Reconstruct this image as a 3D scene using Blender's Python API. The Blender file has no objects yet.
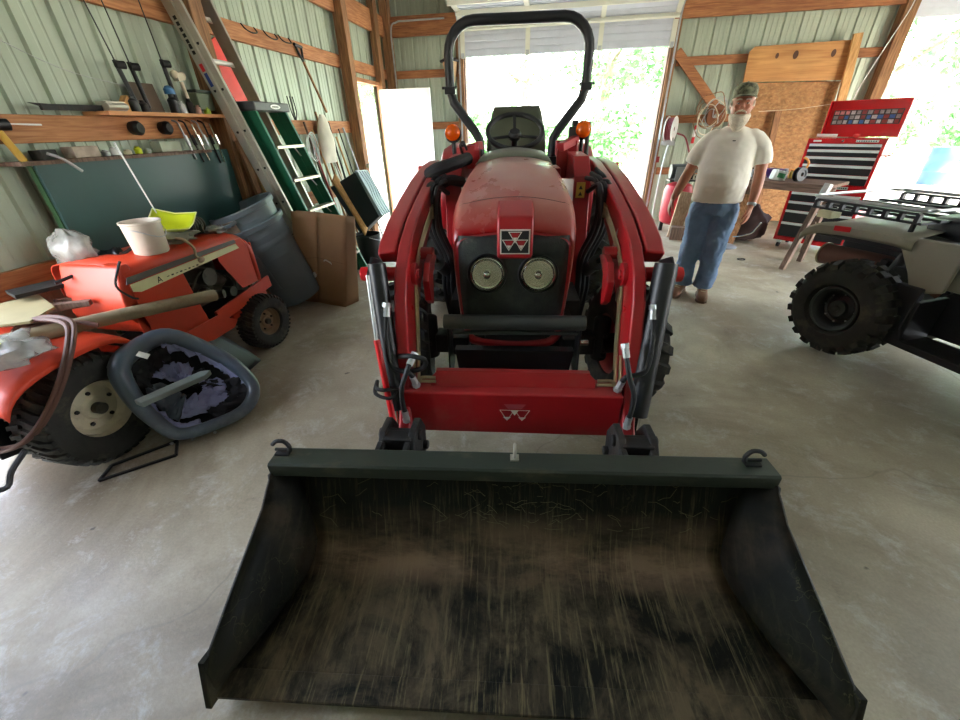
EXPOSURE = 2.4
SKY = 1.0
SUN = 4.0
LY0, LY1, LZ = 0.0, 1.35, 2.3
RY0, RY1, RZ = 1.0, 4.2, 2.7
import bpy, math, random
from mathutils import Vector, Matrix, Euler, noise
R = math.radians
rnd = random.Random(7)
scene = bpy.context.scene
COL = scene.collection
V3 = Vector

# ------------------------------------------------------------------ mesh builder
def frame_from(axis):
    a = V3(axis).normalized()
    h = V3((0, 0, 1)) if abs(a.z) < 0.9 else V3((1, 0, 0))
    x = h.cross(a).normalized()
    return x, a.cross(x).normalized(), a

class MB:
    def __init__(s):
        s.v = []; s.f = []; s.m = []; s.mi = 0
    def add(s, vs, fs):
        o = len(s.v)
        s.v += [tuple(v) for v in vs]
        s.f += [tuple(i + o for i in f) for f in fs]
        s.m += [s.mi] * len(fs)
        return s
    def box(s, c, d, rot=(0, 0, 0), taper=1.0):
        m = Euler([R(a) for a in rot]).to_matrix()
        hx, hy, hz = d[0] / 2, d[1] / 2, d[2] / 2
        vs = []
        for z in (-1, 1):
            k = taper if z > 0 else 1
            for x, y in ((-1, -1), (1, -1), (1, 1), (-1, 1)):
                vs.append(m @ V3((x * hx * k, y * hy * k, z * hz)) + V3(c))
        return s.add(vs, [(3, 2, 1, 0), (4, 5, 6, 7), (0, 1, 5, 4), (1, 2, 6, 5), (2, 3, 7, 6), (3, 0, 4, 7)])
    def beam(s, a, b, w, h, up=(0, 0, 1)):
        a, b = V3(a), V3(b); d = (b - a).normalized(); u = V3(up)
        x = d.cross(u)
        if x.length < 1e-4: x = d.cross(V3((0, 1, 0)))
        x.normalize(); u = x.cross(d).normalized()
        vs = []
        for p in (a, b):
            for i, j in ((-1, -1), (1, -1), (1, 1), (-1, 1)):
                vs.append(p + x * (i * w / 2) + u * (j * h / 2))
        return s.add(vs, [(3, 2, 1, 0), (4, 5, 6, 7), (0, 1, 5, 4), (1, 2, 6, 5), (2, 3, 7, 6), (3, 0, 4, 7)])
    def loft(s, rings, closed=True, caps=True, wrap=False):
        n = len(rings[0]); vs = [p for r in rings for p in r]; fs = []
        m = len(rings)
        for i in range(m if wrap else m - 1):
            for j in range(n if closed else n - 1):
                a, b = i * n + j, i * n + (j + 1) % n
                k = (i + 1) % m
                fs.append((a, b, k * n + (j + 1) % n, k * n + j))
        if caps and closed and not wrap:
            fs.append(tuple(reversed(range(n)))); fs.append(tuple((m - 1) * n + j for j in range(n)))
        return s.add(vs, fs)
    def tube(s, pts, r, n=10, caps=True, flat=1.0, closed=False):
        pts = [V3(p) for p in pts]; m = len(pts)
        rr = r if isinstance(r, (list, tuple)) else [r] * m
        rings = []; x = None
        for i, p in enumerate(pts):
            if closed: t = pts[(i + 1) % m] - pts[i - 1]
            elif i == 0: t = pts[1] - p
            elif i == m - 1: t = p - pts[i - 1]
            else: t = (pts[i + 1] - p).normalized() + (p - pts[i - 1]).normalized()
            if t.length < 1e-7: t = V3((0, 0, 1))
            t.normalize()
            if x is None: x, y, _ = frame_from(t)
            else:
                x = x - t * x.dot(t); x.normalize(); y = t.cross(x)
            rings.append([p + (x * math.cos(2 * math.pi * k / n) + y * math.sin(2 * math.pi * k / n) * flat) * rr[i] for k in range(n)])
        return s.loft(rings, True, caps, closed)
    def cyl(s, a, b, r, r2=None, n=20):
        return s.tube([a, b], [r, r if r2 is None else r2], n)
    def lathe(s, prof, origin=(0, 0, 0), axis=(0, 0, 1), n=32, caps=True, a0=0, a1=360):
        x, y, z = frame_from(axis); o = V3(origin); rings = []
        full = abs(a1 - a0) >= 360
        k = n if full else n + 1
        for r, h in prof:
            rings.append([o + z * h + (x * math.cos(R(a0) + R(a1 - a0) * i / n) + y * math.sin(R(a0) + R(a1 - a0) * i / n)) * max(r, 1e-4) for i in range(k)])
        return s.loft(rings, full, caps)
    def prism(s, poly, o, ex, ey, ez):
        o, ex, ey, ez = V3(o), V3(ex), V3(ey), V3(ez); n = len(poly)
        vs = [o + ex * a + ey * b for a, b in poly] + [o + ex * a + ey * b + ez for a, b in poly]
        fs = [tuple(reversed(range(n))), tuple(range(n, 2 * n))] + [(i, (i + 1) % n, n + (i + 1) % n, n + i) for i in range(n)]
        return s.add(vs, fs)
    def grid(s, fn, nu, nv):
        vs = [fn(i / nu, j / nv) for i in range(nu + 1) for j in range(nv + 1)]
        fs = [(i * (nv + 1) + j, (i + 1) * (nv + 1) + j, (i + 1) * (nv + 1) + j + 1, i * (nv + 1) + j + 1) for i in range(nu) for j in range(nv)]
        return s.add(vs, fs)
    def sphere(s, c, r, n=16, rot=None):
        if not isinstance(r, (tuple, list)): r = (r, r, r)
        c = V3(c); m = Euler([R(a) for a in rot]).to_matrix() if rot else Matrix.Identity(3)
        rings = []
        h = n // 2
        for i in range(h + 1):
            t = math.pi * min(max(i / h, 0.004), 0.996)
            rings.append([c + m @ V3((r[0] * math.sin(t) * math.cos(2 * math.pi * k / n), r[1] * math.sin(t) * math.sin(2 * math.pi * k / n), -r[2] * math.cos(t))) for k in range(n)])
        return s.loft(rings)
    def bolt(s, c, axis, r=0.012, h=0.012):
        a = V3(axis).normalized(); return s.cyl(V3(c), V3(c) + a * h, r, n=6)
    def build(s, name, mats, parent=None, smooth=35, bevel=0, seg=2, solid=0, label=None, sub=0, loc=None, rot=None):
        me = bpy.data.meshes.new(name); me.from_pydata(s.v, [], s.f)
        mats = mats if isinstance(mats, (list, tuple)) else [mats]
        for m in mats: me.materials.append(m)
        if len(mats) > 1: me.polygons.foreach_set('material_index', s.m)
        me.update()
        if smooth:
            me.polygons.foreach_set('use_smooth', [True] * len(me.polygons))
            me.set_sharp_from_angle(angle=R(smooth))
        o = bpy.data.objects.new(name, me); COL.objects.link(o)
        if parent: o.parent = parent
        if loc: o.location = loc
        if rot: o.rotation_euler = [R(a) for a in rot]
        if solid:
            md = o.modifiers.new('solid', 'SOLIDIFY'); md.thickness = solid; md.offset = 0
        if bevel:
            md = o.modifiers.new('bevel', 'BEVEL'); md.width = bevel; md.segments = seg; md.limit_method = 'ANGLE'; md.angle_limit = R(40)
            md.harden_normals = True
        if sub:
            md = o.modifiers.new('sub', 'SUBSURF'); md.levels = sub; md.render_levels = sub
        if label: o['label'] = label
        return o

def tag(o, label, cat, group=None, kind=None):
    o['label'] = label
    if cat: o['category'] = cat
    if group: o['group'] = group
    if kind: o['kind'] = kind
    return o
def thing(name, label, cat, loc=(0, 0, 0), rz=0, group=None, rot=None):
    o = bpy.data.objects.new(name, None); COL.objects.link(o); o.empty_display_size = 0.1
    o.location = loc; o.rotation_euler = [R(a) for a in rot] if rot else (0, 0, R(rz))
    return tag(o, label, cat, group)
def struct(o):
    o['kind'] = 'structure'; return o
def copy_tree(o, parent=None, loc=None, rz=None, label=None):
    c = o.copy(); COL.objects.link(c)
    if parent: c.parent = parent
    for ch in o.children: copy_tree(ch, c)
    if loc: c.location = loc
    if rz is not None: c.rotation_euler = (0, 0, R(rz))
    if label: c['label'] = label
    return c
def smooth_path(pts, k=8, closed=False):
    pts = [V3(p) for p in pts]; n = len(pts); out = []
    rng = n if closed else n - 1
    for i in range(rng):
        if closed: p0, p1, p2, p3 = pts[i - 1], pts[i], pts[(i + 1) % n], pts[(i + 2) % n]
        else:
            p1, p2 = pts[i], pts[i + 1]
            p0 = pts[i - 1] if i else p1 * 2 - p2
            p3 = pts[i + 2] if i + 2 < n else p2 * 2 - p1
        for j in range(k):
            t = j / k
            out.append(0.5 * ((2 * p1) + (p2 - p0) * t + (2 * p0 - 5 * p1 + 4 * p2 - p3) * t * t + (3 * p1 - p0 - 3 * p2 + p3) * t ** 3))
    if not closed: out.append(pts[-1])
    return out

# ------------------------------------------------------------------ materials
def rgb(h):
    h = h.lstrip('#'); c = [int(h[i:i + 2], 16) / 255 for i in (0, 2, 4)]
    return [(x / 12.92 if x <= 0.04045 else ((x + 0.055) / 1.055) ** 2.4) for x in c] + [1]
def mat(name, col, rough=0.5, metal=0.0, var=0.12, scale=6, dirt=None, damt=0.0, dscale=3, bump=0.0, bscale=60, stretch=(1, 1, 1), coat=0, emit=None, estr=0, alpha=1, trans=0, ior=1.45, dsoft=0.0):
    m = bpy.data.materials.new(name); m.use_nodes = True; nt = m.node_tree; N = nt.nodes; L = nt.links
    b = N['Principled BSDF']
    c = rgb(col) if isinstance(col, str) else list(col) + [1] * (4 - len(col))
    b.inputs['Roughness'].default_value = rough; b.inputs['Metallic'].default_value = metal
    if coat: b.inputs['Coat Weight'].default_value = coat; b.inputs['Coat Roughness'].default_value = 0.12
    if trans: b.inputs['Transmission Weight'].default_value = trans; b.inputs['IOR'].default_value = ior
    if alpha < 1: b.inputs['Alpha'].default_value = alpha
    if emit: b.inputs['Emission Color'].default_value = rgb(emit); b.inputs['Emission Strength'].default_value = estr
    tc = N.new('ShaderNodeTexCoord'); mp = N.new('ShaderNodeMapping'); mp.inputs['Scale'].default_value = stretch
    L.new(tc.outputs['Object'], mp.inputs['Vector'])
    n1 = N.new('ShaderNodeTexNoise'); n1.inputs['Scale'].default_value = scale; n1.inputs['Detail'].default_value = 6
    L.new(mp.outputs['Vector'], n1.inputs['Vector'])
    mr = N.new('ShaderNodeMapRange'); mr.inputs['From Min'].default_value = 0.3; mr.inputs['From Max'].default_value = 0.7
    mr.inputs['To Min'].default_value = 1 - var; mr.inputs['To Max'].default_value = 1 + var
    L.new(n1.outputs['Fac'], mr.inputs['Value'])
    mx = N.new('ShaderNodeMix'); mx.data_type = 'RGBA'; mx.blend_type = 'MULTIPLY'; mx.inputs['Factor'].default_value = 1
    mx.inputs['A'].default_value = c; L.new(mr.outputs['Result'], mx.inputs['B'])
    out = mx.outputs['Result']
    if dirt:
        n2 = N.new('ShaderNodeTexNoise'); n2.inputs['Scale'].default_value = dscale; n2.inputs['Detail'].default_value = 9; n2.inputs['Roughness'].default_value = 0.65
        L.new(mp.outputs['Vector'], n2.inputs['Vector'])
        m2 = N.new('ShaderNodeMapRange'); m2.inputs['From Min'].default_value = 0.62 - 0.25 * damt - dsoft; m2.inputs['From Max'].default_value = 0.78 - 0.2 * damt + dsoft
        L.new(n2.outputs['Fac'], m2.inputs['Value'])
        mu = N.new('ShaderNodeMath'); mu.operation = 'MULTIPLY'; mu.inputs[1].default_value = min(1, 0.4 + damt * 0.6); L.new(m2.outputs['Result'], mu.inputs[0])
        x2 = N.new('ShaderNodeMix'); x2.data_type = 'RGBA'; L.new(mu.outputs[0], x2.inputs['Factor']); L.new(out, x2.inputs['A']); x2.inputs['B'].default_value = rgb(dirt)
        out = x2.outputs['Result']
        rr = N.new('ShaderNodeMapRange'); rr.inputs['To Min'].default_value = rough; rr.inputs['To Max'].default_value = min(1, rough + 0.35)
        L.new(mu.outputs[0], rr.inputs['Value']); L.new(rr.outputs['Result'], b.inputs['Roughness'])
    L.new(out, b.inputs['Base Color'])
    if bump:
        n3 = N.new('ShaderNodeTexNoise'); n3.inputs['Scale'].default_value = bscale; n3.inputs['Detail'].default_value = 4
        L.new(mp.outputs['Vector'], n3.inputs['Vector'])
        bp = N.new('ShaderNodeBump'); bp.inputs['Strength'].default_value = bump; bp.inputs['Distance'].default_value = 0.01
        L.new(n3.outputs['Fac'], bp.inputs['Height']); L.new(bp.outputs['Normal'], b.inputs['Normal'])
    return m
def wood(name, c1, c2, rough=0.75, axis='x', scale=7):
    m = bpy.data.materials.new(name); m.use_nodes = True; nt = m.node_tree; N = nt.nodes; L = nt.links; b = N['Principled BSDF']
    b.inputs['Roughness'].default_value = rough
    tc = N.new('ShaderNodeTexCoord'); mp = N.new('ShaderNodeMapping')
    st = {'x': (0.6, 9, 9), 'y': (9, 0.6, 9), 'z': (9, 9, 0.6)}[axis]
    mp.inputs['Scale'].default_value = st; L.new(tc.outputs['Object'], mp.inputs['Vector'])
    n = N.new('ShaderNodeTexNoise'); n.inputs['Scale'].default_value = scale; n.inputs['Detail'].default_value = 8; n.inputs['Distortion'].default_value = 0.6
    L.new(mp.outputs['Vector'], n.inputs['Vector'])
    cr = N.new('ShaderNodeValToRGB'); cr.color_ramp.elements[0].position = 0.32; cr.color_ramp.elements[0].color = rgb(c2); cr.color_ramp.elements[1].position = 0.66; cr.color_ramp.elements[1].color = rgb(c1)
    L.new(n.outputs['Fac'], cr.inputs['Fac'])
    n2 = N.new('ShaderNodeTexNoise'); n2.inputs['Scale'].default_value = 1.3; n2.inputs['Detail'].default_value = 5; L.new(tc.outputs['Object'], n2.inputs['Vector'])
    mr = N.new('ShaderNodeMapRange'); mr.inputs['From Min'].default_value = 0.3; mr.inputs['From Max'].default_value = 0.7; mr.inputs['To Min'].default_value = 0.72; mr.inputs['To Max'].default_value = 1.15
    L.new(n2.outputs['Fac'], mr.inputs['Value'])
    mx = N.new('ShaderNodeMix'); mx.data_type = 'RGBA'; mx.blend_type = 'MULTIPLY'; mx.inputs['Factor'].default_value = 1
    L.new(cr.outputs['Color'], mx.inputs['A']); L.new(mr.outputs['Result'], mx.inputs['B']); L.new(mx.outputs['Result'], b.inputs['Base Color'])
    bp = N.new('ShaderNodeBump'); bp.inputs['Strength'].default_value = 0.25; bp.inputs['Distance'].default_value = 0.004
    L.new(n.outputs['Fac'], bp.inputs['Height']); L.new(bp.outputs['Normal'], b.inputs['Normal'])
    return m

m_red = mat('tractor red paint', '#9c0f18', 0.38, var=0.08, dirt='#8a5548', damt=0.25, dscale=2.2, bump=0.05, bscale=12)
m_hood = mat('dusty hood red with painted sheen', '#981418', 0.26, var=0.1, dirt='#a5695a', damt=0.5, dsoft=0.10, dscale=3, bump=0.04, bscale=9, stretch=(1, 0.6, 1))  # pinkish patches are dust and painted highlight spots together
def add_dust_sheen(m, col, amt):
    """dust plus a pale sky reflection painted into the upward faces"""
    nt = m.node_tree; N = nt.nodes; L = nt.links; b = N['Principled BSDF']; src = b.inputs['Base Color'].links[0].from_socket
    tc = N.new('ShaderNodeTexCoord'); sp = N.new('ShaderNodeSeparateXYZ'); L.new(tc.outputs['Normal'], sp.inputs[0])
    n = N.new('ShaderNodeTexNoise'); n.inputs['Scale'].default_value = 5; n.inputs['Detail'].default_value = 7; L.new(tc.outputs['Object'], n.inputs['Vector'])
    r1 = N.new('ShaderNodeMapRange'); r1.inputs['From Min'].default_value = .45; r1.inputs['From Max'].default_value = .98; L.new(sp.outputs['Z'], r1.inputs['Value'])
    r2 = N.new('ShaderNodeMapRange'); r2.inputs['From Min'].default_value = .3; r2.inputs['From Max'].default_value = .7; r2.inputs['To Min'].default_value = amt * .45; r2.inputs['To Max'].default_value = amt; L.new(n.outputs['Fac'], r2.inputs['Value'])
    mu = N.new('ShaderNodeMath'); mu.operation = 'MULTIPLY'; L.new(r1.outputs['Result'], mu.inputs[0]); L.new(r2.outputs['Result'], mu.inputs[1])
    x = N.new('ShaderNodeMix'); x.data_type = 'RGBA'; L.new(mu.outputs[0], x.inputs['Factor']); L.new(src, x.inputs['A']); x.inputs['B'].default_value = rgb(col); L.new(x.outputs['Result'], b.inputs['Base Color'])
add_dust_sheen(m_hood, '#b89484', .62)  # dust and washed-out sky reflection, both put into the hood colour
add_dust_sheen(m_red, '#a86c62', .22)
m_redp = mat('bright red paint', '#c80f18', 0.35, var=0.05)
m_black = mat('black painted steel', '#14161a', 0.42, var=0.2, dirt='#4c4538', damt=0.12, dscale=5)
m_dark = mat('grimy dark metal', '#1d1d1b', 0.65, metal=0.2, var=0.35, dirt='#4a3c2e', damt=0.35, dscale=9, bump=0.3, bscale=40)
m_greyst = mat('grey painted steel', '#3b3f3c', 0.5, metal=0.2, var=0.1, dirt='#6a6450', damt=0.2)
m_chrome = mat('polished rod', '#c9c8bd', 0.16, metal=1, var=0.03)
m_zinc = mat('zinc plated tube', '#b9b08c', 0.3, metal=0.9, var=0.06)
m_galv = mat('galvanised steel', '#b4b8b8', 0.42, metal=0.75, var=0.12, scale=20)
m_alu = mat('dull aluminium', '#b6b2a4', 0.4, metal=0.7, var=0.12, dirt='#6d675a', damt=0.15)
m_rub = mat('black rubber', '#17181a', 0.8, var=0.2, scale=12, dirt='#4c4a44', damt=0.1)
m_tread = mat('dusty tyre rubber', '#2a2a26', 0.85, var=0.25, scale=14, dirt='#6a6350', damt=0.35, dscale=7, bump=0.25, bscale=60)
m_hose = mat('black hydraulic hose', '#17181a', 0.55, var=0.1)
m_glass = mat('clear lamp glass', '#f4f6f0', 0.05, trans=1, var=0)
m_plblk = mat('black plastic', '#101113', 0.45, var=0.1)
m_grn = mat('dark green stamped steel', '#2f3e36', 0.5, var=0.15)
m_white = mat('white paint', '#e4e4e0', 0.5, var=0.05)
m_soft = wood('reddish framing lumber', '#c48a5a', '#9a5f38', 0.75, 'y')
m_softx = wood('reddish framing lumber across', '#b57a4c', '#85502f', 0.75, 'x')
m_softz = wood('framing lumber upright', '#a87a50', '#6e4a2c', 0.75, 'z')
m_ylumber = wood('pale yellow lumber', '#d2a467', '#b07f44', 0.7, 'z')
m_oldwood = wood('weathered grey brown wood', '#806858', '#503d31', 0.8, 'z')
# ------------------------------------------------------------------ camera
cam_d = bpy.data.cameras.new('camera'); cam = bpy.data.objects.new('camera', cam_d); COL.objects.link(cam)
cam_d.sensor_width = 36; cam_d.lens = 36 * 394 / 960; cam_d.clip_start = 0.02; cam_d.clip_end = 400
_p, _r, _y = R(30.5), R(-1.446), R(-10.816)
_F = V3((math.sin(_y) * math.cos(_p), math.cos(_y) * math.cos(_p), -math.sin(_p)))
_r0 = V3((math.cos(_y), -math.sin(_y), 0)); _u0 = _r0.cross(_F)
_rt = _r0 * math.cos(_r) + _u0 * math.sin(_r); _up = _u0 * math.cos(_r) - _r0 * math.sin(_r)
cam.matrix_world = Matrix(((_rt.x, _up.x, -_F.x, 0), (_rt.y, _up.y, -_F.y, 0), (_rt.z, _up.z, -_F.z, 1.5), (0, 0, 0, 1)))
scene.camera = cam
vs = scene.view_settings
scene.display_settings.display_device = 'sRGB'
vs.view_transform = 'Standard'; vs.look = 'None'; vs.gamma = 1; vs.use_curve_mapping = False; vs.exposure = EXPOSURE

# ------------------------------------------------------------------ sky and sun
w = bpy.data.worlds.new('sky'); scene.world = w; w.use_nodes = True
N = w.node_tree.nodes; L = w.node_tree.links
sk = N.new('ShaderNodeTexSky'); sk.sky_type = 'NISHITA'; sk.sun_disc = False; sk.sun_elevation = R(48); sk.sun_rotation = R(150)
sk.air_density = 1.0; sk.dust_density = 3.0; sk.ozone_density = 1.0
hs = N.new('ShaderNodeHueSaturation'); hs.inputs['Saturation'].default_value = 0.5; L.new(sk.outputs['Color'], hs.inputs['Color'])
L.new(hs.outputs['Color'], N['Background'].inputs['Color']); N['Background'].inputs['Strength'].default_value = SKY
sun_d = bpy.data.lights.new('sun', 'SUN'); sun = bpy.data.objects.new('sun', sun_d); COL.objects.link(sun)
sun_d.energy = SUN; sun_d.angle = R(2); sun_d.color = (1, 0.95, 0.86)
sdir = V3((-0.30, 0.55, -0.72)).normalized()
sun.rotation_euler = sdir.to_track_quat('-Z', 'Y').to_euler()
def portal(name, loc, rot, sx, sy):
    d = bpy.data.lights.new(name, 'AREA'); d.shape = 'RECTANGLE'; d.size = sx; d.size_y = sy; d.cycles.is_portal = True
    o = bpy.data.objects.new(name, d); COL.objects.link(o); o.location = loc; o.rotation_euler = [R(a) for a in rot]

# ------------------------------------------------------------------ room shell
XL, XR, YF, YB, ZC, HB = -3.0, 7.6, 7.9, -5.0, 3.34, 3.06
m_side = mat('pale green back of metal siding', '#aab6a2', 0.42, metal=0.15, var=0.1, scale=3, dirt='#6f6c52', damt=0.2, dscale=1.6, stretch=(1, 1, 0.25))
m_roof = mat('galvanised roof sheet', '#a9b2b8', 0.4, metal=0.5, var=0.1)
def siding(mb, a, b, z0, z1, out):
    """ribbed sheet from a to b (2D), ribs bulge to 'out'"""
    a, b = V3((a[0], a[1], 0)), V3((b[0], b[1], 0)); Ln = (b - a).length; d = (b - a) / Ln; o = V3((out[0], out[1], 0))
    prof = []; per = 0.2286; k = math.floor((a.dot(d)) / per) * per - a.dot(d); x = k
    while x < Ln + per:
        for dx, h in ((0, 0), (0.012, 0.019), (0.034, 0.019), (0.046, 0), (0.098, 0), (0.104, 0.004), (0.112, 0.004), (0.118, 0), (0.164, 0), (0.17, 0.004), (0.178, 0.004), (0.184, 0)):
            if 0 <= x + dx <= Ln: prof.append((x + dx, h))
        x += per
    prof = [(0, 0)] + prof + [(Ln, 0)]
    vs = []; fs = []
    for t, h in prof:
        p = a + d * t + o * h; vs += [(p.x, p.y, z0), (p.x, p.y, z1)]
    for i in range(len(prof) - 1): fs.append((2 * i, 2 * i + 2, 2 * i + 3, 2 * i + 1))
    mb.add(vs, fs)
DY0, DY1, DZ = 6.24, 7.2, 2.1
GX0, GX1, GZ = -1.62, 1.5, 2.5
G2X0, G2X1, G2Z = 4.52, 7.4, 2.68
mb = MB()
siding(mb, (XL, YB), (XL, LY0), 0, ZC, (-1, 0)); siding(mb, (XL, LY0), (XL, LY1), LZ, ZC, (-1, 0)); siding(mb, (XL, LY1), (XL, DY0), 0, ZC, (-1, 0)); siding(mb, (XL, DY0), (XL, DY1), DZ, ZC, (-1, 0)); siding(mb, (XL, DY1), (XL, YF), 0, ZC, (-1, 0))
struct(mb.build('wall_left', m_side, smooth=0))
mb = MB()
siding(mb, (XL, YF), (GX0, YF), 0, ZC, (0, 1)); siding(mb, (GX0, YF), (GX1, YF), GZ, ZC, (0, 1)); siding(mb, (GX1, YF), (G2X0, YF), 0, ZC, (0, 1)); siding(mb, (G2X0, YF), (G2X1, YF), G2Z, ZC, (0, 1)); siding(mb, (G2X1, YF), (XR, YF), 0, ZC, (0, 1))
struct(mb.build('wall_front', m_side, smooth=0))
mb = MB(); siding(mb, (XR, YB), (XR, RY0), 0, ZC, (1, 0)); siding(mb, (XR, RY0), (XR, RY1), RZ, ZC, (1, 0)); siding(mb, (XR, RY1), (XR, YF), 0, ZC, (1, 0)); struct(mb.build('wall_right', m_side, smooth=0))
mb = MB(); siding(mb, (XL, YB), (XR, YB), 0, ZC, (0, -1))
struct(mb.build('wall_back', m_side, smooth=0))
# roof sheet
mb = MB()
def roofp():
    vs = []; fs = []; y = YB - .3; i = 0
    ys = []
    while y < YF + .3:
        for dy, h in ((0, 0), (0.012, 0.02), (0.034, 0.02), (0.046, 0)): ys.append((y + dy, h))
        y += .2286
    for y, h in ys: vs += [(XL - .3, y, ZC + .06 + h), (XR + .3, y, ZC + .06 + h)]
    for i in range(len(ys) - 1): fs.append((2 * i, 2 * i + 1, 2 * i + 3, 2 * i + 2))
    mb.add(vs, fs)
roofp(); mb.box(((XL + XR) / 2, (YB + YF) / 2, ZC + .14), (XR - XL + .6, YF - YB + .6, .02))
struct(mb.build('ceiling', m_roof, smooth=0))

# floor
m_floor = bpy.data.materials.new('worn concrete'); m_floor.use_nodes = True
def floor_mat(m):
    nt = m.node_tree; N = nt.nodes; L = nt.links; b = N['Principled BSDF']
    tc = N.new('ShaderNodeTexCoord')
    def nz(s, d=8, r=0.6, dist=0):
        n = N.new('ShaderNodeTexNoise'); n.inputs['Scale'].default_value = s; n.inputs['Detail'].default_value = d; n.inputs['Roughness'].default_value = r; n.inputs['Distortion'].default_value = dist
        L.new(tc.outputs['Object'], n.inputs['Vector']); return n.outputs['Fac']
    def rng(x, a, b_, c, d):
        q = N.new('ShaderNodeMapRange'); q.inputs['From Min'].default_value = a; q.inputs['From Max'].default_value = b_; q.inputs['To Min'].default_value = c; q.inputs['To Max'].default_value = d
        L.new(x, q.inputs['Value']); return q.outputs['Result']
    def mix(a, b_, f, mode='MIX'):
        q = N.new('ShaderNodeMix'); q.data_type = 'RGBA'; q.blend_type = mode
        for s, v in (('A', a), ('B', b_)):
            if isinstance(v, list): q.inputs[s].default_value = v
            else: L.new(v, q.inputs[s])
        if isinstance(f, float): q.inputs['Factor'].default_value = f
        else: L.new(f, q.inputs['Factor'])
        return q.outputs['Result']
    base = mix(rgb('#857b68'), rgb('#b0a68f'), rng(nz(1.1), .35, .65, 0, 1))
    base = mix(base, rgb('#5e4e39'), rng(nz(0.45, 6, .7, .8), .47, .68, 0, .8))
    base = mix(base, rgb('#55483a'), rng(nz(3.2, 9, .75), .60, .74, 0, .6))
    base = mix(base, rgb('#2c261e'), rng(nz(9, 3, .5), .735, .76, 0, .75))
    base = mix(base, rgb('#c9c7c0'), rng(nz(4, 10, .8, .4), .52, .72, 0, .6))
    fine = rng(nz(90, 3), .3, .7, .9, 1.1)
    base = mix(base, fine, 1.0, 'MULTIPLY')
    # shrinkage cracks
    v = N.new('ShaderNodeTexVoronoi'); v.feature = 'DISTANCE_TO_EDGE'; v.inputs['Scale'].default_value = 0.35
    dn = N.new('ShaderNodeTexNoise'); dn.inputs['Scale'].default_value = 2; L.new(tc.outputs['Object'], dn.inputs['Vector'])
    vm = N.new('ShaderNodeVectorMath'); vm.operation = 'MULTIPLY_ADD'; vm.inputs[1].default_value = (.5, .5, .5); L.new(dn.outputs['Color'], vm.inputs[0]); L.new(tc.outputs['Object'], vm.inputs[2])
    L.new(vm.outputs[0], v.inputs['Vector'])
    base = mix(base, rgb('#6b6458'), rng(v.outputs['Distance'], .0008, .002, .35, 0))
    L.new(base, b.inputs['Base Color'])
    L.new(rng(nz(2.5), .3, .7, .38, .62), b.inputs['Roughness'])
    bp = N.new('ShaderNodeBump'); bp.inputs['Strength'].default_value = .12; bp.inputs['Distance'].default_value = .01; L.new(nz(30, 5), bp.inputs['Height']); L.new(bp.outputs['Normal'], b.inputs['Normal'])
floor_mat(m_floor)
struct(MB().box(((XL + XR) / 2, (YB + YF) / 2 + .05, -.06), (XR - XL + .1, YF - YB + .3, .12)).build('floor', m_floor, smooth=0))

# framing: girts, posts, header beams
_tn = [0]
def trim(mb, m, bevel=0.004):
    _tn[0] += 1; return struct(mb.build('trim_%d' % _tn[0], m, smooth=0, bevel=bevel, seg=1))
for z in (.80, 1.55, 2.30):
    trim(MB().box((XL + .03, (LY1 + DY0) / 2, z), (.04, DY0 - LY1 - .02, .14)), m_soft)
    trim(MB().box((XL + .03, (YB + LY0) / 2, z), (.04, LY0 - YB - .02, .14)), m_soft)
    if z > 2: trim(MB().box((XL + .03, (DY0 + YF) / 2 + .05, z), (.04, YF - DY0 - .12, .14)), m_soft)
    trim(MB().box((XL + .03, (DY1 + YF) / 2 + .05, z - .002), (.036, YF - DY1 - .12, .12)), m_soft)
    trim(MB().box(((XL + GX0) / 2, YF - .03, z), (GX0 - XL - .2, .04, .11)), m_softx)
    trim(MB().box(((GX1 + G2X0) / 2, YF - .03, z), (G2X0 - GX1 - .3, .04, .11)), m_softx)
for y in (-4.2, -.6, 3.52, 6.14): trim(MB().box((XL + .125, y, ZC / 2), (.14, .14, ZC)), m_softz, .006)
trim(MB().box((XL + .10, DY1 + .10, (ZC + DZ) / 2), (.10, .14, ZC - DZ)), m_softz)
trim(MB().box((XL + .10, DY1 + .10, DZ / 2), (.10, .14, DZ)), m_softz)
trim(MB().box((XL + .07, (DY0 + DY1) / 2, DZ + .03), (.1, DY1 - DY0, .05)), m_soft)
trim(MB().box((XL + .06, DY0 + .02, DZ / 2), (.10, .04, DZ)), m_ylumber)
trim(MB().box((XL + .12, YF - .12, ZC / 2), (.14, .14, ZC)), m_softz, .006)
trim(MB().box((GX0 - .08, YF - .06, ZC / 2), (.12, .09, ZC)), m_softz, .006)
trim(MB().box((GX1 + .07, YF - .06, ZC / 2), (.1, .09, ZC)), m_softz, .006)
trim(MB().box((G2X0 - .075, YF - .10, ZC / 2), (.15, .15, ZC)), m_softz, .006)
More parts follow.
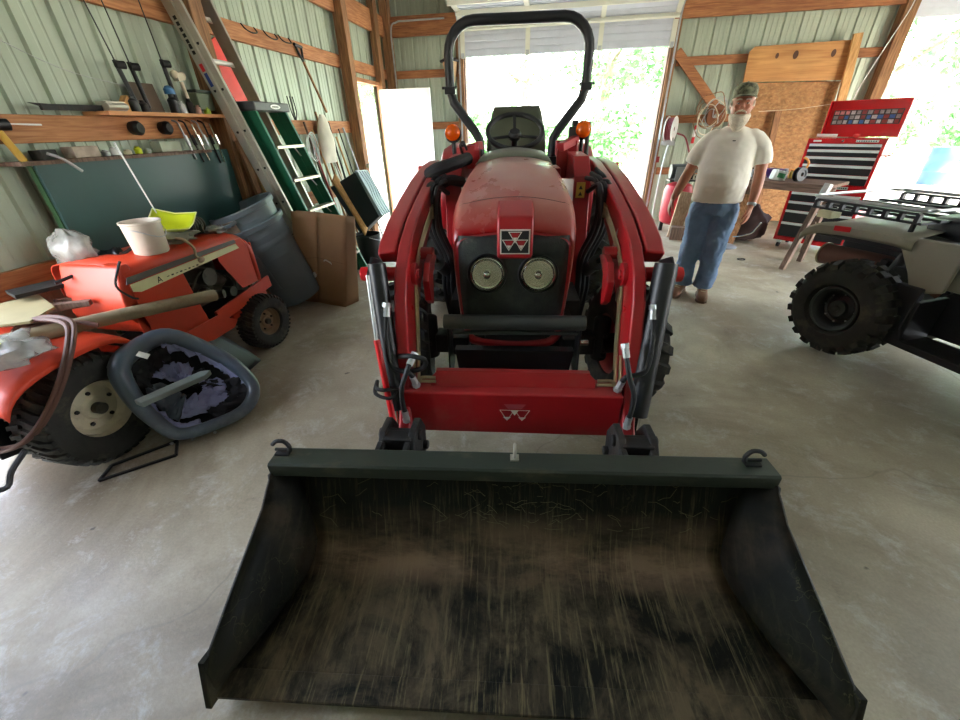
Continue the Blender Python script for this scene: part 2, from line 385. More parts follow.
# door casing boards, outer face
for x in (GX0 - .015, GX1 + .015): trim(MB().box((x, YF + .0, GZ / 2), (.03, .14, GZ)), m_oldwood)
trim(MB().box((XL + .07, (YB + YF) / 2, HB - .14), (.045, YF - YB - .3, .26)), m_soft)
trim(MB().box(((XL + GX0) / 2, YF - .09, HB - .14), (GX0 - XL - .1, .05, .26)), m_softx)
trim(MB().box(((GX1 + G2X0) / 2 + .0, YF - .12, HB - .14), (G2X0 - GX1 - .0, .05, .26)), m_softx)
trim(MB().box(((GX0 + GX1) / 2, YF - .02, (GZ + HB) / 2 + .05), (GX1 - GX0 - .02, .04, HB - GZ - .1)), m_softx)
for a_, b_ in ((XL + .15, GX0 - .2), (GX1 + .25, XR - .15)): trim(MB().box(((a_ + b_) / 2, 7.45, ZC - .05), (b_ - a_, .045, .17)), m_softx)
for y in (5.2, 2.8, .4, -2.0): trim(MB().box(((XL + XR) / 2, y, ZC - .03), (XR - XL - .3, .045, .17)), m_softx)
# diagonal knee brace right of the garage door
trim(MB().beam((1.62, YF - .075, 2.42), (2.38, YF - .075, 1.66), .13, .04, (0, 1, 0)), m_softx)

# overhead garage door, rolled up on its tracks
m_door = mat('pale grey door sheet', '#c6cbd4', 0.4, metal=0.1, var=0.05)
m_doorw = mat('off white door rail', '#dcdccb', 0.45, metal=0.2, var=0.05)
def garage_door(n, x0, x1, z0, yf):
    root = bpy.data.objects.new('door_%d' % n, None); COL.objects.link(root); struct(root); root.location = ((x0 + x1) / 2, yf, z0)
    W = x1 - x0 + .1
    y = 0.0; secs = []
    # sections: first hangs vertical, later ones curve over and run level towards the back
    path = [V3((0, -.09, -.02)), V3((0, -.10, .34)), V3((0, -.34, .53)), V3((0, -.86, .545)), V3((0, -1.38, .55)), V3((0, -1.9, .555)), V3((0, -2.4, .56))]
    for i in range(len(path) - 1):
        a, b = path[i], path[i + 1]; d = (b - a); ln = d.length; d.normalize(); nrm = V3((1, 0, 0)).cross(d)
        mb = MB(); mb.beam(a + d * .004, b - d * .004, W, .012, nrm)
        k = 4
        for j in range(k):
            c = a + d * (ln * (j + .5) / k)
            mb.beam(c - d * .035 + nrm * .012, c + d * .035 + nrm * .012, W - .02, .016, nrm)
            vs_ = 0
        mb.build('door_panel', m_door, root, smooth=0)
        mb = MB()
        for x in (-W / 2 + .03, -W * .17, W * .17, W / 2 - .03):
            o = V3((x, 0, 0)) - nrm * 0
            for sgn in (1,):
                mb.beam(a + o + nrm * .028, b + o + nrm * .028, .07, .02, nrm)
        mb.build('door_stile', m_doorw, root, smooth=0)
        if i >= 1: MB().beam(a + V3((-W / 2, 0, 0)) + nrm * .055 + d * .05, a + V3((W / 2, 0, 0)) + nrm * .055 + d * .05, .03, .06, nrm).build('door_strut', m_doorw, root, smooth=0)
        h = MB()
        for x in (-W / 2 + .03, -W * .17, W * .17, W / 2 - .03): h.box((x, a.y - (.03 if i == 0 else .0), a.z + (.02 if i == 0 else -.03)), (.05, .02, .07)); 
        h.build('door_hinge', m_galv, root, smooth=0)
    for sx in (-1, 1):
        x = sx * (W / 2 + .035)
        pts = [V3((x, -.12, -z0 + .02)), V3((x, -.12, .28))]
        for t in range(1, 9):
            a = t / 8 * math.pi / 2; pts.append(V3((x, -.12 - .30 * (1 - math.cos(a)), .28 + .28 * math.sin(a))))
        pts.append(V3((x, -2.9, .58)))
        mb = MB()
        for i in range(len(pts) - 1):
            d = (pts[i + 1] - pts[i]).normalized(); nn = V3((1, 0, 0)).cross(d)
            mb.beam(pts[i] - d * .004, pts[i + 1] + d * .004, .004, .05, nn)
            mb.beam(pts[i] + nn * .025 - V3((sx * .012, 0, 0)), pts[i + 1] + nn * .025 - V3((sx * .012, 0, 0)), .025, .004, nn)
            mb.beam(pts[i] - nn * .025 - V3((sx * .012, 0, 0)), pts[i + 1] - nn * .025 - V3((sx * .012, 0, 0)), .025, .004, nn)
        for z in [k * .5 - z0 + .3 for k in range(5)]: mb.box((x, -.09, z), (.03, .05, .06))
        mb.build('door_track', m_galv, root, smooth=0)
    return root
garage_door(1, GX0, GX1, GZ, YF)
garage_door(2, G2X0, G2X1, G2Z - .02, YF)
# walk door in the left wall, swung in
root = bpy.data.objects.new('door_3', None); COL.objects.link(root); struct(root); root.location = (XL + .1, DY1, 0); root.rotation_euler = (0, 0, R(-4))
MB().box((.43, 0, 1.03), (.84, .045, 2.05)).build('door_leaf', m_white, root, bevel=.003)
mb = MB(); mb.cyl((.78, -.03, .98), (.78, -.09, .98), .012); mb.sphere((.78, -.09, .98), .03); mb.build('door_handle', m_chrome, root)
# conduit above and beside the walk door
mb = MB(); mb.tube(smooth_path([(XL + .22, YF - .2, .005), (XL + .22, YF - .2, 2.2), (XL + .22, YF - .2, 2.85), (XL + .32, YF - .2, 2.96), (XL + .5, YF - .2, 2.97), (-1.9, YF - .2, 2.97)], 6), .012, 8)
tag(mb.build('conduit_pipe', m_galv), 'thin grey conduit pipe bending along the front wall corner', 'pipe')
# ------------------------------------------------------------------ the red loader tractor
T = thing('tractor', 'red compact tractor with front loader and black bucket, parked in the middle', 'tractor', (-.02, .49, 0), 6)
def mirror(fn):
    for s in (-1, 1): fn(s)

# --- bucket
def bucket_mat(name='scraped dirty bucket steel', soil=1.0):
    m = bpy.data.materials.new(name); m.use_nodes = True; nt = m.node_tree; N = nt.nodes; L = nt.links; b = N['Principled BSDF']
    tc = N.new('ShaderNodeTexCoord')
    def nz(s, d=8, r=0.6, dist=0, st=(1, 1, 1)):
        mp = N.new('ShaderNodeMapping'); mp.inputs['Scale'].default_value = st; L.new(tc.outputs['Object'], mp.inputs['Vector'])
        n = N.new('ShaderNodeTexNoise'); n.inputs['Scale'].default_value = s; n.inputs['Detail'].default_value = d; n.inputs['Roughness'].default_value = r; n.inputs['Distortion'].default_value = dist
        L.new(mp.outputs['Vector'], n.inputs['Vector']); return n.outputs['Fac']
    def rng(x, a, b_, c, d):
        q = N.new('ShaderNodeMapRange'); q.inputs['From Min'].default_value = a; q.inputs['From Max'].default_value = b_; q.inputs['To Min'].default_value = c; q.inputs['To Max'].default_value = d
        L.new(x, q.inputs['Value']); return q.outputs['Result']
    def mix(a, b_, f):
        q = N.new('ShaderNodeMix'); q.data_type = 'RGBA'
        for s, v in (('A', a), ('B', b_)):
            if isinstance(v, list): q.inputs[s].default_value = v
            else: L.new(v, q.inputs[s])
        if isinstance(f, float): q.inputs['Factor'].default_value = f
        else: L.new(f, q.inputs['Factor'])
        return q.outputs['Result']
    def mul(a, b_):
        q = N.new('ShaderNodeMath'); q.operation = 'MULTIPLY'
        for i, v in enumerate((a, b_)):
            if isinstance(v, float): q.inputs[i].default_value = v
            else: L.new(v, q.inputs[i])
        return q.outputs[0]
    # worn paint: dark green-black paint, scratches along the digging direction, dried soil
    c = mix(rgb('#070806'), rgb('#11130c'), rng(nz(4), .35, .65, 0, 1))
    sep = N.new('ShaderNodeSeparateXYZ'); L.new(tc.outputs['Object'], sep.inputs[0])
    low = rng(sep.outputs['Z'], .26, .10, 0, soil)          # soil lies where the plate is low
    scr = rng(nz(9, 9, .7, .3, (9, .55, .55)), .52, .64, 0, 1)
    c = mix(c, rgb('#7a7252'), mul(mul(scr, .7 * soil), rng(sep.outputs['Z'], .4, .1, .12, 1)))
    c = mix(c, rgb('#665a44'), mul(rng(nz(3.4, 8, .7, .5), .42, .64, 0, .85), low)); c = mix(c, rgb('#0c0e08'), mul(rng(nz(11, 8, .75, .4, (1, .35, .35)), .5, .62, 0, .75), low))
    bend = N.new('ShaderNodeMath'); bend.operation = 'ABSOLUTE'
    sb = N.new('ShaderNodeMath'); sb.operation = 'SUBTRACT'; L.new(sep.outputs['Y'], sb.inputs[0]); sb.inputs[1].default_value = .40; L.new(sb.outputs[0], bend.inputs[0])
    c = mix(c, rgb('#8c745c'), mul(rng(bend.outputs[0], .015, .10, .75 * soil, 0), rng(nz(7, 8, .7, 0, (.35, 1, 1)), .40, .6, .1, 1)))
    hay = rng(nz(26, 2, .5, 2.2), .497, .503, 0, 1)
    v = N.new('ShaderNodeTexVoronoi'); v.feature = 'DISTANCE_TO_EDGE'; v.inputs['Scale'].default_value = 7
    dn = N.new('ShaderNodeTexNoise'); dn.inputs['Scale'].default_value = 9; dn.inputs['Detail'].default_value = 4; L.new(tc.outputs['Object'], dn.inputs['Vector'])
    vm = N.new('ShaderNodeVectorMath'); vm.operation = 'MULTIPLY_ADD'; vm.inputs[1].default_value = (.25, .25, .25); L.new(dn.outputs['Color'], vm.inputs[0]); L.new(tc.outputs['Object'], vm.inputs[2]); L.new(vm.outputs[0], v.inputs['Vector'])
    c = mix(c, rgb('#5c5a3c'), mul(rng(v.outputs['Distance'], .004, .009, .35, 0), rng(nz(2.2), .52, .60, 0, 1)))
    L.new(c, b.inputs['Base Color'])
    L.new(rng(nz(6), .3, .7, .5, .75), b.inputs['Roughness']); b.inputs['Specular IOR Level'].default_value = .12 + .1 * soil
    bp = N.new('ShaderNodeBump'); bp.inputs['Strength'].default_value = .35; bp.inputs['Distance'].default_value = .006; L.new(nz(22, 8, .7, 0, (1, .5, .5)), bp.inputs['Height']); L.new(bp.outputs['Normal'], b.inputs['Normal'])
    return m
m_buck = bucket_mat(); m_bside = bucket_mat('dark bucket side steel', .15)
def bucket():
    prof = [(0.0, .045, .885), (.055, .05, .88), (.12, .052, .85), (.20, .054, .82), (.30, .06, .79), (.355, .068, .775), (.40, .09, .765), (.435, .125, .76), (.46, .175, .765), (.485, .235, .78), (.52, .32, .80), (.545, .39, .825), (.56, .455, .855)]
    mb = MB()
    nu = 24
    vs = [(-u + 2 * u * j / nu, v, z) for v, z, u in prof for j in range(nu + 1)]
    fs = [(i * (nu + 1) + j, i * (nu + 1) + j + 1, (i + 1) * (nu + 1) + j + 1, (i + 1) * (nu + 1) + j) for i in range(len(prof) - 1) for j in range(nu)]
    mb.add(vs, fs)
    B = mb.build('loader_bucket', m_buck, T, solid=.008); B.rotation_euler = (0, 0, R(1.0)); B.location = (.005, 0, 0)
    # side plates
    def side(s):
        back = [(v, z, u) for v, z, u in prof]
        front = [(.615, .50, .87), (.455, .50, .875), (.44, .44, .878), (.385, .375, .885), (-.005, .20, .912), (-.02, .06, .915)]
        pts = back + front
        cvec = V3((s * .86, .33, .24))
        mb = MB(); n = len(pts)
        # grid between the back curve and the front edge, so the plate leans smoothly
        fr = [(-.02, .06, .892), (-.022, .085, .892), (-.02, .12, .89), (-.012, .17, .888), (.02, .21, .886), (.09, .243, .884), (.17, .28, .882), (.25, .315, .88), (.32, .347, .878), (.385, .375, .876), (.43, .42, .87), (.455, .44, .867), (.46, .46, .865)]
        rings = []
        for (a, b) in zip(back, fr):
            rings.append([V3((s * (a[2] * (1 - t) + b[2] * t), a[0] * (1 - t) + b[0] * t, a[1] * (1 - t) + b[1] * t)) for t in (0, .25, .5, .75, 1)])
        mb.loft(rings, closed=False, caps=False)
        mb.build('side_plate', m_bside, B, solid=.012)
        mb = MB(); mb.beam((s * .897, -.03, .04), (s * .893, .02, .20), .02, .06, (0, 1, 0)); mb.build('side_cutter', m_bside, B, bevel=.003)
    mirror(side)
    mb = MB(); mb.beam((-.925, .02, .058), (.925, .02, .058), .012, .13, (0, 0, 1)) if 0 else mb.box((0, .005, .052), (1.80, .075, .018))
    mb.build('cutting_edge', m_buck, B, bevel=.003)
    m_rail = mat('greenish top rail paint', '#2a332a', 0.4, metal=.2, var=.15, dirt='#6d6850', damt=.42, dscale=7, stretch=(.5, 1, 1), bump=.1, bscale=30)
    mb = MB()
    for s in (1,):
        poly = [(.47, .447), (.47, .494), (.478, .50), (.56, .498), (.572, .485), (.572, .44)]
        mb.prism(poly, (-.868, 0, 0), (0, 1, 0), (0, 0, 1), (1.736, 0, 0))
    mb.build('top_rail', m_rail, B, bevel=.003)
    # grab hooks and the centre eye
    def hook(x, s):
        mb = MB()
        mb.box((x, .53, .503), (.05, .03, .008))
        p = [V3((x - s * .02, .53, .505)), V3((x - s * .03, .53, .53)), V3((x - s * .015, .53, .555)), V3((x + s * .012, .53, .555)), V3((x + s * .03, .53, .54))]
        mb.tube(smooth_path([(q.x, q.y + .0, q.z) for q in p], 5), .0075, 8)
        mb.tube([(x - s * .02, .53, .515), (x + s * .025, .53, .518)], .006, 8)
        mb.build('grab_hook', m_dark, B)
    hook(-.835, -1); hook(.80, 1)
    mb = MB(); mb.tube([V3((.0, .53 , .525)) + V3((math.sin(a) * .0, math.cos(a) * .016, math.sin(a) * .026 + .01)) for a in [i * math.pi / 8 for i in range(16)]], .006, 8, closed=True)
    mb.box((0, .53, .502), (.03, .03, .006)); mb.build('lifting_eye', m_alu, B)
    # dried stalks lying on the back plate
    mb = MB()
    for i in range(70):
        v = rnd.uniform(.475, .545); x = rnd.gauss(.05, .35); x = max(-.74, min(.74, x))
        a = rnd.uniform(-1, 1) * .7; ln = rnd.uniform(.02, .09)
        pts = []
        for k in range(4):
            t = k / 3; vv = v + (math.sin(a + t * rnd.uniform(-.6, .6))) * ln * t * .3; pts.append((x + math.cos(a) * ln * t, vv - .010, .21 + (vv - .475) * 2.5))
        mb.tube(pts, .0009, 4)
    o = mb.build('dry_stalks', mat('dry straw', '#5f5d3c', .8), B); o['kind'] = 'stuff'
    def bracket(s):
        mb = MB(); mb.box((s * .42, .63, .32), (.022, .10, .22)); mb.box((s * .53, .63, .32), (.022, .10, .22)); mb.cyl((s * .40, .65, .34), (s * .55, .65, .34), .022)
        mb.build('mount_bracket', m_dark, B, bevel=.004)
    mirror(bracket)
bucket()
# quick-attach lugs between bucket and boom (dirty dark castings)
def lug(s):
    x = s * .472
    mb = MB(); mb.prism([(.66, .22), (.64, .40), (.70, .455), (.80, .45), (.86, .36), (.84, .24)], (x - .075, 0, 0), (0, 1, 0), (0, 0, 1), (.03, 0, 0))
    mb.prism([(.66, .22), (.64, .40), (.70, .455), (.80, .45), (.86, .36), (.84, .24)], (x + .045, 0, 0), (0, 1, 0), (0, 0, 1), (.03, 0, 0))
    mb.box((x, .70, .34), (.12, .06, .2)); mb.cyl((x - .09, .74, .41), (x + .09, .74, .41), .024); mb.cyl((x - .095, .80, .30), (x + .095, .80, .30), .02)
    mb.build('bucket_lug', m_dark, T, bevel=.006)
mirror(lug)

# --- loader booms
top = [(2.62, 1.315), (2.35, 1.305), (2.0, 1.255), (1.70, 1.195), (1.45, 1.135), (1.26, 1.06), (1.13, .965), (1.07, .86), (1.03, .72), (.98, .52), (.90, .34), (.84, .285)]
bot = [(2.56, 1.20), (2.32, 1.17), (2.02, 1.11), (1.78, 1.035), (1.60, .965), (1.46, .885), (1.36, .80), (1.27, .72), (1.19, .60), (1.10, .43), (.98, .27), (.90, .235)]
def boom(s):
    x0, x1 = (.475, .532)
    rings = []
    for a, b in zip(top, bot): rings.append([V3((s * x0, a[0], a[1])), V3((s * x1, a[0], a[1])), V3((s * x1, b[0], b[1])), V3((s * x0, b[0], b[1]))])
    mb = MB(); mb.loft(rings)
    o = mb.build('loader_boom', m_red, T, bevel=.012, seg=3)
    cov = top[:5] + [(1.30, 1.08), (1.23, 1.035)]; cin = [(2.56, 1.23), (2.30, 1.22), (1.98, 1.17), (1.69, 1.11), (1.46, 1.05), (1.36, 1.0), (1.29, .965)]
    rings = [[V3((s * .54, a[0], a[1])), V3((s * .628, a[0], a[1] - .012)), V3((s * .63, b[0], b[1])), V3((s * .54, b[0], b[1]))] for a, b in zip(cov, cin)]
    mb = MB(); mb.loft(rings); mb.build('boom_cover', m_red, o, bevel=.014, seg=3)
    mb = MB(); mb.cyl((s * .50, 1.24, .93), (s * .715, 1.24, .93), .032); mb.cyl((s * .71, 1.24, .93), (s * .72, 1.24, .93), .022); mb.build('pivot_pin', m_redp, o, bevel=.003)
    mb = MB(); mb.cyl((s * .455, 1.24, .93), (s * .482, 1.24, .93), .05); mb.bolt((s * .456, 1.24, .93), (-s, 0, 0), .022, .012)
    mb.build('pivot_boss', m_red, o, bevel=.003)
    for q in ((1.55, 1.03), (1.16, .80)): MB().bolt((s * .48, q[0], q[1]), (-s, 0, 0), .014).build('boom_bolt', m_red, o)
    # dark cap plate over the knee, on the outer half
    mb = MB(); mb.prism([(1.12, .97), (1.20, 1.02), (1.32, .97), (1.32, .84), (1.18, .80), (1.12, .86)], (s * .634, 0, 0), (0, 1, 0), (0, 0, 1), (s * .014, 0, 0)); mb.build('knee_plate', m_black, o, bevel=.003)
    # red curled gusset inside the knee
    mb = MB(); mb.prism([(1.24, .80), (1.22, .90), (1.28, .97), (1.38, .985), (1.46, .955), (1.40, .93), (1.34, .90), (1.32, .84), (1.30, .76)], (s * .40, 0, 0), (0, 1, 0), (0, 0, 1), (s * .03, 0, 0)); mb.build('boom_gusset', m_red, o, bevel=.004)
    # steel hydraulic lines clipped on the inner face
    lines = MB()
    for k in range(3):
        d = k * .017
        pts = [(s * .467, 2.30, 1.235 - d), (s * .467, 1.95, 1.17 - d), (s * .467, 1.52, 1.06 - d * .9), (s * .467, 1.285 + d * .2, .955 - d * .7), (s * .467, 1.22 + d, .84), (s * .467, 1.165 + d, .66), (s * .467, 1.10 + d, .50)]
        lines.tube(smooth_path(pts, 4), .006, 8)
    for q in ((1.75, 1.115), (1.235, .84)): lines.box((s * .467, q[0] + .015, q[1] - .012), (.02, .035, .06))
    lines.build('hydraulic_lines', m_zinc, o)
mirror(boom)
# white diamond sticker on the right boom
MB().prism([(0, -.065), (.024, 0), (0, .065), (-.024, 0)], (.474, 1.50, 1.02), (0, .9, .43), (0, -.43, .9), (.004, 0, 0)).build('diamond_sticker', mat('white sticker', '#d9d6cc', .4), T, smooth=0)
# crossmember
cb = MB().box((-.018, 1.0, .375), (.975, .14, .225)).build('crossmember', m_red, T, bevel=.012, seg=3)
mb = MB(); mb.prism([(-.385, 0), (.355, 0), (.355, .04), (.33, .065), (-.36, .065), (-.385, .04)], (0, .985, .488), (1, 0, 0), (0, .35, .94), (0, .012, -.006)); mb.prism([(-.36, 0), (.33, 0), (.33, .03), (-.36, .03)], (0, 1.008, .546), (1, 0, 0), (0, 1, 0), (0, 0, .008))
mb.build('top_lip', m_red, cb, bevel=.003)
def tri_out(mb, cx, cz, w, h, t, y):
    """inverted triangle outline of width w, height h"""
    o = [(cx - w / 2, cz + h / 2), (cx + w / 2, cz + h / 2), (cx, cz - h / 2)]
    gx, gz = cx, cz + h / 6
    i = [(gx + (a - gx) * (1 - t), gz + (b - gz) * (1 - t)) for a, b in o]
    vs = [(a, y, b) for a, b in o] + [(a, y, b) for a, b in i]
    mb.add(vs, [(0, 1, 4, 3), (1, 2, 5, 4), (2, 0, 3, 5)]); return i
m_wht = mat('white lettering', '#dcd8cc', .5, var=.03)
mb = MB(); yy = .9285
for cx in (-.034, .034): tri_out(mb, cx, .372, .068 * 1.02, .062, .14, yy); 
mb.add([(-.034 - .018, yy, .363), (-.034 + .018, yy, .363), (-.034, yy, .343)], [(0, 1, 2)]); mb.add([(.034 - .018, yy, .363), (.034 + .018, yy, .363), (.034, yy, .343)], [(0, 1, 2)])
mb.add([(-.018, yy, .401), (.018, yy, .401), (0, yy, .372)], [(0, 1, 2)])
mb.build('triple_triangle_logo', m_wht, cb, smooth=0)
mb = MB(); yy2 = .928; mb.add([(-.05, yy2, .436), (.05, yy2, .436), (.03, yy2, .41), (-.03, yy2, .41)], [(0, 1, 2, 3)])
mb.build('faded_triangle_logo', mat('faded lettering', '#b04a50', .6), cb, smooth=0)
# lift cylinders, chromed rod from the tower up to the boom
def lift(s):
    x = s * .435
    a, b = V3((x, 1.98, .70)), V3((x, 1.40, .98)); d = (b - a).normalized()
    c = MB().cyl(a, a + d * .36, .036).cyl(a + d * .345, a + d * .37, .042).build('lift_cylinder', m_black, T, bevel=.002)
    MB().cyl(a + d * .36, b, .021).build('cylinder_rod', m_chrome, c)
    mb = MB(); mb.cyl(b - V3((s * .03, 0, 0)), b + V3((s * .06, 0, 0)), .03); mb.build('rod_eye', m_red, c)
mirror(lift)
# bucket cylinders outside the booms
def dump(s):
    a, b = V3((s * .600, 1.13, .97)), V3((s * .528, .90, .24)); d = (b - a).normalized()
    c = MB().cyl(a - d * .04, a + d * .62, .046 if s > 0 else .038).build('dump_cylinder', m_black, T, bevel=.003)
    MB().cyl(a + d * .62, b, .022).build('cylinder_rod', m_chrome, c)
    mb = MB(); mb.cyl(b - V3((.05, 0, 0)), b + V3((.05, 0, 0)), .03); mb.build('cylinder_clevis', m_dark, c, bevel=.004)
mirror(dump)
# red level indicator on the left boom
mb = MB(); mb.cyl((-.602, .985, .72), (-.52, .82, .20), .014); o = mb.build('level_indicator', m_redp, T)
MB().cyl((-.625, 1.07, .98), (-.602, .985, .72), .008).build('indicator_rod', m_galv, o)
mb = MB(); mb.tube(smooth_path([(-.63, .98, .51), (-.61, .91, .52), (-.57, .88, .53), (-.52, .93, .50), (-.55, .89, .48), (-.62, .91, .49)], 5, True), .009, 6, closed=True); mb.build('indicator_clamp', m_dark, o)
# hoses
def hose(name, pts, r=.011, m=None, fit=True):
    sp = smooth_path(pts, 7); o = MB().tube(sp, r, 10).build(name, m or m_hose, T)
    if fit:
        for e, k in ((sp[0], sp[2]), (sp[-1], sp[-3])):
            d = (k - e).normalized(); mb = MB(); mb.cyl(e - d * .01, e + d * .04, r * 1.35, n=10); mb.cyl(e - d * .02, e, r * 1.7, n=6); mb.build('hose_fitting', m_galv, o)
def hoses(s):
    hose('hydraulic_hose', [(s * .56, 1.06, .84), (s * .565, 1.01, .72), (s * .545, .965, .60), (s * .47, .96, .57), (s * .45, .97, .51)])
    hose('hydraulic_hose', [(s * .45, .98, .70 if s > 0 else .64), (s * .47, .93, .60), (s * .50, .905, .50), (s * .495, .905, .36)])
    for k in range(2): MB().tube(smooth_path([(s * (.462 - k * .02), 1.06, .62), (s * (.462 - k * .02), 1.02, .54), (s * (.455 - k * .02), .985, .512 + k * .0), (s * .42, .985, .512 - k * .0 + .02 * k), (s * .36, .985, .512 + .02 * k)], 5), .0075, 8).build('steel_pipe', m_zinc, T)
mirror(hoses)
hose('hydraulic_hose', [(-.52, 1.0, .63), (-.45, .97, .65), (-.40, .99, .62), (-.42, 1.0, .57), (-.50, .99, .555)], fit=False)

# --- loader towers
def tower(s):
    mb = MB()
    mb.prism([(2.05, .42), (2.00, .80), (2.10, 1.24), (2.22, 1.34), (2.55, 1.35), (2.62, 1.22), (2.45, .80), (2.40, .42)], (s * .335, 0, 0), (0, 1, 0), (0, 0, 1), (s * .10, 0, 0))
    o = mb.build('loader_tower', m_red if s > 0 else m_red, T, bevel=.008)
    mb = MB(); mb.cyl((s * .38, 2.48, 1.25), (s * .67, 2.48, 1.25), .035); mb.build('boom_pivot', m_redp, o)
    mb = MB(); mb.box((s * .33, 1.95, .55), (.1, .5, .14)); mb.box((s * .28, 1.55, .52), (.08, .5, .1)); mb.build('side_frame', m_dark, o, bevel=.006)
mirror(tower)
# yellow warning sticker on the right tower
MB().box((.375, 2.062, 1.17), (.05, .004, .085)).build('warning_sticker', mat('yellow sticker', '#d8b84a', .5), T, smooth=0)
mb = MB(); 
for k in range(2): mb.add([(.375 - .012, 2.0585, 1.185 - k * .035 - .01), (.375 + .012, 2.0585, 1.185 - k * .035 - .01), (.375, 2.0585, 1.185 - k * .035 + .012)], [(0, 1, 2)])
mb.build('sticker_symbol', m_plblk, T, smooth=0)
# bundles of dark hoses beside each tower
for s in (-1, 1):
    mb = MB()
    for k in range(6):
        x = s * (.455 - .03 * (k % 3)); y = 1.93 - .03 * k
        mb.tube(smooth_path([(x, y + .15, 1.28 - .02 * k), (x + s * .04, y + .02, 1.22), (x + s * .05, y, 1.02), (x - s * .01, y + .04, .82), (x, y + .1, .6), (x - s * .05, y, .42)], 6), .013, 8)
    mb.build('hose_bundle', m_hose, T)
mb = MB(); mb.tube(smooth_path([(-.52, 2.05, 1.27), (-.46, 2.0, 1.30), (-.38, 2.05, 1.32), (-.30, 2.2, 1.34)], 6), .035, 10); mb.tube(smooth_path([(-.47, 1.98, 1.20), (-.40, 2.0, 1.24), (-.33, 2.1, 1.22)], 6), .03, 10); mb.build('hose_sleeve', m_rub, T)

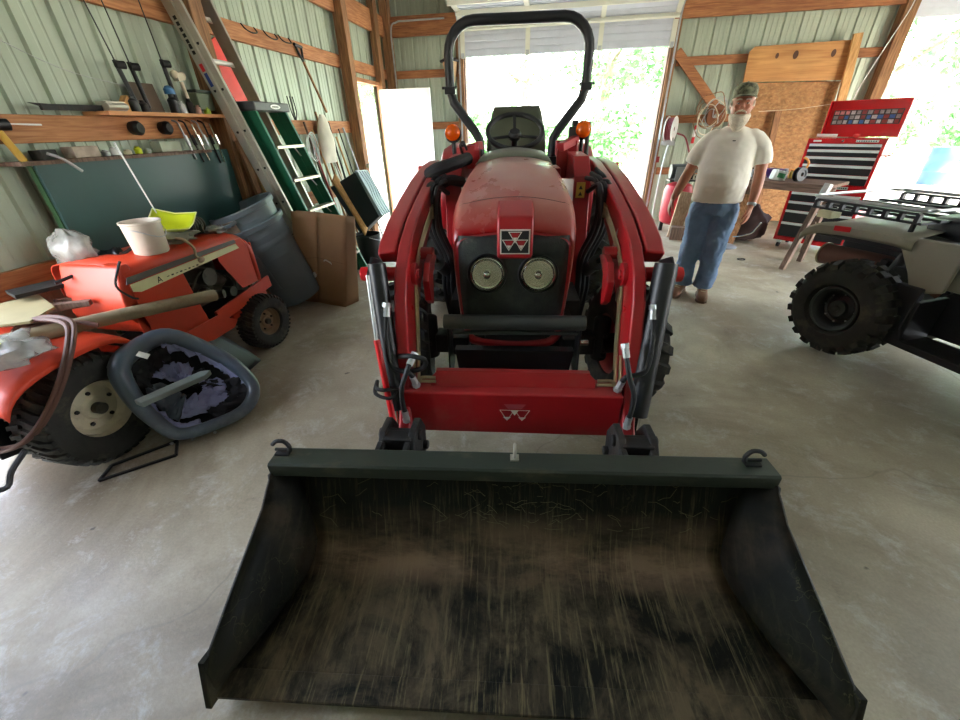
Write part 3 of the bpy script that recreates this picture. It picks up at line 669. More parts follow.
# --- hood
def ring_hood(v, hw, zt, zb, crown, sh=.07):
    """half-width, crown height, lower edge; rounded shoulders"""
    P = []
    P.append(V3((-hw * .90, v, zb)))
    for t in (0.25, .5, .75): P.append(V3((-hw * (.90 + .10 * math.sin(t * math.pi / 2)), v, zb + (zt - crown - sh - zb) * t)))
    for k in range(6):
        a = k / 5 * math.pi / 2; P.append(V3((-hw + sh * (1 - math.cos(a)) - (0), v, zt - crown - sh + sh * math.sin(a))))
    n = 6
    for k in range(1, n):
        t = k / n; x = -(hw - sh) * (1 - t); P.append(V3((x, v, zt - crown * (x / (hw - sh)) ** 2)))
    Q = [V3((-p.x, p.y, p.z)) for p in reversed(P)]
    return P + [V3((0, v, zt))] + Q
def hood():
    cx = -.02
    secs = [(1.335, .265, 1.095, .60, .02, .05), (1.34, .272, 1.11, .62, .02, .055), (1.36, .28, 1.14, .63, .022, .06), (1.40, .284, 1.18, .64, .024, .065), (1.46, .286, 1.215, .66, .025, .07), (1.55, .284, 1.25, .68, .026, .07), (1.75, .274, 1.292, .72, .026, .07), (1.95, .258, 1.325, .76, .026, .065), (2.12, .238, 1.348, .80, .024, .06)]
    rings = [[p + V3((cx, 0, 0)) for p in ring_hood(v, hw, zt, zb, c, sh)] for v, hw, zt, zb, c, sh in secs]
    mb = MB(); mb.loft(rings, closed=False, caps=False)
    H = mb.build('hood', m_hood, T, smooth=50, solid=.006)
    # front face round the grille
    mb = MB()
    ring = rings[0]
    inner = []
    for p in ring:
        q = V3((p.x, p.y, p.z)); dx = p.x - cx; inner.append(V3((cx + dx * .955, 1.325, .60 + (p.z - .60) * .985 if p.z > .65 else p.z)))
    mb.loft([ring, inner], closed=False, caps=False); mb.build('hood_rim', m_red, H, smooth=60)
    # seam across the nose
    mb = MB(); mb.tube([p + V3((0, 0, .0015)) for p in [q + V3((cx, 0, 0)) for q in ring_hood(1.47, .287, 1.2205, .66, .025, .075)][4:-4]], .0018, 5); mb.build('hood_seam', m_plblk, H)
    # cowl
    secs = [(2.125, .236, 1.352, .80, .024, .055), (2.25, .225, 1.372, .82, .022, .05), (2.40, .21, 1.385, .84, .02, .05), (2.46, .20, 1.375, .84, .02, .05), (2.48, .19, 1.34, .84, .02, .05)]
    mb = MB(); mb.loft([[p + V3((cx, 0, 0)) for p in ring_hood(*q)] for q in secs], closed=False, caps=False)
    m_cowl = mat('faded black cowl plastic', '#5f5f4e', .42, var=.1, dirt='#8a8870', damt=.4, dscale=4)
    mb.build('dash_cowl', m_cowl, T, smooth=50, solid=.005)
    # grille screen
    m_grille = mat('dusty black grille mesh', '#1f2422', .6, var=.2, dirt='#555a50', damt=.45, dsoft=.05, dscale=7, bump=.4, bscale=160)
    P = []
    def pane(u, v):
        hw = .252 + .008 * math.sin(v * math.pi) - .02 * (1 - v)
        x = cx - hw + 2 * hw * u; z = .605 + (1.078 - .605) * v
        y = 1.335 - .022 * (1 - ((u - .5) * 2) ** 2) - .012 * math.sin(v * math.pi)
        return V3((x, y, z))
    mb = MB(); mb.grid(pane, 14, 12); g = mb.build('grille', m_grille, T, smooth=60, solid=.004)
    def light(s):
        x = cx + s * .118; z = .912; y = 1.30; q_ = 1.15
        mb = MB(); mb.lathe([(a_ * q_, b_) for a_, b_ in [(.078, .012), (.082, -.002), (.078, -.012), (.070, -.010), (.068, .0)]], (x, y - .004, z), (0, -1, 0), 32, caps=False)
        l = mb.build('headlight', m_plblk, T)
        mb = MB(); mb.lathe([(a_ * q_, b_) for a_, b_ in [(.004, -.028), (.03, -.024), (.05, -.012), (.070, .004)]], (x, y - .004, z), (0, -1, 0), 32); mb.build('reflector', mat('lamp reflector', '#e4e2d4', .1, metal=1, var=.02), l)
        mb = MB(); mb.lathe([(a_ * q_, b_) for a_, b_ in [(.070, 0.004), (.05, .014), (.02, .019), (.002, .02)]], (x, y - .004, z), (0, -1, 0), 32, caps=False); mb.build('lens', m_glass, l, solid=.003)
        mb = MB(); mb.sphere((x, y - .010, z), .020, 14); mb.build('bulb', m_chrome, l)
        MB().tube([V3((x, y - .008, z)) + V3((math.cos(a) * .074, 0, math.sin(a) * .074)) for a in [i * math.pi / 20 for i in range(40)]], .0045, 8, closed=True).build('chrome_ring', m_chrome, l)
    mirror(light)
    # badge
    mb = MB(); mb.prism([(1.285, .985), (1.285, 1.12), (1.30, 1.165), (1.36, 1.19), (1.45, 1.215), (1.45, 1.10), (1.34, 1.02), (1.32, .985)], (cx + .008 - .08, 0, 0), (0, 1, 0), (0, 0, 1), (.16, 0, 0))
    bd = mb.build('badge_housing', m_red, T, bevel=.012, seg=3)
    y = 1.283; zc = 1.062; bx = cx + .008
    MB().box((bx, y, zc), (.132, .004, .108)).build('badge_border', m_wht, bd, smooth=0)
    MB().box((bx, y - .003, zc), (.120, .004, .096)).build('badge_plate', m_plblk, bd, smooth=0)
    mw, mr = MB(), MB(); yy = y - .0058
    for a, b in ((0, .022), (-.027, -.012), (.027, -.012)):
        w, h = (.062, .05); tri_out(mw, bx + a, zc + b - .002, w, h, .2, yy)
        z0 = zc + b + h / 2 - .007; xl = w / 2 - .011
        k = .52
        mr.add([(bx + a - xl, yy, z0), (bx + a + xl, yy, z0), (bx + a + xl * k, yy, z0 - .02), (bx + a - xl * k, yy, z0 - .02)], [(0, 1, 2, 3)])
        mw.add([(bx + a - xl * k * .95, yy, z0 - .0202), (bx + a + xl * k * .95, yy, z0 - .0202), (bx + a, yy, z0 - .036)], [(0, 1, 2)])
    mw.build('triangle_outlines', m_wht, bd, smooth=0); mr.build('triangle_fill', m_red, bd, smooth=0)
    # small latches at the foot of the grille
    mb = MB()
    for s in (-1, 1): mb.cyl((cx + s * .215, 1.305, .635), (cx + s * .20, 1.30, .69), .006); mb.sphere((cx + s * .20, 1.298, .69), .011, 8)
    mb.build('hood_latch', m_galv, T)
hood()
# red lower bumper, brush guard
mb = MB(); mb.tube(smooth_path([(-.26, 1.40, .56), (-.20, 1.34, .535), (0, 1.32, .525), (.17, 1.34, .535), (.23, 1.40, .56)], 6), .022, 10); mb.build('lower_bumper', m_red, T)
g = MB().cyl((-.345, 1.22, .70), (.325, 1.22, .70), .036, n=24).build('brush_guard', m_greyst, T, bevel=.004)
mb = MB()
for s in (-1, 1):
    cx = -.01
    MB().prism([(1.20, .70), (1.27, .70), (1.36, .42), (1.20, .36), (1.17, .42)], (cx + s * .31, 0, 0), (0, 1, 0), (0, 0, 1), (s * .008, 0, 0)).build('guard_side', m_black, g, bevel=.002)
mb = MB(); mb.cyl((-.31, 1.24, .635), (.30, 1.24, .635), .010); mb.build('guard_rod', m_greyst, g)
mb = MB(); mb.prism([(-.295, .56), (.28, .56), (.262, .405), (-.275, .405)], (0, 1.19, 0), (1, 0, 0), (0, 0, 1), (0, .008, 0)); mb.box((-.007, 1.21, .562), (.575, .05, .008)); mb.box((-.007, 1.23, .405), (.54, .08, .008))
for x in (-.06, .09): mb.bolt((x, 1.19, .435), (0, -1, 0), .01, .008)
mb.build('guard_plate', m_black, g, bevel=.002)
# chassis, engine, axle
mb = MB(); mb.box((0, 1.62, .42), (.34, .66, .14)); mb.box((0, 2.15, .52), (.30, .6, .30)); mb.box((0, 2.8, .55), (.36, .8, .34)); mb.box((0, 1.75, .78), (.36, .7, .40)); mb.cyl((-.18, 1.6, .62), (.18, 1.6, .62), .09)
mb.build('chassis', m_dark, T, bevel=.015)
mb = MB(); mb.cyl((.20, 1.62, .95), (.20, 2.0, .98), .04); mb.cyl((-.2, 1.7, .88), (-.2, 1.95, .9), .05); mb.sphere((.22, 1.5, .80), (.05, .08, .08), 12); mb.box((-.22, 1.6, .74), (.08, .16, .16)); mb.cyl((.23, 1.55, .6), (.23, 1.8, .62), .045)
mb.build('engine_parts', m_dark, T, bevel=.006)
mb = MB(); mb.beam((-.48, 1.68, .36), (.48, 1.68, .36), .12, .12); mb.cyl((-.52, 1.68, .25), (-.52, 1.68, .52), .05); mb.cyl((.52, 1.68, .25), (.52, 1.68, .52), .05); mb.cyl((-.3, 1.58, .36), (.3, 1.58, .36), .018)
mb.build('front_axle', m_dark, T, bevel=.01)
MB().cyl((.29, 1.45, .475), (.40, 1.45, .475), .016).build('steering_ram', m_chrome, T)

def ag_tyre(mb, c, Rr, w, axis, lugs=18, lug_h=.03, rim=.5, rot=0):
    """tyre with chevron lugs, lathed about axis"""
    h = w / 2
    prof = [(Rr * rim, -h * .55), (Rr * rim * 1.04, -h * .8), (Rr * .72, -h * 1.02), (Rr * .86, -h * 1.0), (Rr * .94, -h * .86), (Rr * .965, -h * .5), (Rr * .97, 0), (Rr * .965, h * .5), (Rr * .94, h * .86), (Rr * .86, h), (Rr * .72, h * 1.02), (Rr * rim * 1.04, h * .8), (Rr * rim, h * .55)]
    mb.lathe(prof, c, axis, 48, caps=False)
    x, y, z = frame_from(axis); c = V3(c)
    for s in (-1, 1):
        for i in range(lugs):
            a0 = 2 * math.pi * (i + (0.5 if s > 0 else 0)) / lugs; da = 2 * math.pi / lugs
            pts_in = []; pts_out = []
            K = 6
            for k in range(K + 1):
                t = k / K; a = a0 + da * .62 * t; hh = s * h * (-.08 + 1.08 * t)
                rb = Rr * (.965 - (.0 if t < .7 else (t - .7) * .30)); rt = rb + lug_h * (1 - .2 * t)
                wd = da * .21 * (1 + .3 * t)
                ring = []
                for (aa, r_) in ((a - wd, rb), (a - wd * .7, rt), (a + wd * .7, rt), (a + wd, rb)):
                    ring.append(c + z * hh + (x * math.cos(aa) + y * math.sin(aa)) * r_)
                pts_in.append(ring)
            mb.loft(pts_in)
    return mb
def front_wheel(s):
    wr = bpy.data.objects.new('front_wheel', None); COL.objects.link(wr); wr.parent = T; wr.location = (s * .655, 1.68, .36); wr.rotation_euler = (0, 0, R(9))
    mb = MB(); ag_tyre(mb, (0, 0, 0), .345, .27, (1, 0, 0), 18, .03, .52); mb.build('tyre', m_tread, wr, smooth=40)
    mb = MB(); mb.lathe([(.001, .0), (.06, .0), (.07, .03), (.10, .04), (.13, .02), (.165, .05), (.185, .09), (.19, .10)], (0, 0, 0), (s, 0, 0), 32, caps=False); mb.lathe([(.19, -.10), (.16, -.06), (.15, .0), (.06, .0)], (0, 0, 0), (s, 0, 0), 32, caps=False)
    mb.build('rim', m_red, wr, solid=.004)
    mb = MB(); mb.cyl((-s * .14, 0, 0), (s * .04, 0, 0), .06)
    for k in range(6): a = k * math.pi / 3; mb.bolt((-s * .14, .075 * math.cos(a), .075 * math.sin(a)), (s, 0, 0), .012, .02); mb.bolt((s * .03, .05 * math.cos(a), .05 * math.sin(a)), (s, 0, 0), .01, .02)
    mb.build('hub', m_dark, wr)
mirror(front_wheel)
def rear_wheel(s):
    wr = bpy.data.objects.new('rear_wheel', None); COL.objects.link(wr); wr.parent = T; wr.location = (s * .66, 3.3, .62)
    mb = MB(); ag_tyre(mb, (0, 0, 0), .60, .34, (1, 0, 0), 20, .04, .55); mb.build('tyre', m_tread, wr, smooth=40)
    mb = MB(); mb.lathe([(.001, .0), (.12, .0), (.15, .04), (.25, .04), (.31, .12), (.34, .14)], (0, 0, 0), (s, 0, 0), 32, caps=False); mb.lathe([(.34, -.14), (.28, -.05), (.12, 0)], (0, 0, 0), (s, 0, 0), 32, caps=False); mb.build('rim', m_red, wr, solid=.004)
mirror(rear_wheel)
# fenders and platform
def fender(s):
    prof = [(2.72, .80), (2.72, 1.10), (2.78, 1.28), (2.95, 1.36), (3.4, 1.38), (3.75, 1.28), (3.95, 1.0)]
    rings = [[V3((s * .36, v, z)), V3((s * .50, v, z + .012)), V3((s * .56, v, z)), V3((s * .575, v, z - .03))] for v, z in prof]
    mb = MB(); mb.loft(rings, closed=False, caps=False)
    mb.prism([(2.72, .80), (2.72, 1.10), (2.78, 1.28), (2.95, 1.36), (3.4, 1.38), (3.75, 1.28), (3.95, 1.0), (3.95, .7), (3.0, .6)], (s * .36, 0, 0), (0, 1, 0), (0, 0, 1), (s * .005, 0, 0))
    f = mb.build('fender', m_red, T, solid=.005)
mirror(fender)
MB().box((0, 2.9, .62), (.86, .75, .03)).build('platform', m_black, T, bevel=.004)
# red uprights and linkages round the console
mb = MB(); mb.box((.30, 2.50, 1.28), (.07, .05, .18)); mb.beam((.28, 2.45, 1.38), (.40, 2.6, 1.42), .05, .05); mb.box((.335, 2.6, 1.37), (.14, .1, .09)); mb.box((.24, 2.3, 1.2), (.05, .25, .16)); mb.build('console_bracket', m_red, T, bevel=.006)
mb = MB(); mb.box((-.30, 2.52, 1.33), (.10, .08, .14)); mb.beam((-.24, 2.48, 1.40), (-.40, 2.60, 1.36), .05, .05); mb.box((-.25, 2.40, 1.2), (.04, .2, .2))
mb.build('console_bracket', m_red, T, bevel=.006)
mb = MB(); mb.box((.385, 2.62, 1.46), (.075, .06, .07)); mb.box((.385, 2.62, 1.51), (.04, .04, .04)); mb.build('control_box', m_greyst, T, bevel=.006)
mb = MB(); mb.tube(smooth_path([(-.37, 2.55, 1.34), (-.38, 2.5, 1.40), (-.35, 2.46, 1.41), (-.33, 2.5, 1.36)], 5), .009, 8); mb.sphere((-.36, 2.48, 1.41), .02, 10); mb.build('lever', m_plblk, T)
mb = MB(); mb.cyl((.47, 2.58, 1.28), (.47, 2.6, 1.52), .016); mb.build('joystick', m_greyst, T)

# steering wheel
S = bpy.data.objects.new('steering_wheel', None); COL.objects.link(S); S.parent = T; S.location = (-.015, 2.70, 1.475); S.rotation_euler = (R(33), 0, R(2))
mb = MB(); mb.tube([(math.cos(a) * .19, math.sin(a) * .19, 0) for a in [i * math.pi / 24 for i in range(48)]], .017, 10, closed=True); mb.build('wheel_rim', m_plblk, S)
mb = MB()
for a in (90, 205, 335): mb.beam((math.cos(R(a)) * .02, math.sin(R(a)) * .02, -.03), (math.cos(R(a)) * .175, math.sin(R(a)) * .175, 0), .022, .008)
mb.lathe([(.001, 0), (.035, 0), (.045, -.02), (.04, -.05), (.001, -.05)], (0, 0, -.0), (0, 0, 1), 20, caps=False); mb.build('wheel_spoke', m_plblk, S)
MB().cyl((0, 0, -.35), (0, 0, -.03), .022).build('steering_column', m_plblk, S)
# seat
m_seat = mat('dark olive vinyl seat', '#454a38', .5, var=.1)
def seat():
    mb = MB()
    def ring(z, y, hw, t):
        return [V3((hw * math.copysign(abs(math.cos(a)) ** .45, math.cos(a)), y + t * math.copysign(abs(math.sin(a)) ** .6, math.sin(a)), z)) for a in [i * math.pi / 12 for i in range(24)]]
    mb.loft([ring(1.02, 3.30, .22, .05), ring(1.10, 3.33, .25, .07), ring(1.30, 3.38, .255, .07), ring(1.44, 3.41, .25, .06), ring(1.53, 3.43, .225, .055), ring(1.60, 3.45, .21, .05), ring(1.65, 3.46, .19, .03)])
    s = mb.build('seat', m_seat, T, smooth=60)
    mb = MB(); mb.loft([[V3((p.x * k, 3.12 + (p.y) * k, z)) for p in [V3((.24 * math.copysign(abs(math.cos(a)) ** .4, math.cos(a)), .24 * math.copysign(abs(math.sin(a)) ** .4, math.sin(a)), 0)) for a in [i * math.pi / 12 for i in range(24)]]] for z, k in ((.90, .9), (.94, 1), (1.0, 1), (1.04, .93))])
    mb.build('seat_cushion', m_seat, s, smooth=60)
    MB().box((0, 3.15, .78), (.3, .3, .22)).build('seat_base', m_black, s, bevel=.01)
seat()
# roll bar
pts = [(-.30, 1.28), (-.305, 1.41), (-.345, 1.475), (-.43, 1.58), (-.51, 1.68), (-.535, 1.77), (-.535, 1.99)]
for k in range(1, 7): a = k / 6 * math.pi / 2; pts.append((-.535 + .20 * (1 - math.cos(a)), 1.99 + .20 * math.sin(a)))
pts = pts + [(-x, z) for x, z in reversed(pts)]
rb = MB().tube([(x + .0, 3.3, z) for x, z in pts], .036, 14).build('roll_bar', m_black, T, smooth=50)
for s in (-1, 1):
    mb = MB(); mb.box((s * .533, 3.3, 1.76), (.085, .085, .05)); mb.cyl((s * .48, 3.3, 1.78), (s * .60, 3.3, 1.78), .010); mb.build('roll_bar_joint', m_black, rb, bevel=.004)
    MB().box((s * .30, 3.3, 1.2), (.12, .12, .16)).build('roll_bar_mount', m_black, rb, bevel=.004)
# amber beacons
m_amb = mat('amber lamp lens', '#ff6a08', .2, var=.02, trans=.35)
def beacon(s):
    b = MB().cyl((s * .44, 2.63, 1.28), (s * .44, 2.63, 1.45), .013).cyl((s * .44, 2.63, 1.425), (s * .44, 2.63, 1.45), .03).build('beacon_bracket', m_plblk, T, bevel=.002)
    MB().lathe([(.001, -.035), (.034, -.03), (.05, -.01), (.052, .012), (.042, .034), (.022, .047), (.001, .05)], (s * .44, 2.60, 1.475), (0, -1, .25), 24, caps=False).build('amber_lens', m_amb, b)
    MB().lathe([(.056, -.02), (.058, -.03), (.05, -.045), (.001, -.045)], (s * .44, 2.60, 1.475), (0, -1, .25), 24, caps=False).build('lens_back', m_plblk, b)
mirror(beacon)
# ------------------------------------------------------------------ left side of the shed
m_mow = mat('faded orange red mower paint', '#c23a1c', .42, var=.08, dirt='#8a4a34', damt=.22, dscale=3)
m_cream = mat('cream rim paint', '#d8cdb0', .5, var=.08, dirt='#8a7458', damt=.3, dscale=6)
m_tan = mat('tan cardboard tube', '#8f8266', .75, var=.15, dirt='#4c4334', damt=.3, dscale=5)
m_engine = mat('oily engine casting', '#4b4a3e', .5, metal=.4, var=.3, dirt='#1c1a16', damt=.5, dscale=10)
m_clear = mat('crumpled clear plastic', '#a3a39a', .2, var=.3, scale=15, alpha=.62, bump=.6, bscale=25)
m_vinyl = mat('worn blue grey vinyl', '#48545f', .35, var=.1, dirt='#7f8790', damt=.25, dscale=3, coat=.2)
m_lilac = mat('lilac lining fabric', '#8a8fb5', .8, var=.15)
m_blkcl = mat('black lining cloth', '#0f1014', .8, var=.2)
m_gcan = mat('grey blue bin plastic', '#67757a', .5, var=.08, dirt='#454c4c', damt=.2, dscale=3)
m_card = mat('brown corrugated cardboard', '#94714f', .8, var=.06, dirt='#7a5a3c', damt=.15)
m_green = mat('green fibreglass rail', '#0f6b4c', .4, var=.05)
m_slate = mat('dark green table top', '#2b4f4d', .38, var=.12, scale=2, dirt='#4a5f5c', damt=.2, dscale=1.5)
m_yel = mat('lime yellow plastic', '#c6d21c', .4, var=.04)
m_pail = mat('off white pail plastic', '#c9bca9', .5, var=.05, dirt='#a8967e', damt=.2, dscale=6)

def turf_tyre(mb, Rr, w, axis=(1, 0, 0), rim=.52, n=38, deep=.017):
    h = w / 2
    mb.lathe([(Rr * rim, -h * .7), (Rr * (rim + .06), -h * .9), (Rr * .80, -h * 1.0), (Rr * .92, -h * .93), (Rr * .975, -h * .75), (Rr * .985, 0), (Rr * .975, h * .75), (Rr * .92, h * .93), (Rr * .80, h), (Rr * (rim + .06), h * .9), (Rr * rim, h * .7)], (0, 0, 0), axis, 48, caps=False)
    x, y, z = frame_from(axis)
    for i in range(n):
        for s in (-1, 1):
            a = 2 * math.pi * (i + (.5 if s > 0 else 0)) / n; wd = math.pi / n * .52
            ring = []
            for t in (0.04, .35, .7, 1.0):
                hh = s * h * t; rb = Rr * (.975 if t < .8 else .90); rt = rb + deep; aa = a + .10 * t
                ring.append([z * hh + (x * math.cos(q) + y * math.sin(q)) * r_ for q, r_ in ((aa - wd, rb), (aa - wd * .8, rt), (aa + wd * .8, rt), (aa + wd, rb))])
            mb.loft(ring)
    return mb

def mower_wheel(name, parent, loc, Rr, w, s, mrim, rz=0):
    wr = bpy.data.objects.new(name, None); COL.objects.link(wr); wr.parent = parent; wr.location = loc; wr.rotation_euler = (0, 0, R(rz))
    turf_tyre(MB(), Rr, w).build('tyre', m_tread, wr, smooth=40)
    q = Rr * .66; d = s * w / 2
    MB().lathe([(.001, d * .30), (q * .28, d * .30), (q * .34, d * .18), (q * .62, d * .10), (q * .74, d * .32), (q * .80, d * .15), (q * .92, d * .55), (q * .97, d * .82), (q * 1.06, d * .90), (q * 1.04, d * .78)], (0, 0, 0), (1, 0, 0), 40, caps=False).build('rim', mrim, wr, solid=.003)
    mb = MB(); mb.cyl((d * .1, 0, 0), (d * .62, 0, 0), q * .16)
    mb.build('axle_end', m_engine, wr)
    for k in range(5):
        a = k * 2 * math.pi / 5 + .3; MB().bolt((d * .22, q * .46 * math.cos(a), q * .46 * math.sin(a)), (s, 0, 0), q * .055, .01).build('wheel_bolt', m_dark, wr)
    return wr

# --- near mower (only its rear corner is in view)
A = thing('lawn_mower', 'orange riding mower at the left edge, large white wheel rim, cluttered fender', 'lawn mower', (-2.62, 1.28, 0))
def fendA():
    mb = MB()
    prof = [(-.36, .50), (-.33, .565), (-.26, .61), (-.14, .635), (0, .645), (.12, .64), (.20, .61), (.25, .56), (.27, .50)]
    rings = []
    for y, z in prof: rings.append([V3((.42, y, z - .045)), V3((.425, y, z - .02)), V3((.40, y, z)), V3((.25, y, z + .01)), V3((.0, y, z + .005)), V3((-.25, y, z + .01)), V3((-.36, y, z))])
    mb.loft(rings, closed=False, caps=False)
    mb.build('fender', m_mow, A, solid=.006, sub=1)
    mb = MB(); mb.prism([(-.34, .50), (-.26, .57), (-.14, .60), (.12, .60), (.22, .54), (.26, .48), (.26, .20), (.0, .12), (-.34, .2)], (.13, 0, 0), (0, 1, 0), (0, 0, 1), (.01, 0, 0)); mb.build('fender_liner', m_black, A)
    mb = MB(); mb.box((-.1, -.1, .36), (.4, 1.0, .12)); mb.box((-.1, -.6, .45), (.42, .35, .32)); mb.build('body', m_mow, A, bevel=.02)
    mb = MB(); mb.box((0, 0, .26), (.36, .12, .12)); mb.cyl((-.3, -.03, .27), (.30, -.03, .27), .025); mb.build('rear_axle', m_dark, A, bevel=.01)
    MB().tube(smooth_path([(.32, -.33, .28), (.34, -.42, .24), (.36, -.47, .20), (.34, -.52, .22)], 4), .012, 8).build('hitch_hook', m_black, A)
fendA()
mower_wheel('rear_wheel', A, (.295, -.01, .282), .285, .225, 1, m_cream)
mower_wheel('rear_wheel', A, (-.25, .03, .272), .275, .22, -1, m_cream)
mower_wheel('front_wheel', A, (.22, -1.15, .19), .19, .13, 1, m_cream)
# --- far mower
Bm = thing('lawn_mower', 'orange riding mower with open engine bay and cream side stripe, behind the near mower', 'lawn mower', (-2.52, 2.2, 0))
def mowB():
    hw = .245
    def ring(y, zt, zb=.50, hw=hw, r=.06):
        P = [V3((-hw, y, zb)), V3((-hw * 1.02, y, (zb + zt) / 2)), V3((-hw, y, zt - r))]
        for k in range(1, 5): a = k / 4 * math.pi / 2; P.append(V3((-hw + r * (1 - math.cos(a)), y, zt - r + r * math.sin(a))))
        P.append(V3((-.09, y, zt + .012)))
        return P + [V3((-p.x, p.y, p.z)) for p in reversed(P)]
    P0 = [ring(-.50, .895), ring(-.3, .89), ring(0, .885), ring(.25, .88), ring(.38, .87), ring(.44, .85, r=.09)]
    mb = MB(); mb.loft([r_[:-2] for r_ in P0], closed=False, caps=False)
    H = mb.build('hood', m_mow, Bm, smooth=50, solid=.005)
    mb = MB()
    mb.prism([(-.50, .50), (-.50, .84), (-.17, .84), (-.13, .50)], (.242, 0, 0), (0, 1, 0), (0, 0, 1), (.006, 0, 0))
    mb.prism([(-.17, .76), (-.17, .84), (.14, .84), (.14, .775)], (.242, 0, 0), (0, 1, 0), (0, 0, 1), (.006, 0, 0))
    mb.prism([(.14, .84), (.14, .74), (.27, .50), (.44, .50), (.44, .76), (.40, .84)], (.242, 0, 0), (0, 1, 0), (0, 0, 1), (.006, 0, 0))
    mb.build('hood_side', m_mow, Bm, smooth=0)
    mb = MB(); mb.loft([ring(.44, .85, r=.09), ring(.48, .82, r=.09), ring(.50, .78, .52, .23, .09)], closed=False, caps=False); mb.prism([(-.23, .52), (.23, .52), (.23, .78), (-.23, .78)], (0, .495, 0), (1, 0, 0), (0, 0, 1), (0, .01, 0))
    mb.build('grille_cap', m_mow, Bm, smooth=50, solid=.004)
    # stripe
    s = MB().prism([(-.50, .76), (-.50, .80), (.33, .815), (.35, .78), (-.46, .745)], (.252, 0, 0), (0, 1, 0), (0, 0, 1), (.004, 0, 0)).build('side_stripe', mat('cream stripe', '#d9d3a4', .5), Bm, smooth=0)
    MB().prism([(-.52, .805), (-.50, .84), (.33, .845), (.34, .82)], (.251, 0, 0), (0, 1, 0), (0, 0, 1), (.003, 0, 0)).build('grey_stripe', mat('grey stripe', '#5d5853', .5), Bm, smooth=0)
    mb = MB(); rr = random.Random(3)
    mb.beam((.2572, -.345, .757), (.2572, -.33, .79), .004, .001, (1, 0, 0)); mb.beam((.2572, -.33, .79), (.2572, -.315, .757), .004, .001, (1, 0, 0)); mb.beam((.2572, -.34, .768), (.2572, -.32, .768), .004, .001, (1, 0, 0))
    for k in range(8): y = -.27 + .032 * k; mb.box((.2572, y, .773), (.001, .016, .004 + .004 * (k % 2)))
    mb.build('stripe_lettering', m_plblk, s, smooth=0)
    # side skirt panels and frame rail
    mb = MB(); mb.prism([(-.54, .40), (-.54, .70), (-.15, .70), (-.10, .40)], (.230, 0, 0), (0, 1, 0), (0, 0, 1), (.01, 0, 0)); mb.prism([(-.50, .28), (-.56, .42), (-.05, .42), (.10, .32), (.05, .28)], (.26, 0, 0), (0, 1, 0), (0, 0, 1), (.01, 0, 0))
    mb.build('side_panel', m_mow, Bm, bevel=.003)
    mb = MB(); mb.beam((.26, -.05, .40), (.25, .56, .46), .02, .09); mb.beam((.23, .10, .33), (.23, .50, .38), .03, .04); mb.build('frame_rail', m_mow, Bm, bevel=.004)
    # dash and step at the rear
    mb = MB(); mb.prism([(-.57, .64), (-.55, .78), (-.51, .905), (-.44, .905), (-.44, .50), (-.50, .50)], (-.16, 0, 0), (0, 1, 0), (0, 0, 1), (.40, 0, 0))
    mb.build('dash_body', m_mow, Bm, bevel=.02)
    mb = MB(); mb.tube(smooth_path([(.262, -.50, .93), (.265, -.53, .90), (.265, -.58, .82), (.262, -.53, .74), (.262, -.50, .72)], 5), .006, 6); mb.build('hood_edge_trim', m_dark, Bm)
    # engine
    mb = MB(); mb.box((0.0, .12, .55), (.30, .34, .16)); mb.cyl((.05, .05, .66), (.22, .05, .66), .06); mb.cyl((.0, .2, .55), (.0, .2, .74), .10); mb.sphere((.16, .16, .60), (.05, .07, .05), 12); mb.sphere((.18, .0, .56), (.04, .05, .04), 10)
    mb.tube(smooth_path([(.18, -.08, .62), (.20, .0, .70), (.19, .1, .69), (.2, .2, .60)], 5), .008, 8); mb.tube(smooth_path([(.2, .22, .50), (.22, .24, .58), (.2, .2, .64)], 5), .014, 8); mb.cyl((.12, .05, .52), (.235, .10, .52), .03); mb.cyl((.15, .2, .5), (.225, .2, .5), .035)
    mb.build('engine', m_engine, Bm)
    mb = MB(); mb.cyl((-.30, .33, .205), (.27, .33, .205), .018); mb.beam((0, 0, .38), (0, .5, .36), .2, .06); mb.beam((.1, -.2, .28), (.2, .33, .24), .02, .02); mb.beam((.05, 0, .3), (.2, .3, .22), .015, .015); mb.box((0, -.4, .35), (.4, .7, .08)); mb.build('chassis', m_dark, Bm, bevel=.003)
mowB()
mower_wheel('front_wheel', Bm, (.285, .33, .205), .205, .155, 1, mat('dirty tan rim', '#9a8465', .55, var=.15, dirt='#4c3c2a', damt=.35), rz=-6)
mower_wheel('front_wheel', Bm, (-.285, .33, .205), .205, .155, -1, m_cream)
mower_wheel('rear_wheel', Bm, (-.25, -.75, .275), .275, .2, -1, m_cream)

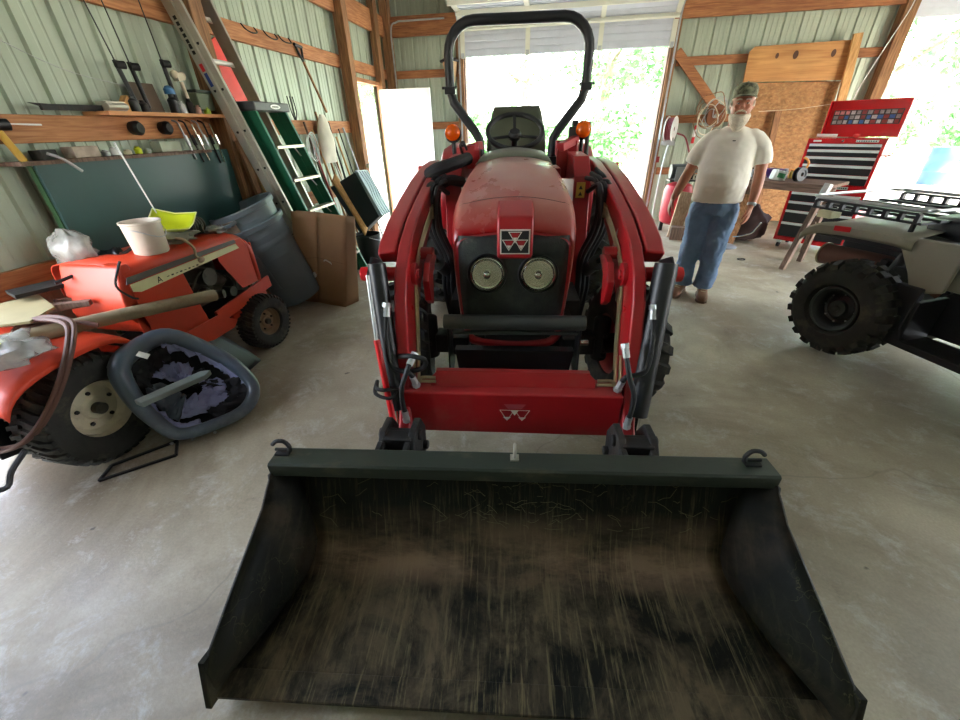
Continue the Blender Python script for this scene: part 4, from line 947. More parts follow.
# --- things lying on the mowers
def tube_obj(name, pts, r, m, label, cat, k=6, n=12, group=None):
    return tag(MB().tube(smooth_path(pts, k), r, n).build(name, m), label, cat, group)
tube_obj('cardboard_tube', [(-2.52, 1.10, .70), (-2.30, 1.6, .66), (-2.12, 2.06, .61)], .036, m_tan, 'long tan tube lying across both mowers', 'tube', n=16)
mb = MB(); P0 = [(-2.92, 1.35), (-2.62, 1.18), (-2.42, 1.30), (-2.50, 1.47), (-2.78, 1.60)]
o = mb.prism([(x, y) for x, y in P0], (0, 0, .745), (1, 0, 0), (0, 1, 0), (0, 0, .012)).build('plywood_scrap', mat('tan board', '#8f8560', .75, var=.1)); tag(o, 'flat tan board scrap over the rear of the near mower', 'board')
for i, (a, b, rr_) in enumerate([((-2.82, 1.40, .73), (-2.48, 1.62, .72), .02), ((-2.75, 1.45, .70), (-2.30, 1.85, .69), .012), ((-2.70, 1.6, .72), (-2.42, 1.9, .70), .018)]):
    tag(MB().beam(a, b, rr_ * 2, rr_ * 1.4).build('wood_stick', m_oldwood, bevel=.003), ['weathered wide stick beside the flat tan board', 'thin dark stick on top of the long tan tube', 'short grey stick lying between the two mowers'][i], 'stick')
def hoseloop():
    m = mat('faded brown hose', '#5a3a2e', .6, var=.1)
    pts = [(-2.62, .90, .25), (-2.45, .92, .27), (-2.31, .945, .31), (-2.215, 1.01, .40), (-2.165, 1.12, .54), (-2.165, 1.24, .69), (-2.25, 1.32, .745), (-2.42, 1.33, .75), (-2.50, 1.28, .72), (-2.42, 1.20, .69), (-2.30, 1.15, .675)]
    pts2 = [(V3(p) + V3((.012, .022, .006))) for p in pts[1:9]]
    mb = MB(); mb.tube(smooth_path(pts, 6), .0105, 8); mb.tube(smooth_path([(-2.62, .89, .27)] + [tuple(p) for p in pts2] + [(-2.35, 1.42, .70), (-2.27, 1.46, .67)], 6), .0105, 8)
    return tag(mb.build('garden_hose', m), 'faded brown hose looped over the near mower wheel', 'hose')
hoseloop()
def crumple(name, c, r, m, seed, label, cat, amp=.45, n=26, flat=1):
    mb = MB(); mb.sphere((0, 0, 0), (1, 1, 1), n)
    vs = []
    for v in mb.v:
        d = V3(v); k = 1 + amp * noise.noise(d * 2.3 + V3((seed, seed, 0))) + amp * .5 * noise.noise(d * 6 + V3((seed, 0, 3)))
        p = V3((d.x * r[0] * k, d.y * r[1] * k, d.z * r[2] * k)); p.z = max(p.z, -r[2] * .75); vs.append(tuple(p))
    mb.v = vs
    return tag(mb.build(name, m, smooth=75, loc=c), label, cat)
pbag = crumple('plastic_bag', (-2.36, 1.10, .695), (.17, .16, .06), m_clear, 2, 'crumpled clear plastic packet lying on the near mower fender', 'plastic bag')
mb = MB().box((-2.33, 1.08, .757), (.10, .05, .002), (4, 3, 30)); o = mb.build('paper_label', mat('yellow green label', '#c9cf4a', .5), pbag); o.location = -pbag.location; o['label'] = 'small yellow green label'
for i, (x, y) in enumerate(((-2.52, 1.02), (-2.62, 1.1))):
    tag(MB().tube(smooth_path([(x, y, .71), (x + .05, y + .06, .76), (x + .11, y + .03, .74), (x + .08, y - .05, .71), (x, y - .03, .70)], 5), .014, 8).build('cable_loop', m_dark), ['dark cable loop next to the clear plastic packet', 'dark cable loop nearest the left frame edge'][i], 'cable')
# dark bag of oddments on the far mower's rear deck
crumple('rubbish_bag', (-2.72, 1.83, .94), (.13, .08, .11), m_clear, 9, 'bulging clear plastic bag on the wall rail behind the mowers', 'plastic bag', .3)
crumple('rubbish_bag', (-2.60, 1.93, .86), (.12, .08, .06), mat('black plastic film', '#16171a', .25, bump=.5, bscale=30), 4, 'shiny black plastic bag beside the bulging clear bag', 'plastic bag', .5)
tag(MB().beam((-2.80, 1.50, .795), (-2.62, 1.98, .795), .16, .02).build('rear_board', m_dark), 'dark narrow board under the plastic bags', 'board')
tube_obj('metal_rod', [(-2.62, 1.60, .83), (-2.5, 1.9, .90), (-2.44, 2.05, .98)], .009, m_plblk, 'thin black rod sticking out past the white pail', 'rod')
# pail, rag, dish and oddments on the far mower's hood
pl = thing('pail', 'dirty off white plastic pail standing on the mower hood', 'pail', (-2.38, 2.0, .893), 20)
MB().lathe([(.001, 0), (.082, 0), (.088, .01), (.098, .17), (.104, .175), (.104, .185), (.096, .185), (.092, .17), (.084, .015), (.001, .012)], (0, 0, 0), (0, 0, 1), 32, caps=False).build('bucket_body', m_pail, pl)
mb = MB(); mb.tube(smooth_path([(.104 * math.cos(R(a)), .104 * math.sin(R(a)), .150 - .055 * math.sin(R(a + 100)) ** 2) for a in range(-100, 81, 15)], 3), .003, 6); mb.build('wire_handle', m_galv, pl)
ds = thing('plastic_tray', 'lime yellow square plastic tray with upturned rim on the mower hood', 'tray', (-2.46, 2.27, .985), 25, rot=(15, 10, 30))
def tray(u, v):
    x, y = (u - .5) * .22, (v - .5) * .22; e = max(abs(u - .5), abs(v - .5)) * 2
    return V3((x * (1 + .1 * e), y * (1 + .1 * e), .035 * max(0, e - .6) / .4 + .02 * (abs(u - .5) * abs(v - .5)) * 4))
MB().grid(tray, 12, 12).build('tray_body', m_yel, ds, solid=.003, smooth=60)
mb = MB(); mb.tube([tray(*p) + V3((0, 0, .002)) for p in [(t / 6, 0) for t in range(6)] + [(1, t / 6) for t in range(6)] + [(1 - t / 6, 1) for t in range(6)] + [(0, 1 - t / 6) for t in range(6)]], .004, 6, closed=True); mb.build('tray_rim', mat('pale lime rim', '#e0e6a0', .4), ds)
crumple('dirty_rag', (-2.48, 2.24, .925), (.13, .12, .035), mat('grey rag', '#8a8676', .9, var=.2), 12, 'crumpled dirty grey rag under the lime tray', 'rag', .6)
tube_obj('roll_of_tape', [(-2.58, 2.34, .93), (-2.42, 2.46, .935)], .034, m_dark, 'dark rolled bundle on the mower hood beside the lime tray', 'roll')
mb = MB()
for k in range(5): mb.lathe([(.045, -.008), (.05, 0), (.045, .008), (.03, .008), (.03, -.008)], (-2.46 - k * .004, 2.40 + k * .026, .958), (.15, 1, 0), 18, caps=False)
tag(mb.build('ribbed_hose_end', m_engine), 'short ribbed metal hose end on the mower hood', 'hose')
crumple('plastic_wrap', (-2.44, 2.55, .905), (.10, .07, .03), m_clear, 6, 'flattened clear plastic wrap on the mower nose', 'plastic wrap', .5)
hk = MB().tube(smooth_path([(-2.39, 2.18, .935), (-2.31, 2.17, .93), (-2.258, 2.17, .88), (-2.254, 2.16, .83), (-2.256, 2.19, .805)], 6), .008, 8); hk.sphere((-2.25, 2.185, .80), (.012, .03, .02), 8)
tag(hk.build('rope_end', mat('dirty rope', '#b09a80', .9, bump=.4)), 'knotted dirty rope end hanging over the cream stripe', 'rope')

# --- torn blue-grey seat shell on the floor
st = thing('seat_shell', 'torn blue grey vinyl seat shell with loose lilac lining on the floor', 'seat', (-2.1, 1.64, 0))
def seat_shell():
    o = V3((-2.1, 1.64, 0))
    ringp = [V3(p) - o for p in ((-2.15, 1.37, .48), (-2.19, 1.54, .51), (-2.15, 1.68, .50), (-2.02, 1.77, .37), (-1.88, 1.78, .26), (-1.76, 1.73, .15), (-1.74, 1.60, .085), (-1.84, 1.45, .07), (-1.97, 1.35, .075), (-2.05, 1.33, .18), (-2.11, 1.33, .32))]
    sp = smooth_path(ringp, 5, True); n = len(sp)
    rad = []
    for p in sp:
        t = min(1, max(0, (p.z - .07) / .4)); rad.append(.034 + .014 * t)
    MB().tube(sp, rad, 14, closed=True).build('seat_rim', m_vinyl, st, smooth=70)
    c = sum(sp, V3()) / n
    # outer skirt down to the floor
    r1 = [p + (p - c).normalized() * .012 + V3((0, 0, -.012)) for p in sp]; r2 = [V3((p.x * .9 + c.x * .1 - .08 * p.z, p.y * .9 + c.y * .1 + .02, max(.006, p.z * .55 - .02))) for p in sp]; r3 = [V3((p.x * .6 + c.x * .4 - .08, p.y * .6 + c.y * .4 + .02, max(.006, p.z * .3 - .02))) for p in sp]
    mb = MB(); mb.loft([r1, r2, r3], caps=False); mb.build('seat_back', m_vinyl, st, smooth=60)
    # inner bowl, sunk square to the plane of the rim
    nn = V3((.69, -.07, .72)).normalized()
    b = []
    for k, dz in ((.93, -.005), (.84, -.06), (.6, -.11), (.3, -.13), (.05, -.13)):
        ring = []
        for p in sp:
            q = c.lerp(p, k) + nn * (dz + .02 * noise.noise(p * 9 + V3((k * 5, 0, 0)))); q.z = max(q.z, .02); ring.append(q)
        b.append(ring)
    mb = MB(); mb.loft(b, caps=False); mb.build('inner_lining', m_blkcl, st, smooth=60, solid=.004)
    def strip(i0, i1, k0, k1, d0, d1, seed, m=m_lilac, name='torn_lining', amp=.03):
        mb = MB(); N_ = 30
        def f(u, v):
            i = (i0 + (i1 - i0) * u) % n; p = sp[int(i) % n].lerp(sp[(int(i) + 1) % n], i - int(i)); k = k0 + (k1 - k0) * v
            w_ = noise.noise(V3((u * 6 + seed, v * 3, seed))); w2 = noise.noise(V3((u * 15, v * 7 + seed, 1)))
            q = c.lerp(p, k * (1 + .12 * w2)) + nn * (d0 + (d1 - d0) * v + amp * w_ + amp * .5 * w2); q.z = max(q.z, .03); return q
        mb.grid(f, N_, 10); mb.build(name, m, st, smooth=60, solid=.003)
    strip(8, 24, .96, .76, .012, -.02, 1); strip(22, 34, .94, .60, .0, -.03, 5, m_blkcl, 'black_lining'); strip(-3, 9, .92, .55, .0, -.04, 8, m_blkcl, 'black_lining')
    strip(20, 40, .62, .22, -.045, -.02, 3, amp=.045); strip(2, 14, .60, .15, -.06, -.03, 7, amp=.05); strip(36, 50, .90, .72, -.01, -.04, 11); strip(40, 54, .66, .2, -.06, -.02, 13, m_vinyl, 'grey_lining'); strip(14, 24, .55, .1, -.05, -.02, 17, m_blkcl, 'black_lining', .05)
    # flat arm lying across
    mb = MB(); a, b_ = V3((-1.97, 1.25, .34)) - o, V3((-1.87, 1.60, .32)) - o; d = (b_ - a).normalized(); w_ = V3((-d.y, d.x, 0))
    P = [a + w_ * -.03, a + w_ * .035, b_ - d * .03 + w_ * .035, b_ + w_ * -.005, b_ - d * .05 - w_ * .035]
    mb.add(P + [p + V3((0, 0, .03)) for p in P], [(4, 3, 2, 1, 0), (5, 6, 7, 8, 9)] + [(i, (i + 1) % 5, (i + 1) % 5 + 5, i + 5) for i in range(5)]); mb.build('arm_strip', mat('grey vinyl strip', '#6d7672', .45), st, bevel=.006)
    MB().box(tuple(V3((-2.10, 1.47, .50)) - o), (.05, .04, .004), (8, 35, 30)).build('care_label', m_white, st)
    for i in (35, 38, 42): p = sp[i % n]; MB().bolt((p.x * 1.04, p.y * 1.04, .03), (0, -1, 0), .008, .012).build('rim_screw', m_galv, st)
seat_shell()
# mud flap
mb = MB()
def flap(u, v):
    a = V3((-2.40, 2.06, .40)).lerp(V3((-2.12, 2.24, .016)), u); b = V3((-2.28, 1.84, .36)).lerp(V3((-2.10, 2.00, .016)), u); p = a.lerp(b, v)
    return p + V3((.03 * math.sin(u * 3.1), 0, .02 * math.sin(u * 3.1)))
mb.grid(flap, 10, 6); tag(mb.build('rubber_flap', mat('dark rubber sheet', '#23272d', .5, var=.1, dirt='#4c535c', damt=.2), smooth=60, solid=.006), 'dark rubber sheet leaning between the far mower and the torn seat', 'rubber sheet')
# wire frame on the floor
mb = MB(); P = [(-2.17, 1.04, .008), (-2.21, 1.14, .008), (-2.02, 1.36, .008), (-1.93, 1.26, .008)]
for i in range(4): mb.beam(P[i], P[(i + 1) % 4], .012, .012)
tag(mb.build('wire_frame', m_black), 'thin black metal frame lying flat on the floor', 'metal frame')

# --- folded table-tennis half against the wall
tb = thing('folding_table', 'dark green folded table top standing on edge against the left wall', 'table', (-2.87, 2.71, 0))
MB().box((0, 0, .86), (.022, 1.5, 1.06)).build('table_top', m_slate, tb, bevel=.004)
mb = MB()
for y in (-.74, .74): mb.box((-.03, y, .86), (.035, .03, 1.06))
for z in (.35, 1.37): mb.box((-.03, 0, z), (.035, 1.48, .03))
mb.build('apron', mat('green apron paint', '#2f5a34', .5), tb, bevel=.003)
for y in (-.55, .55): MB().beam((-.04, y, .012), (-.04, y, .9), .03, .03, (0, 1, 0)).build('leg', mat('green leg paint %d' % (y > 0), '#2c4a30', .5), tb)
tag(MB().cyl((-2.70, 2.33, 1.47), (-2.55, 2.30, .96), .005, .004, 8).build('thin_stick', m_white), 'thin white stick leaning on the dark green table top', 'stick')

# --- ledge behind the table with oddments
tag(MB().box((-2.90, 2.55, 1.385), (.16, 1.35, .02)).build('ledge_board', m_oldwood), 'narrow weathered ledge board behind the green table top', 'shelf')
def odd(name, c, d, m, label, cat, rz=0, bevel=.004): return tag(MB().box((0, 0, d[2] / 2), d).build(name, m, bevel=bevel, loc=(c[0], c[1], 1.396), rot=(0, 0, rz)), label, cat)
odd('wood_block', (-2.89, 2.26, 0), (.08, .17, .06), mat('paint stained box', '#a08f80', .7, var=.3, scale=20), 'pale stained wooden block on the ledge', 'block', 6)
cb_ = odd('clear_box', (-2.89, 2.88, 0), (.09, .17, .07), mat('clear organiser plastic', '#b9c0a6', .2, alpha=.6), 'clear plastic organiser box at the right end of the ledge', 'box', -4)
odd('oil_tin', (-2.90, 2.06, 0), (.07, .10, .05), m_dark, 'dark flat tin at the left end of the ledge', 'tin', 10)
for i, (y, h, m) in enumerate(((2.40, .035, m_galv), (2.46, .05, m_white), (2.55, .03, m_cream), (2.63, .045, m_yel), (2.70, .03, m_galv))):
    tag(MB().lathe([(.001, 0), (.022, 0), (.024, h * .7), (.014, h * .85), (.014, h), (.001, h)], (-2.88, y, 1.396), (0, 0, 1), 12, caps=False).build('small_bottle', m), ['squat metal tub on the ledge next to the stained block', 'small white bottle on the ledge', 'low cream tub on the middle of the ledge', 'small yellow capped bottle on the ledge', 'squat metal tub on the ledge next to the clear organiser'][i], 'bottle')
tube_obj('hanging_tool', [(-2.82, 2.02, 1.43), (-2.785, 2.06, 1.40), (-2.78, 2.13, 1.33)], .008, m_galv, 'grey hook tool hanging over the table corner', 'tool')

# --- shelf on the middle wall rail
tag(MB().box((-2.89, 2.98, 1.632), (.20, 1.05, .022)).build('shelf_board', mat('orange shelf board', '#c98f5c', .7, var=.1)), 'orange wooden shelf board on the left wall rail', 'shelf')
def shelf_thing(name, mbx, m, label, cat, **k): return tag(mbx.build(name, m, **k), label, cat)
mb = MB(); mb.beam((-2.88, 2.15, 1.655), (-2.88, 2.50, 1.66), .018, .03); mb.prism([(2.10, 1.675), (2.5, 1.66), (2.5, 1.64), (2.2, 1.645)], (-2.89, 0, 0), (0, 1, 0), (0, 0, 1), (.012, 0, 0)); shelf_thing('hand_saw', mb, m_dark, 'dark narrow hand saw lying on the wall rail', 'saw')
mb = MB(); mb.box((-2.88, 2.57, 1.672), (.09, .13, .055)); mb.cyl((-2.84, 2.50, 1.67), (-2.84, 2.64, 1.67), .02); shelf_thing('metal_tool', mb, m_alu, 'pale metal tool head at the left end of the shelf', 'tool', bevel=.006)
mb = MB(); mb.prism([(2.62, 1.645), (2.80, 1.645), (2.78, 1.70), (2.70, 1.74)], (-2.92, 0, 0), (0, 1, 0), (0, 0, 1), (.05, 0, 0)); shelf_thing('wood_wedge', mb, m_ylumber, 'pale wooden wedge on the shelf', 'wedge', bevel=.003)
mb = MB(); mb.box((-2.93, 2.90, 1.735), (.02, .20, .18), (0, -8, 0)); shelf_thing('brown_book', mb, mat('brown panel', '#5a4a3a', .7, var=.2), 'square brown panel standing on the shelf', 'panel', bevel=.003)
for i, (y, r_, h, m, lab) in enumerate(((2.72, .03, .09, m_plblk, 'black jar beside the wooden wedge'), (2.79, .028, .07, m_dark, 'dark grimy jar in front of the brown panel'), (3.05, .035, .12, m_plblk, 'tall black bottle right of the brown panel'), (3.12, .022, .08, m_white, 'small white bottle next to the tall black bottle'), (3.20, .025, .10, m_dark, 'dark bottle below the small trophy'), (3.27, .022, .06, mat('pink cap', '#c79a8c', .6), 'small pinkish bottle on the shelf'), (3.36, .025, .05, mat('green yellow cap', '#9db02f', .5), 'small green yellow bottle at the right end of the shelf'))):
    jr_ = tag(MB().lathe([(.001, 0), (r_, 0), (r_, h * .7), (r_ * .5, h * .85), (r_ * .5, h), (.001, h)], (-2.86, y, 1.644), (0, 0, 1), 16, caps=False).build('jar', m), lab, 'jar')
    if i == 2: tall_ = jr_
MB().lathe([(.001, 0), (.035, 0), (.035, .03), (.02, .05), (.001, .055)], (-2.86, 3.05, 1.764), (0, 0, 1), 16, caps=False).build('bottle_cap', mat('blue plastic', '#2e6c9c', .4), tall_)['label'] = 'blue plastic cap'
mb = MB(); mb.cyl((-2.86, 3.20, 1.745), (-2.86, 3.19, 1.85), .014); mb.box((-2.86, 3.18, 1.88), (.05, .07, .05), (10, 0, 0)); mb.sphere((-2.86, 3.15, 1.89), .03, 10); mb.sphere((-2.86, 3.22, 1.89), .025, 10); shelf_thing('trophy', mb, m_cream, 'small cream topped figure standing on the dark bottle', 'figure')
mb = MB(); mb.box((-2.90, 3.37, 1.73), (.10, .16, .12)); b_ = shelf_thing('tool_case', mb, mat('grey green case', '#6f7a62', .5, var=.1), 'grey green case at the right end of the shelf', 'case', bevel=.01)
MB().box((-2.90, 3.38, 1.80), (.11, .18, .02)).build('case_lid', m_grn, b_, bevel=.004)['label'] = 'dark green flat lid'
# fishing rods standing on the shelf, tips up to the roof
for i, (a, b) in enumerate((((-2.87, 2.76, 1.644), (-2.93, 2.60, 2.95)), ((-2.87, 2.84, 1.644), (-2.93, 2.78, 2.95)), ((-2.87, 3.10, 1.70), (-2.93, 3.10, 2.95)))):
    r_ = thing('fishing_rod', ['leftmost black fishing rod standing on the shelf', 'second black fishing rod, just left of the brown panel', 'black fishing rod right of the brown panel'][i], 'fishing rod', a, 0, 'fishing rods')
    v = V3(b) - V3(a); MB().cyl((0, 0, 0), v, .005, .002, 8).build('rod', m_plblk, r_); MB().cyl(v * .02, v * .22, .014, n=10).build('grip', m_plblk, r_); mb = MB(); mb.cyl(v * .20 + V3((.012, -.02, 0)), v * .20 + V3((.03, .03, 0)), .022); mb.build('reel', m_dark, r_)
tube_obj('slack_wire', [(-2.95, 1.95, 2.05), (-2.94, 2.4, 1.86), (-2.93, 2.8, 1.79), (-2.93, 3.3, 1.66)], .0022, m_galv, 'thin slack wire crossing the left wall', 'wire', n=5)
# cans and tools hung below the shelf
for i, y in enumerate((2.72, 2.96)):
    tag(MB().lathe([(.001, -.02), (.04, -.02), (.045, .03), (.03, .05), (.001, .05)], (-2.93, y, 1.55), (1, 0, .0), 16, caps=False).build('hung_pot', m_dark), ['left dark round pot hung under the shelf', 'right dark round pot hung under the shelf'][i], 'pot', 'hung pots')
rr = random.Random(5)
for i in range(6):
    y = 3.02 + i * .062; L_ = rr.uniform(.12, .26)
    t = MB(); t.tube(smooth_path([(-2.90, y, 1.60), (-2.87, y + .01, 1.585), (-2.86, y + .015, 1.54), (-2.85, y + .03 + rr.uniform(0, .03), 1.54 - L_)], 4), .007, 8); t.cyl((-2.85, y + .02, 1.50), (-2.845, y + .03, 1.43), .013, n=8)
    tag(t.build('hanging_tool', [m_galv, m_dark, m_chrome][i % 3]), ['first hand tool hanging under the shelf, counted from the pots', 'dark tool hanging beside the first one under the shelf', 'bright tool hanging in the middle of the row under the shelf', 'grey tool hanging just right of the bright one', 'dark tool hanging near the wall post', 'bright tool hanging closest to the wall post'][i], 'tool', 'hanging hand tools')
m_redc = mat('red cord', '#a8322c', .6)
tube_obj('red_rope', [(-2.84, 3.62, 1.52), (-2.80, 3.55, 1.35), (-2.80, 3.66, 1.25), (-2.78, 3.60, 1.40), (-2.80, 3.72, 1.46), (-2.79, 3.70, 1.22), (-2.80, 3.62, 1.05)], .008, m_redc, 'tangled red cord hanging on the wall post', 'cord')
# leaning boards between table and ladder
for i, (y, c) in enumerate(((3.56, m_softz), (3.66, m_ylumber), (3.76, m_oldwood))):
    tag(MB().beam((-2.62 + .03 * i, y, .03), (-2.80, y - .02, 1.45 - .06 * i), .07, .03, (1, 0, 0)).build('leaning_board', c), ['reddish board leaning beside the green table top', 'pale yellow board leaning second from the green table', 'weathered grey board leaning nearest the aluminium ladder'][i], 'board')

# --- aluminium extension ladder
ld = thing('extension_ladder', 'tall aluminium extension ladder leaning on the left wall', 'ladder', (-2.36, 3.86, 0))
def ext_ladder():
    a = V3((0, 0, 0)); b = V3((-.60, -.40, 2.75)); d = (b - a); w_ = V3((.0, .40, .0)); nrm = d.cross(w_).normalized()
    m_tip = mat('red rubber tip', '#8c1f22', .5)
    for k, off in ((0, 0), (1, .055)):
        o_ = nrm * -off * 1.0
        for s in (-.5, .5):
            w2 = w_ * (1 if k == 0 else .88)
            p0 = a + w2 * s + o_ + (d * (.0 if k == 0 else .08)); p1 = a + d * (.94 if k == 0 else 1.0) + w2 * s + o_
            MB().beam(p0, p1, .026, .075, nrm).build('ladder_rail', m_alu, ld, bevel=.003)
            MB().beam(p1, p1 + d.normalized() * .05, .03, .08, nrm).build('rail_tip', m_tip, ld)
            mb = MB()
            for t in [.10 + .105 * q for q in range(8)]: pc = a + d * (t + .03) + w2 * s + o_; sg = V3((0, 1 if s > 0 else -1, 0)); mb.cyl(pc + sg * .014, pc + sg * .0, .012, n=8); mb.cyl(pc + V3((.014, 0, 0)) , pc + V3((.02, 0, 0)), .010, n=8)
            mb.build('rung_end', m_dark, ld)
    for t in [.10 + .105 * q for q in range(9)]:
        MB().cyl(a + d * t - w_ * .5, a + d * t + w_ * .5, .019, n=12).build('ladder_rung', mat('bright aluminium %d' % int(t * 1000), '#dedcd2', .4, metal=.2, var=.05), ld)
    # decals on the right-hand face
    pc = a + d * .70 - w_ * .5 + nrm * .0
    mb = MB(); q = d.normalized()
    mb.beam(pc + V3((.0145, -.002, 0)) + q * 0, pc + V3((.0145, -.002, 0)) + q * .12, .002, .03, nrm); 
    side = -w_.normalized() * .0142
    MB().beam(pc + side, pc + side + q * .05, .001, .03, nrm).build('red_decal', m_redp, ld); MB().beam(pc + side - q * .10, pc + side - q * .01, .001, .03, nrm).build('blue_decal', mat('blue decal', '#25418c', .4), ld)
    mb = MB(); rr = random.Random(2)
    for k in range(7): mb.beam(pc + side + q * (.11 + .035 * k), pc + side + q * (.133 + .035 * k), .001, .026, nrm)
    mb.build('letter_decal', m_dark, ld)
ext_ladder()
mb = MB(); mb.prism([(3.62, 2.12), (3.92, 2.26), (4.12, 1.62), (4.0, 1.55)], (-2.965, 0, 0), (0, 1, 0), (0, 0, 1), (.012, 0, 0)); tag(mb.build('red_sheet', mat('bright red sheet', '#e0281c', .5)), 'bright red sheet showing between the aluminium ladder rails', 'sheet')
# --- green step ladder
sl = thing('step_ladder', 'green fibreglass step ladder with pale treads leaning on the left wall', 'ladder', (-2.25, 4.13, 0))
def step_ladder():
    top = V3((-.35, -.37, 1.68)); W0, W1 = .60, .42; n_out = V3((1, .1, .25)).normalized()
    def railp(s, t): return V3((0, 0, 0)).lerp(top, t) + V3((0, s * (W0 + (W1 - W0) * t) / 2, .01))
    nrm = (top).cross(V3((0, 1, 0))).normalized()
    for s in (-1, 1):
        MB().beam(railp(s, 0), railp(s, 1.015), .03, .085, nrm).build('front_rail', m_green, sl, bevel=.004)
        MB().beam(railp(s, .02) + nrm * (.085), railp(s, 1.0) + nrm * (.085), .026, .08, nrm).build('rear_rail', m_green, sl, bevel=.004)
        MB().box(tuple(railp(s, 0) + V3((0, 0, .015))), (.07, .05, .04)).build('ladder_foot', m_plblk, sl, bevel=.004)
    for k in range(5):
        t = .16 + .165 * k; a, b = railp(-1, t), railp(1, t)
        MB().box(tuple((a + b) / 2 - nrm * .0 + V3((.02, 0, 0))), (.085, (b - a).length - .02, .025)).build('tread', m_alu, sl, bevel=.003)
        mb = MB(); mb.beam(a + V3((0, .01, -.09)), a + (b - a) * .25, .015, .004); mb.beam(b + V3((0, -.01, -.09)), b + (a - b) * .25, .015, .004); mb.build('tread_brace', m_galv, sl)
    cap = MB().box(tuple(top + V3((-.02, 0, .02))), (.19, .50, .07)).build('top_cap', mat('grey black cap', '#3c3f40', .45), sl, bevel=.012)
    lg = MB().lathe([(.001, .0), (1, 0), (1, .03), (.001, .03)], (0, 0, 0), (1, 0, 0), 28)
    lg.v = [(x * .1 + .0745 + top.x, y * .07 + top.y + .03, z * .018 + top.z + .02) for x, y, z in lg.v]; lg.build('oval_logo', m_white, cap, smooth=0)
    mb = MB()
    for k in range(6): mb.box((top.x + .0785, top.y - .01 + k * .015, top.z + .02), (.002, .008, .010))
    mb.build('logo_lettering', m_dark, cap, smooth=0)
    MB().beam(railp(-1, .55) - nrm * .039, railp(-1, .85) - nrm * .039, .024, .002, nrm).build('instruction_label', mat('faded label', '#a09a86', .6, var=.2, scale=30), sl)
    mb = MB(); p = railp(-1, .40) + V3((.02, -.02, 0)); mb.box(tuple(p), (.07, .06, .08)); mb.sphere(tuple(p + V3((.03, -.02, .02))), .03, 10); mb.build('hinge_block', m_plblk, sl, bevel=.006)
step_ladder()

# --- stacked grey bins
can = thing('trash_can', 'two nested grey blue round trash cans tipped towards the green table top', 'trash can', (-2.49, 3.40, .0), rot=(21, -5, 0)) if 0 else None
def can_mesh(mb, z0=0, h=.80, rb=.205, rt=.265):
    mb.lathe([(.001, z0), (rb, z0), (rb + .008, z0 + .02), (rt - .022, z0 + h * .72), (rt - .012, z0 + h * .74), (rt - .010, z0 + h * .78), (rt - .018, z0 + h * .80), (rt - .008, z0 + h - .05), (rt + .012, z0 + h - .045), (rt + .016, z0 + h - .01), (rt + .010, z0 + h), (rt - .008, z0 + h - .004), (rt - .02, z0 + h * .7), (rb - .008, z0 + .02), (.001, z0 + .015)], (0, 0, 0), (0, 0, 1), 48, caps=False)
cb0, cb1 = V3((-2.47, 3.38, .085)), V3((-2.69, 3.20, .95)); cd = (cb1 - cb0).normalized()
for i, dz in enumerate((0, .165)):
    c = thing('trash_can', ['lower grey blue trash can of the tipped nested stack', 'upper grey blue trash can nested in the lower one, rim torn'][i], 'trash can', cb0 + cd * dz, group='nested trash cans')
    c.rotation_euler = cd.to_track_quat('Z', 'Y').to_euler()
    mb = MB(); can_mesh(mb, h=.78 if i == 0 else .76, rb=.205 if i == 0 else .19); mb.build('can_body', m_gcan, c)
    for s in (-1, 1):
        a0 = -35 if s < 0 else 145
        mb = MB(); 
        cs, sn = math.cos(R(a0)), math.sin(R(a0))
        mb.beam(V3((cs * .255 - sn * .07, sn * .255 + cs * .07, .70)), V3((cs * .30 - sn * .05, sn * .30 + cs * .05, .69)), .03, .03); mb.beam(V3((cs * .255 + sn * .07, sn * .255 - cs * .07, .70)), V3((cs * .30 + sn * .05, sn * .30 - cs * .05, .69)), .03, .03); mb.beam(V3((cs * .30 - sn * .065, sn * .30 + cs * .065, .69)), V3((cs * .30 + sn * .065, sn * .30 - cs * .065, .69)), .03, .025)
        mb.build('can_handle', m_gcan, c, bevel=.006)
    if i == 0:
        mb = MB(); mb.grid(lambda u, v: V3(((.212 + .04 * v) * math.cos(R(-75 + 50 * u)), (.212 + .04 * v) * math.sin(R(-75 + 50 * u)), .12 + .42 * v)), 10, 2); mb.build('raised_panel', m_gcan, c, solid=.006, smooth=60)
    if i == 1:
        mb = MB(); mb.grid(lambda u, v: V3(((.262 + .006 * v + .004 * noise.noise(V3((u * 9, v * 7, 0)))) * math.cos(R(-62 + 40 * u)), (.262 + .006 * v) * math.sin(R(-62 + 40 * u)), .60 + .13 * v)), 12, 5); mb.build('peeling_label', mat('peeling paper label', '#9a8f7c', .8, var=.4, scale=14), c, solid=.002)

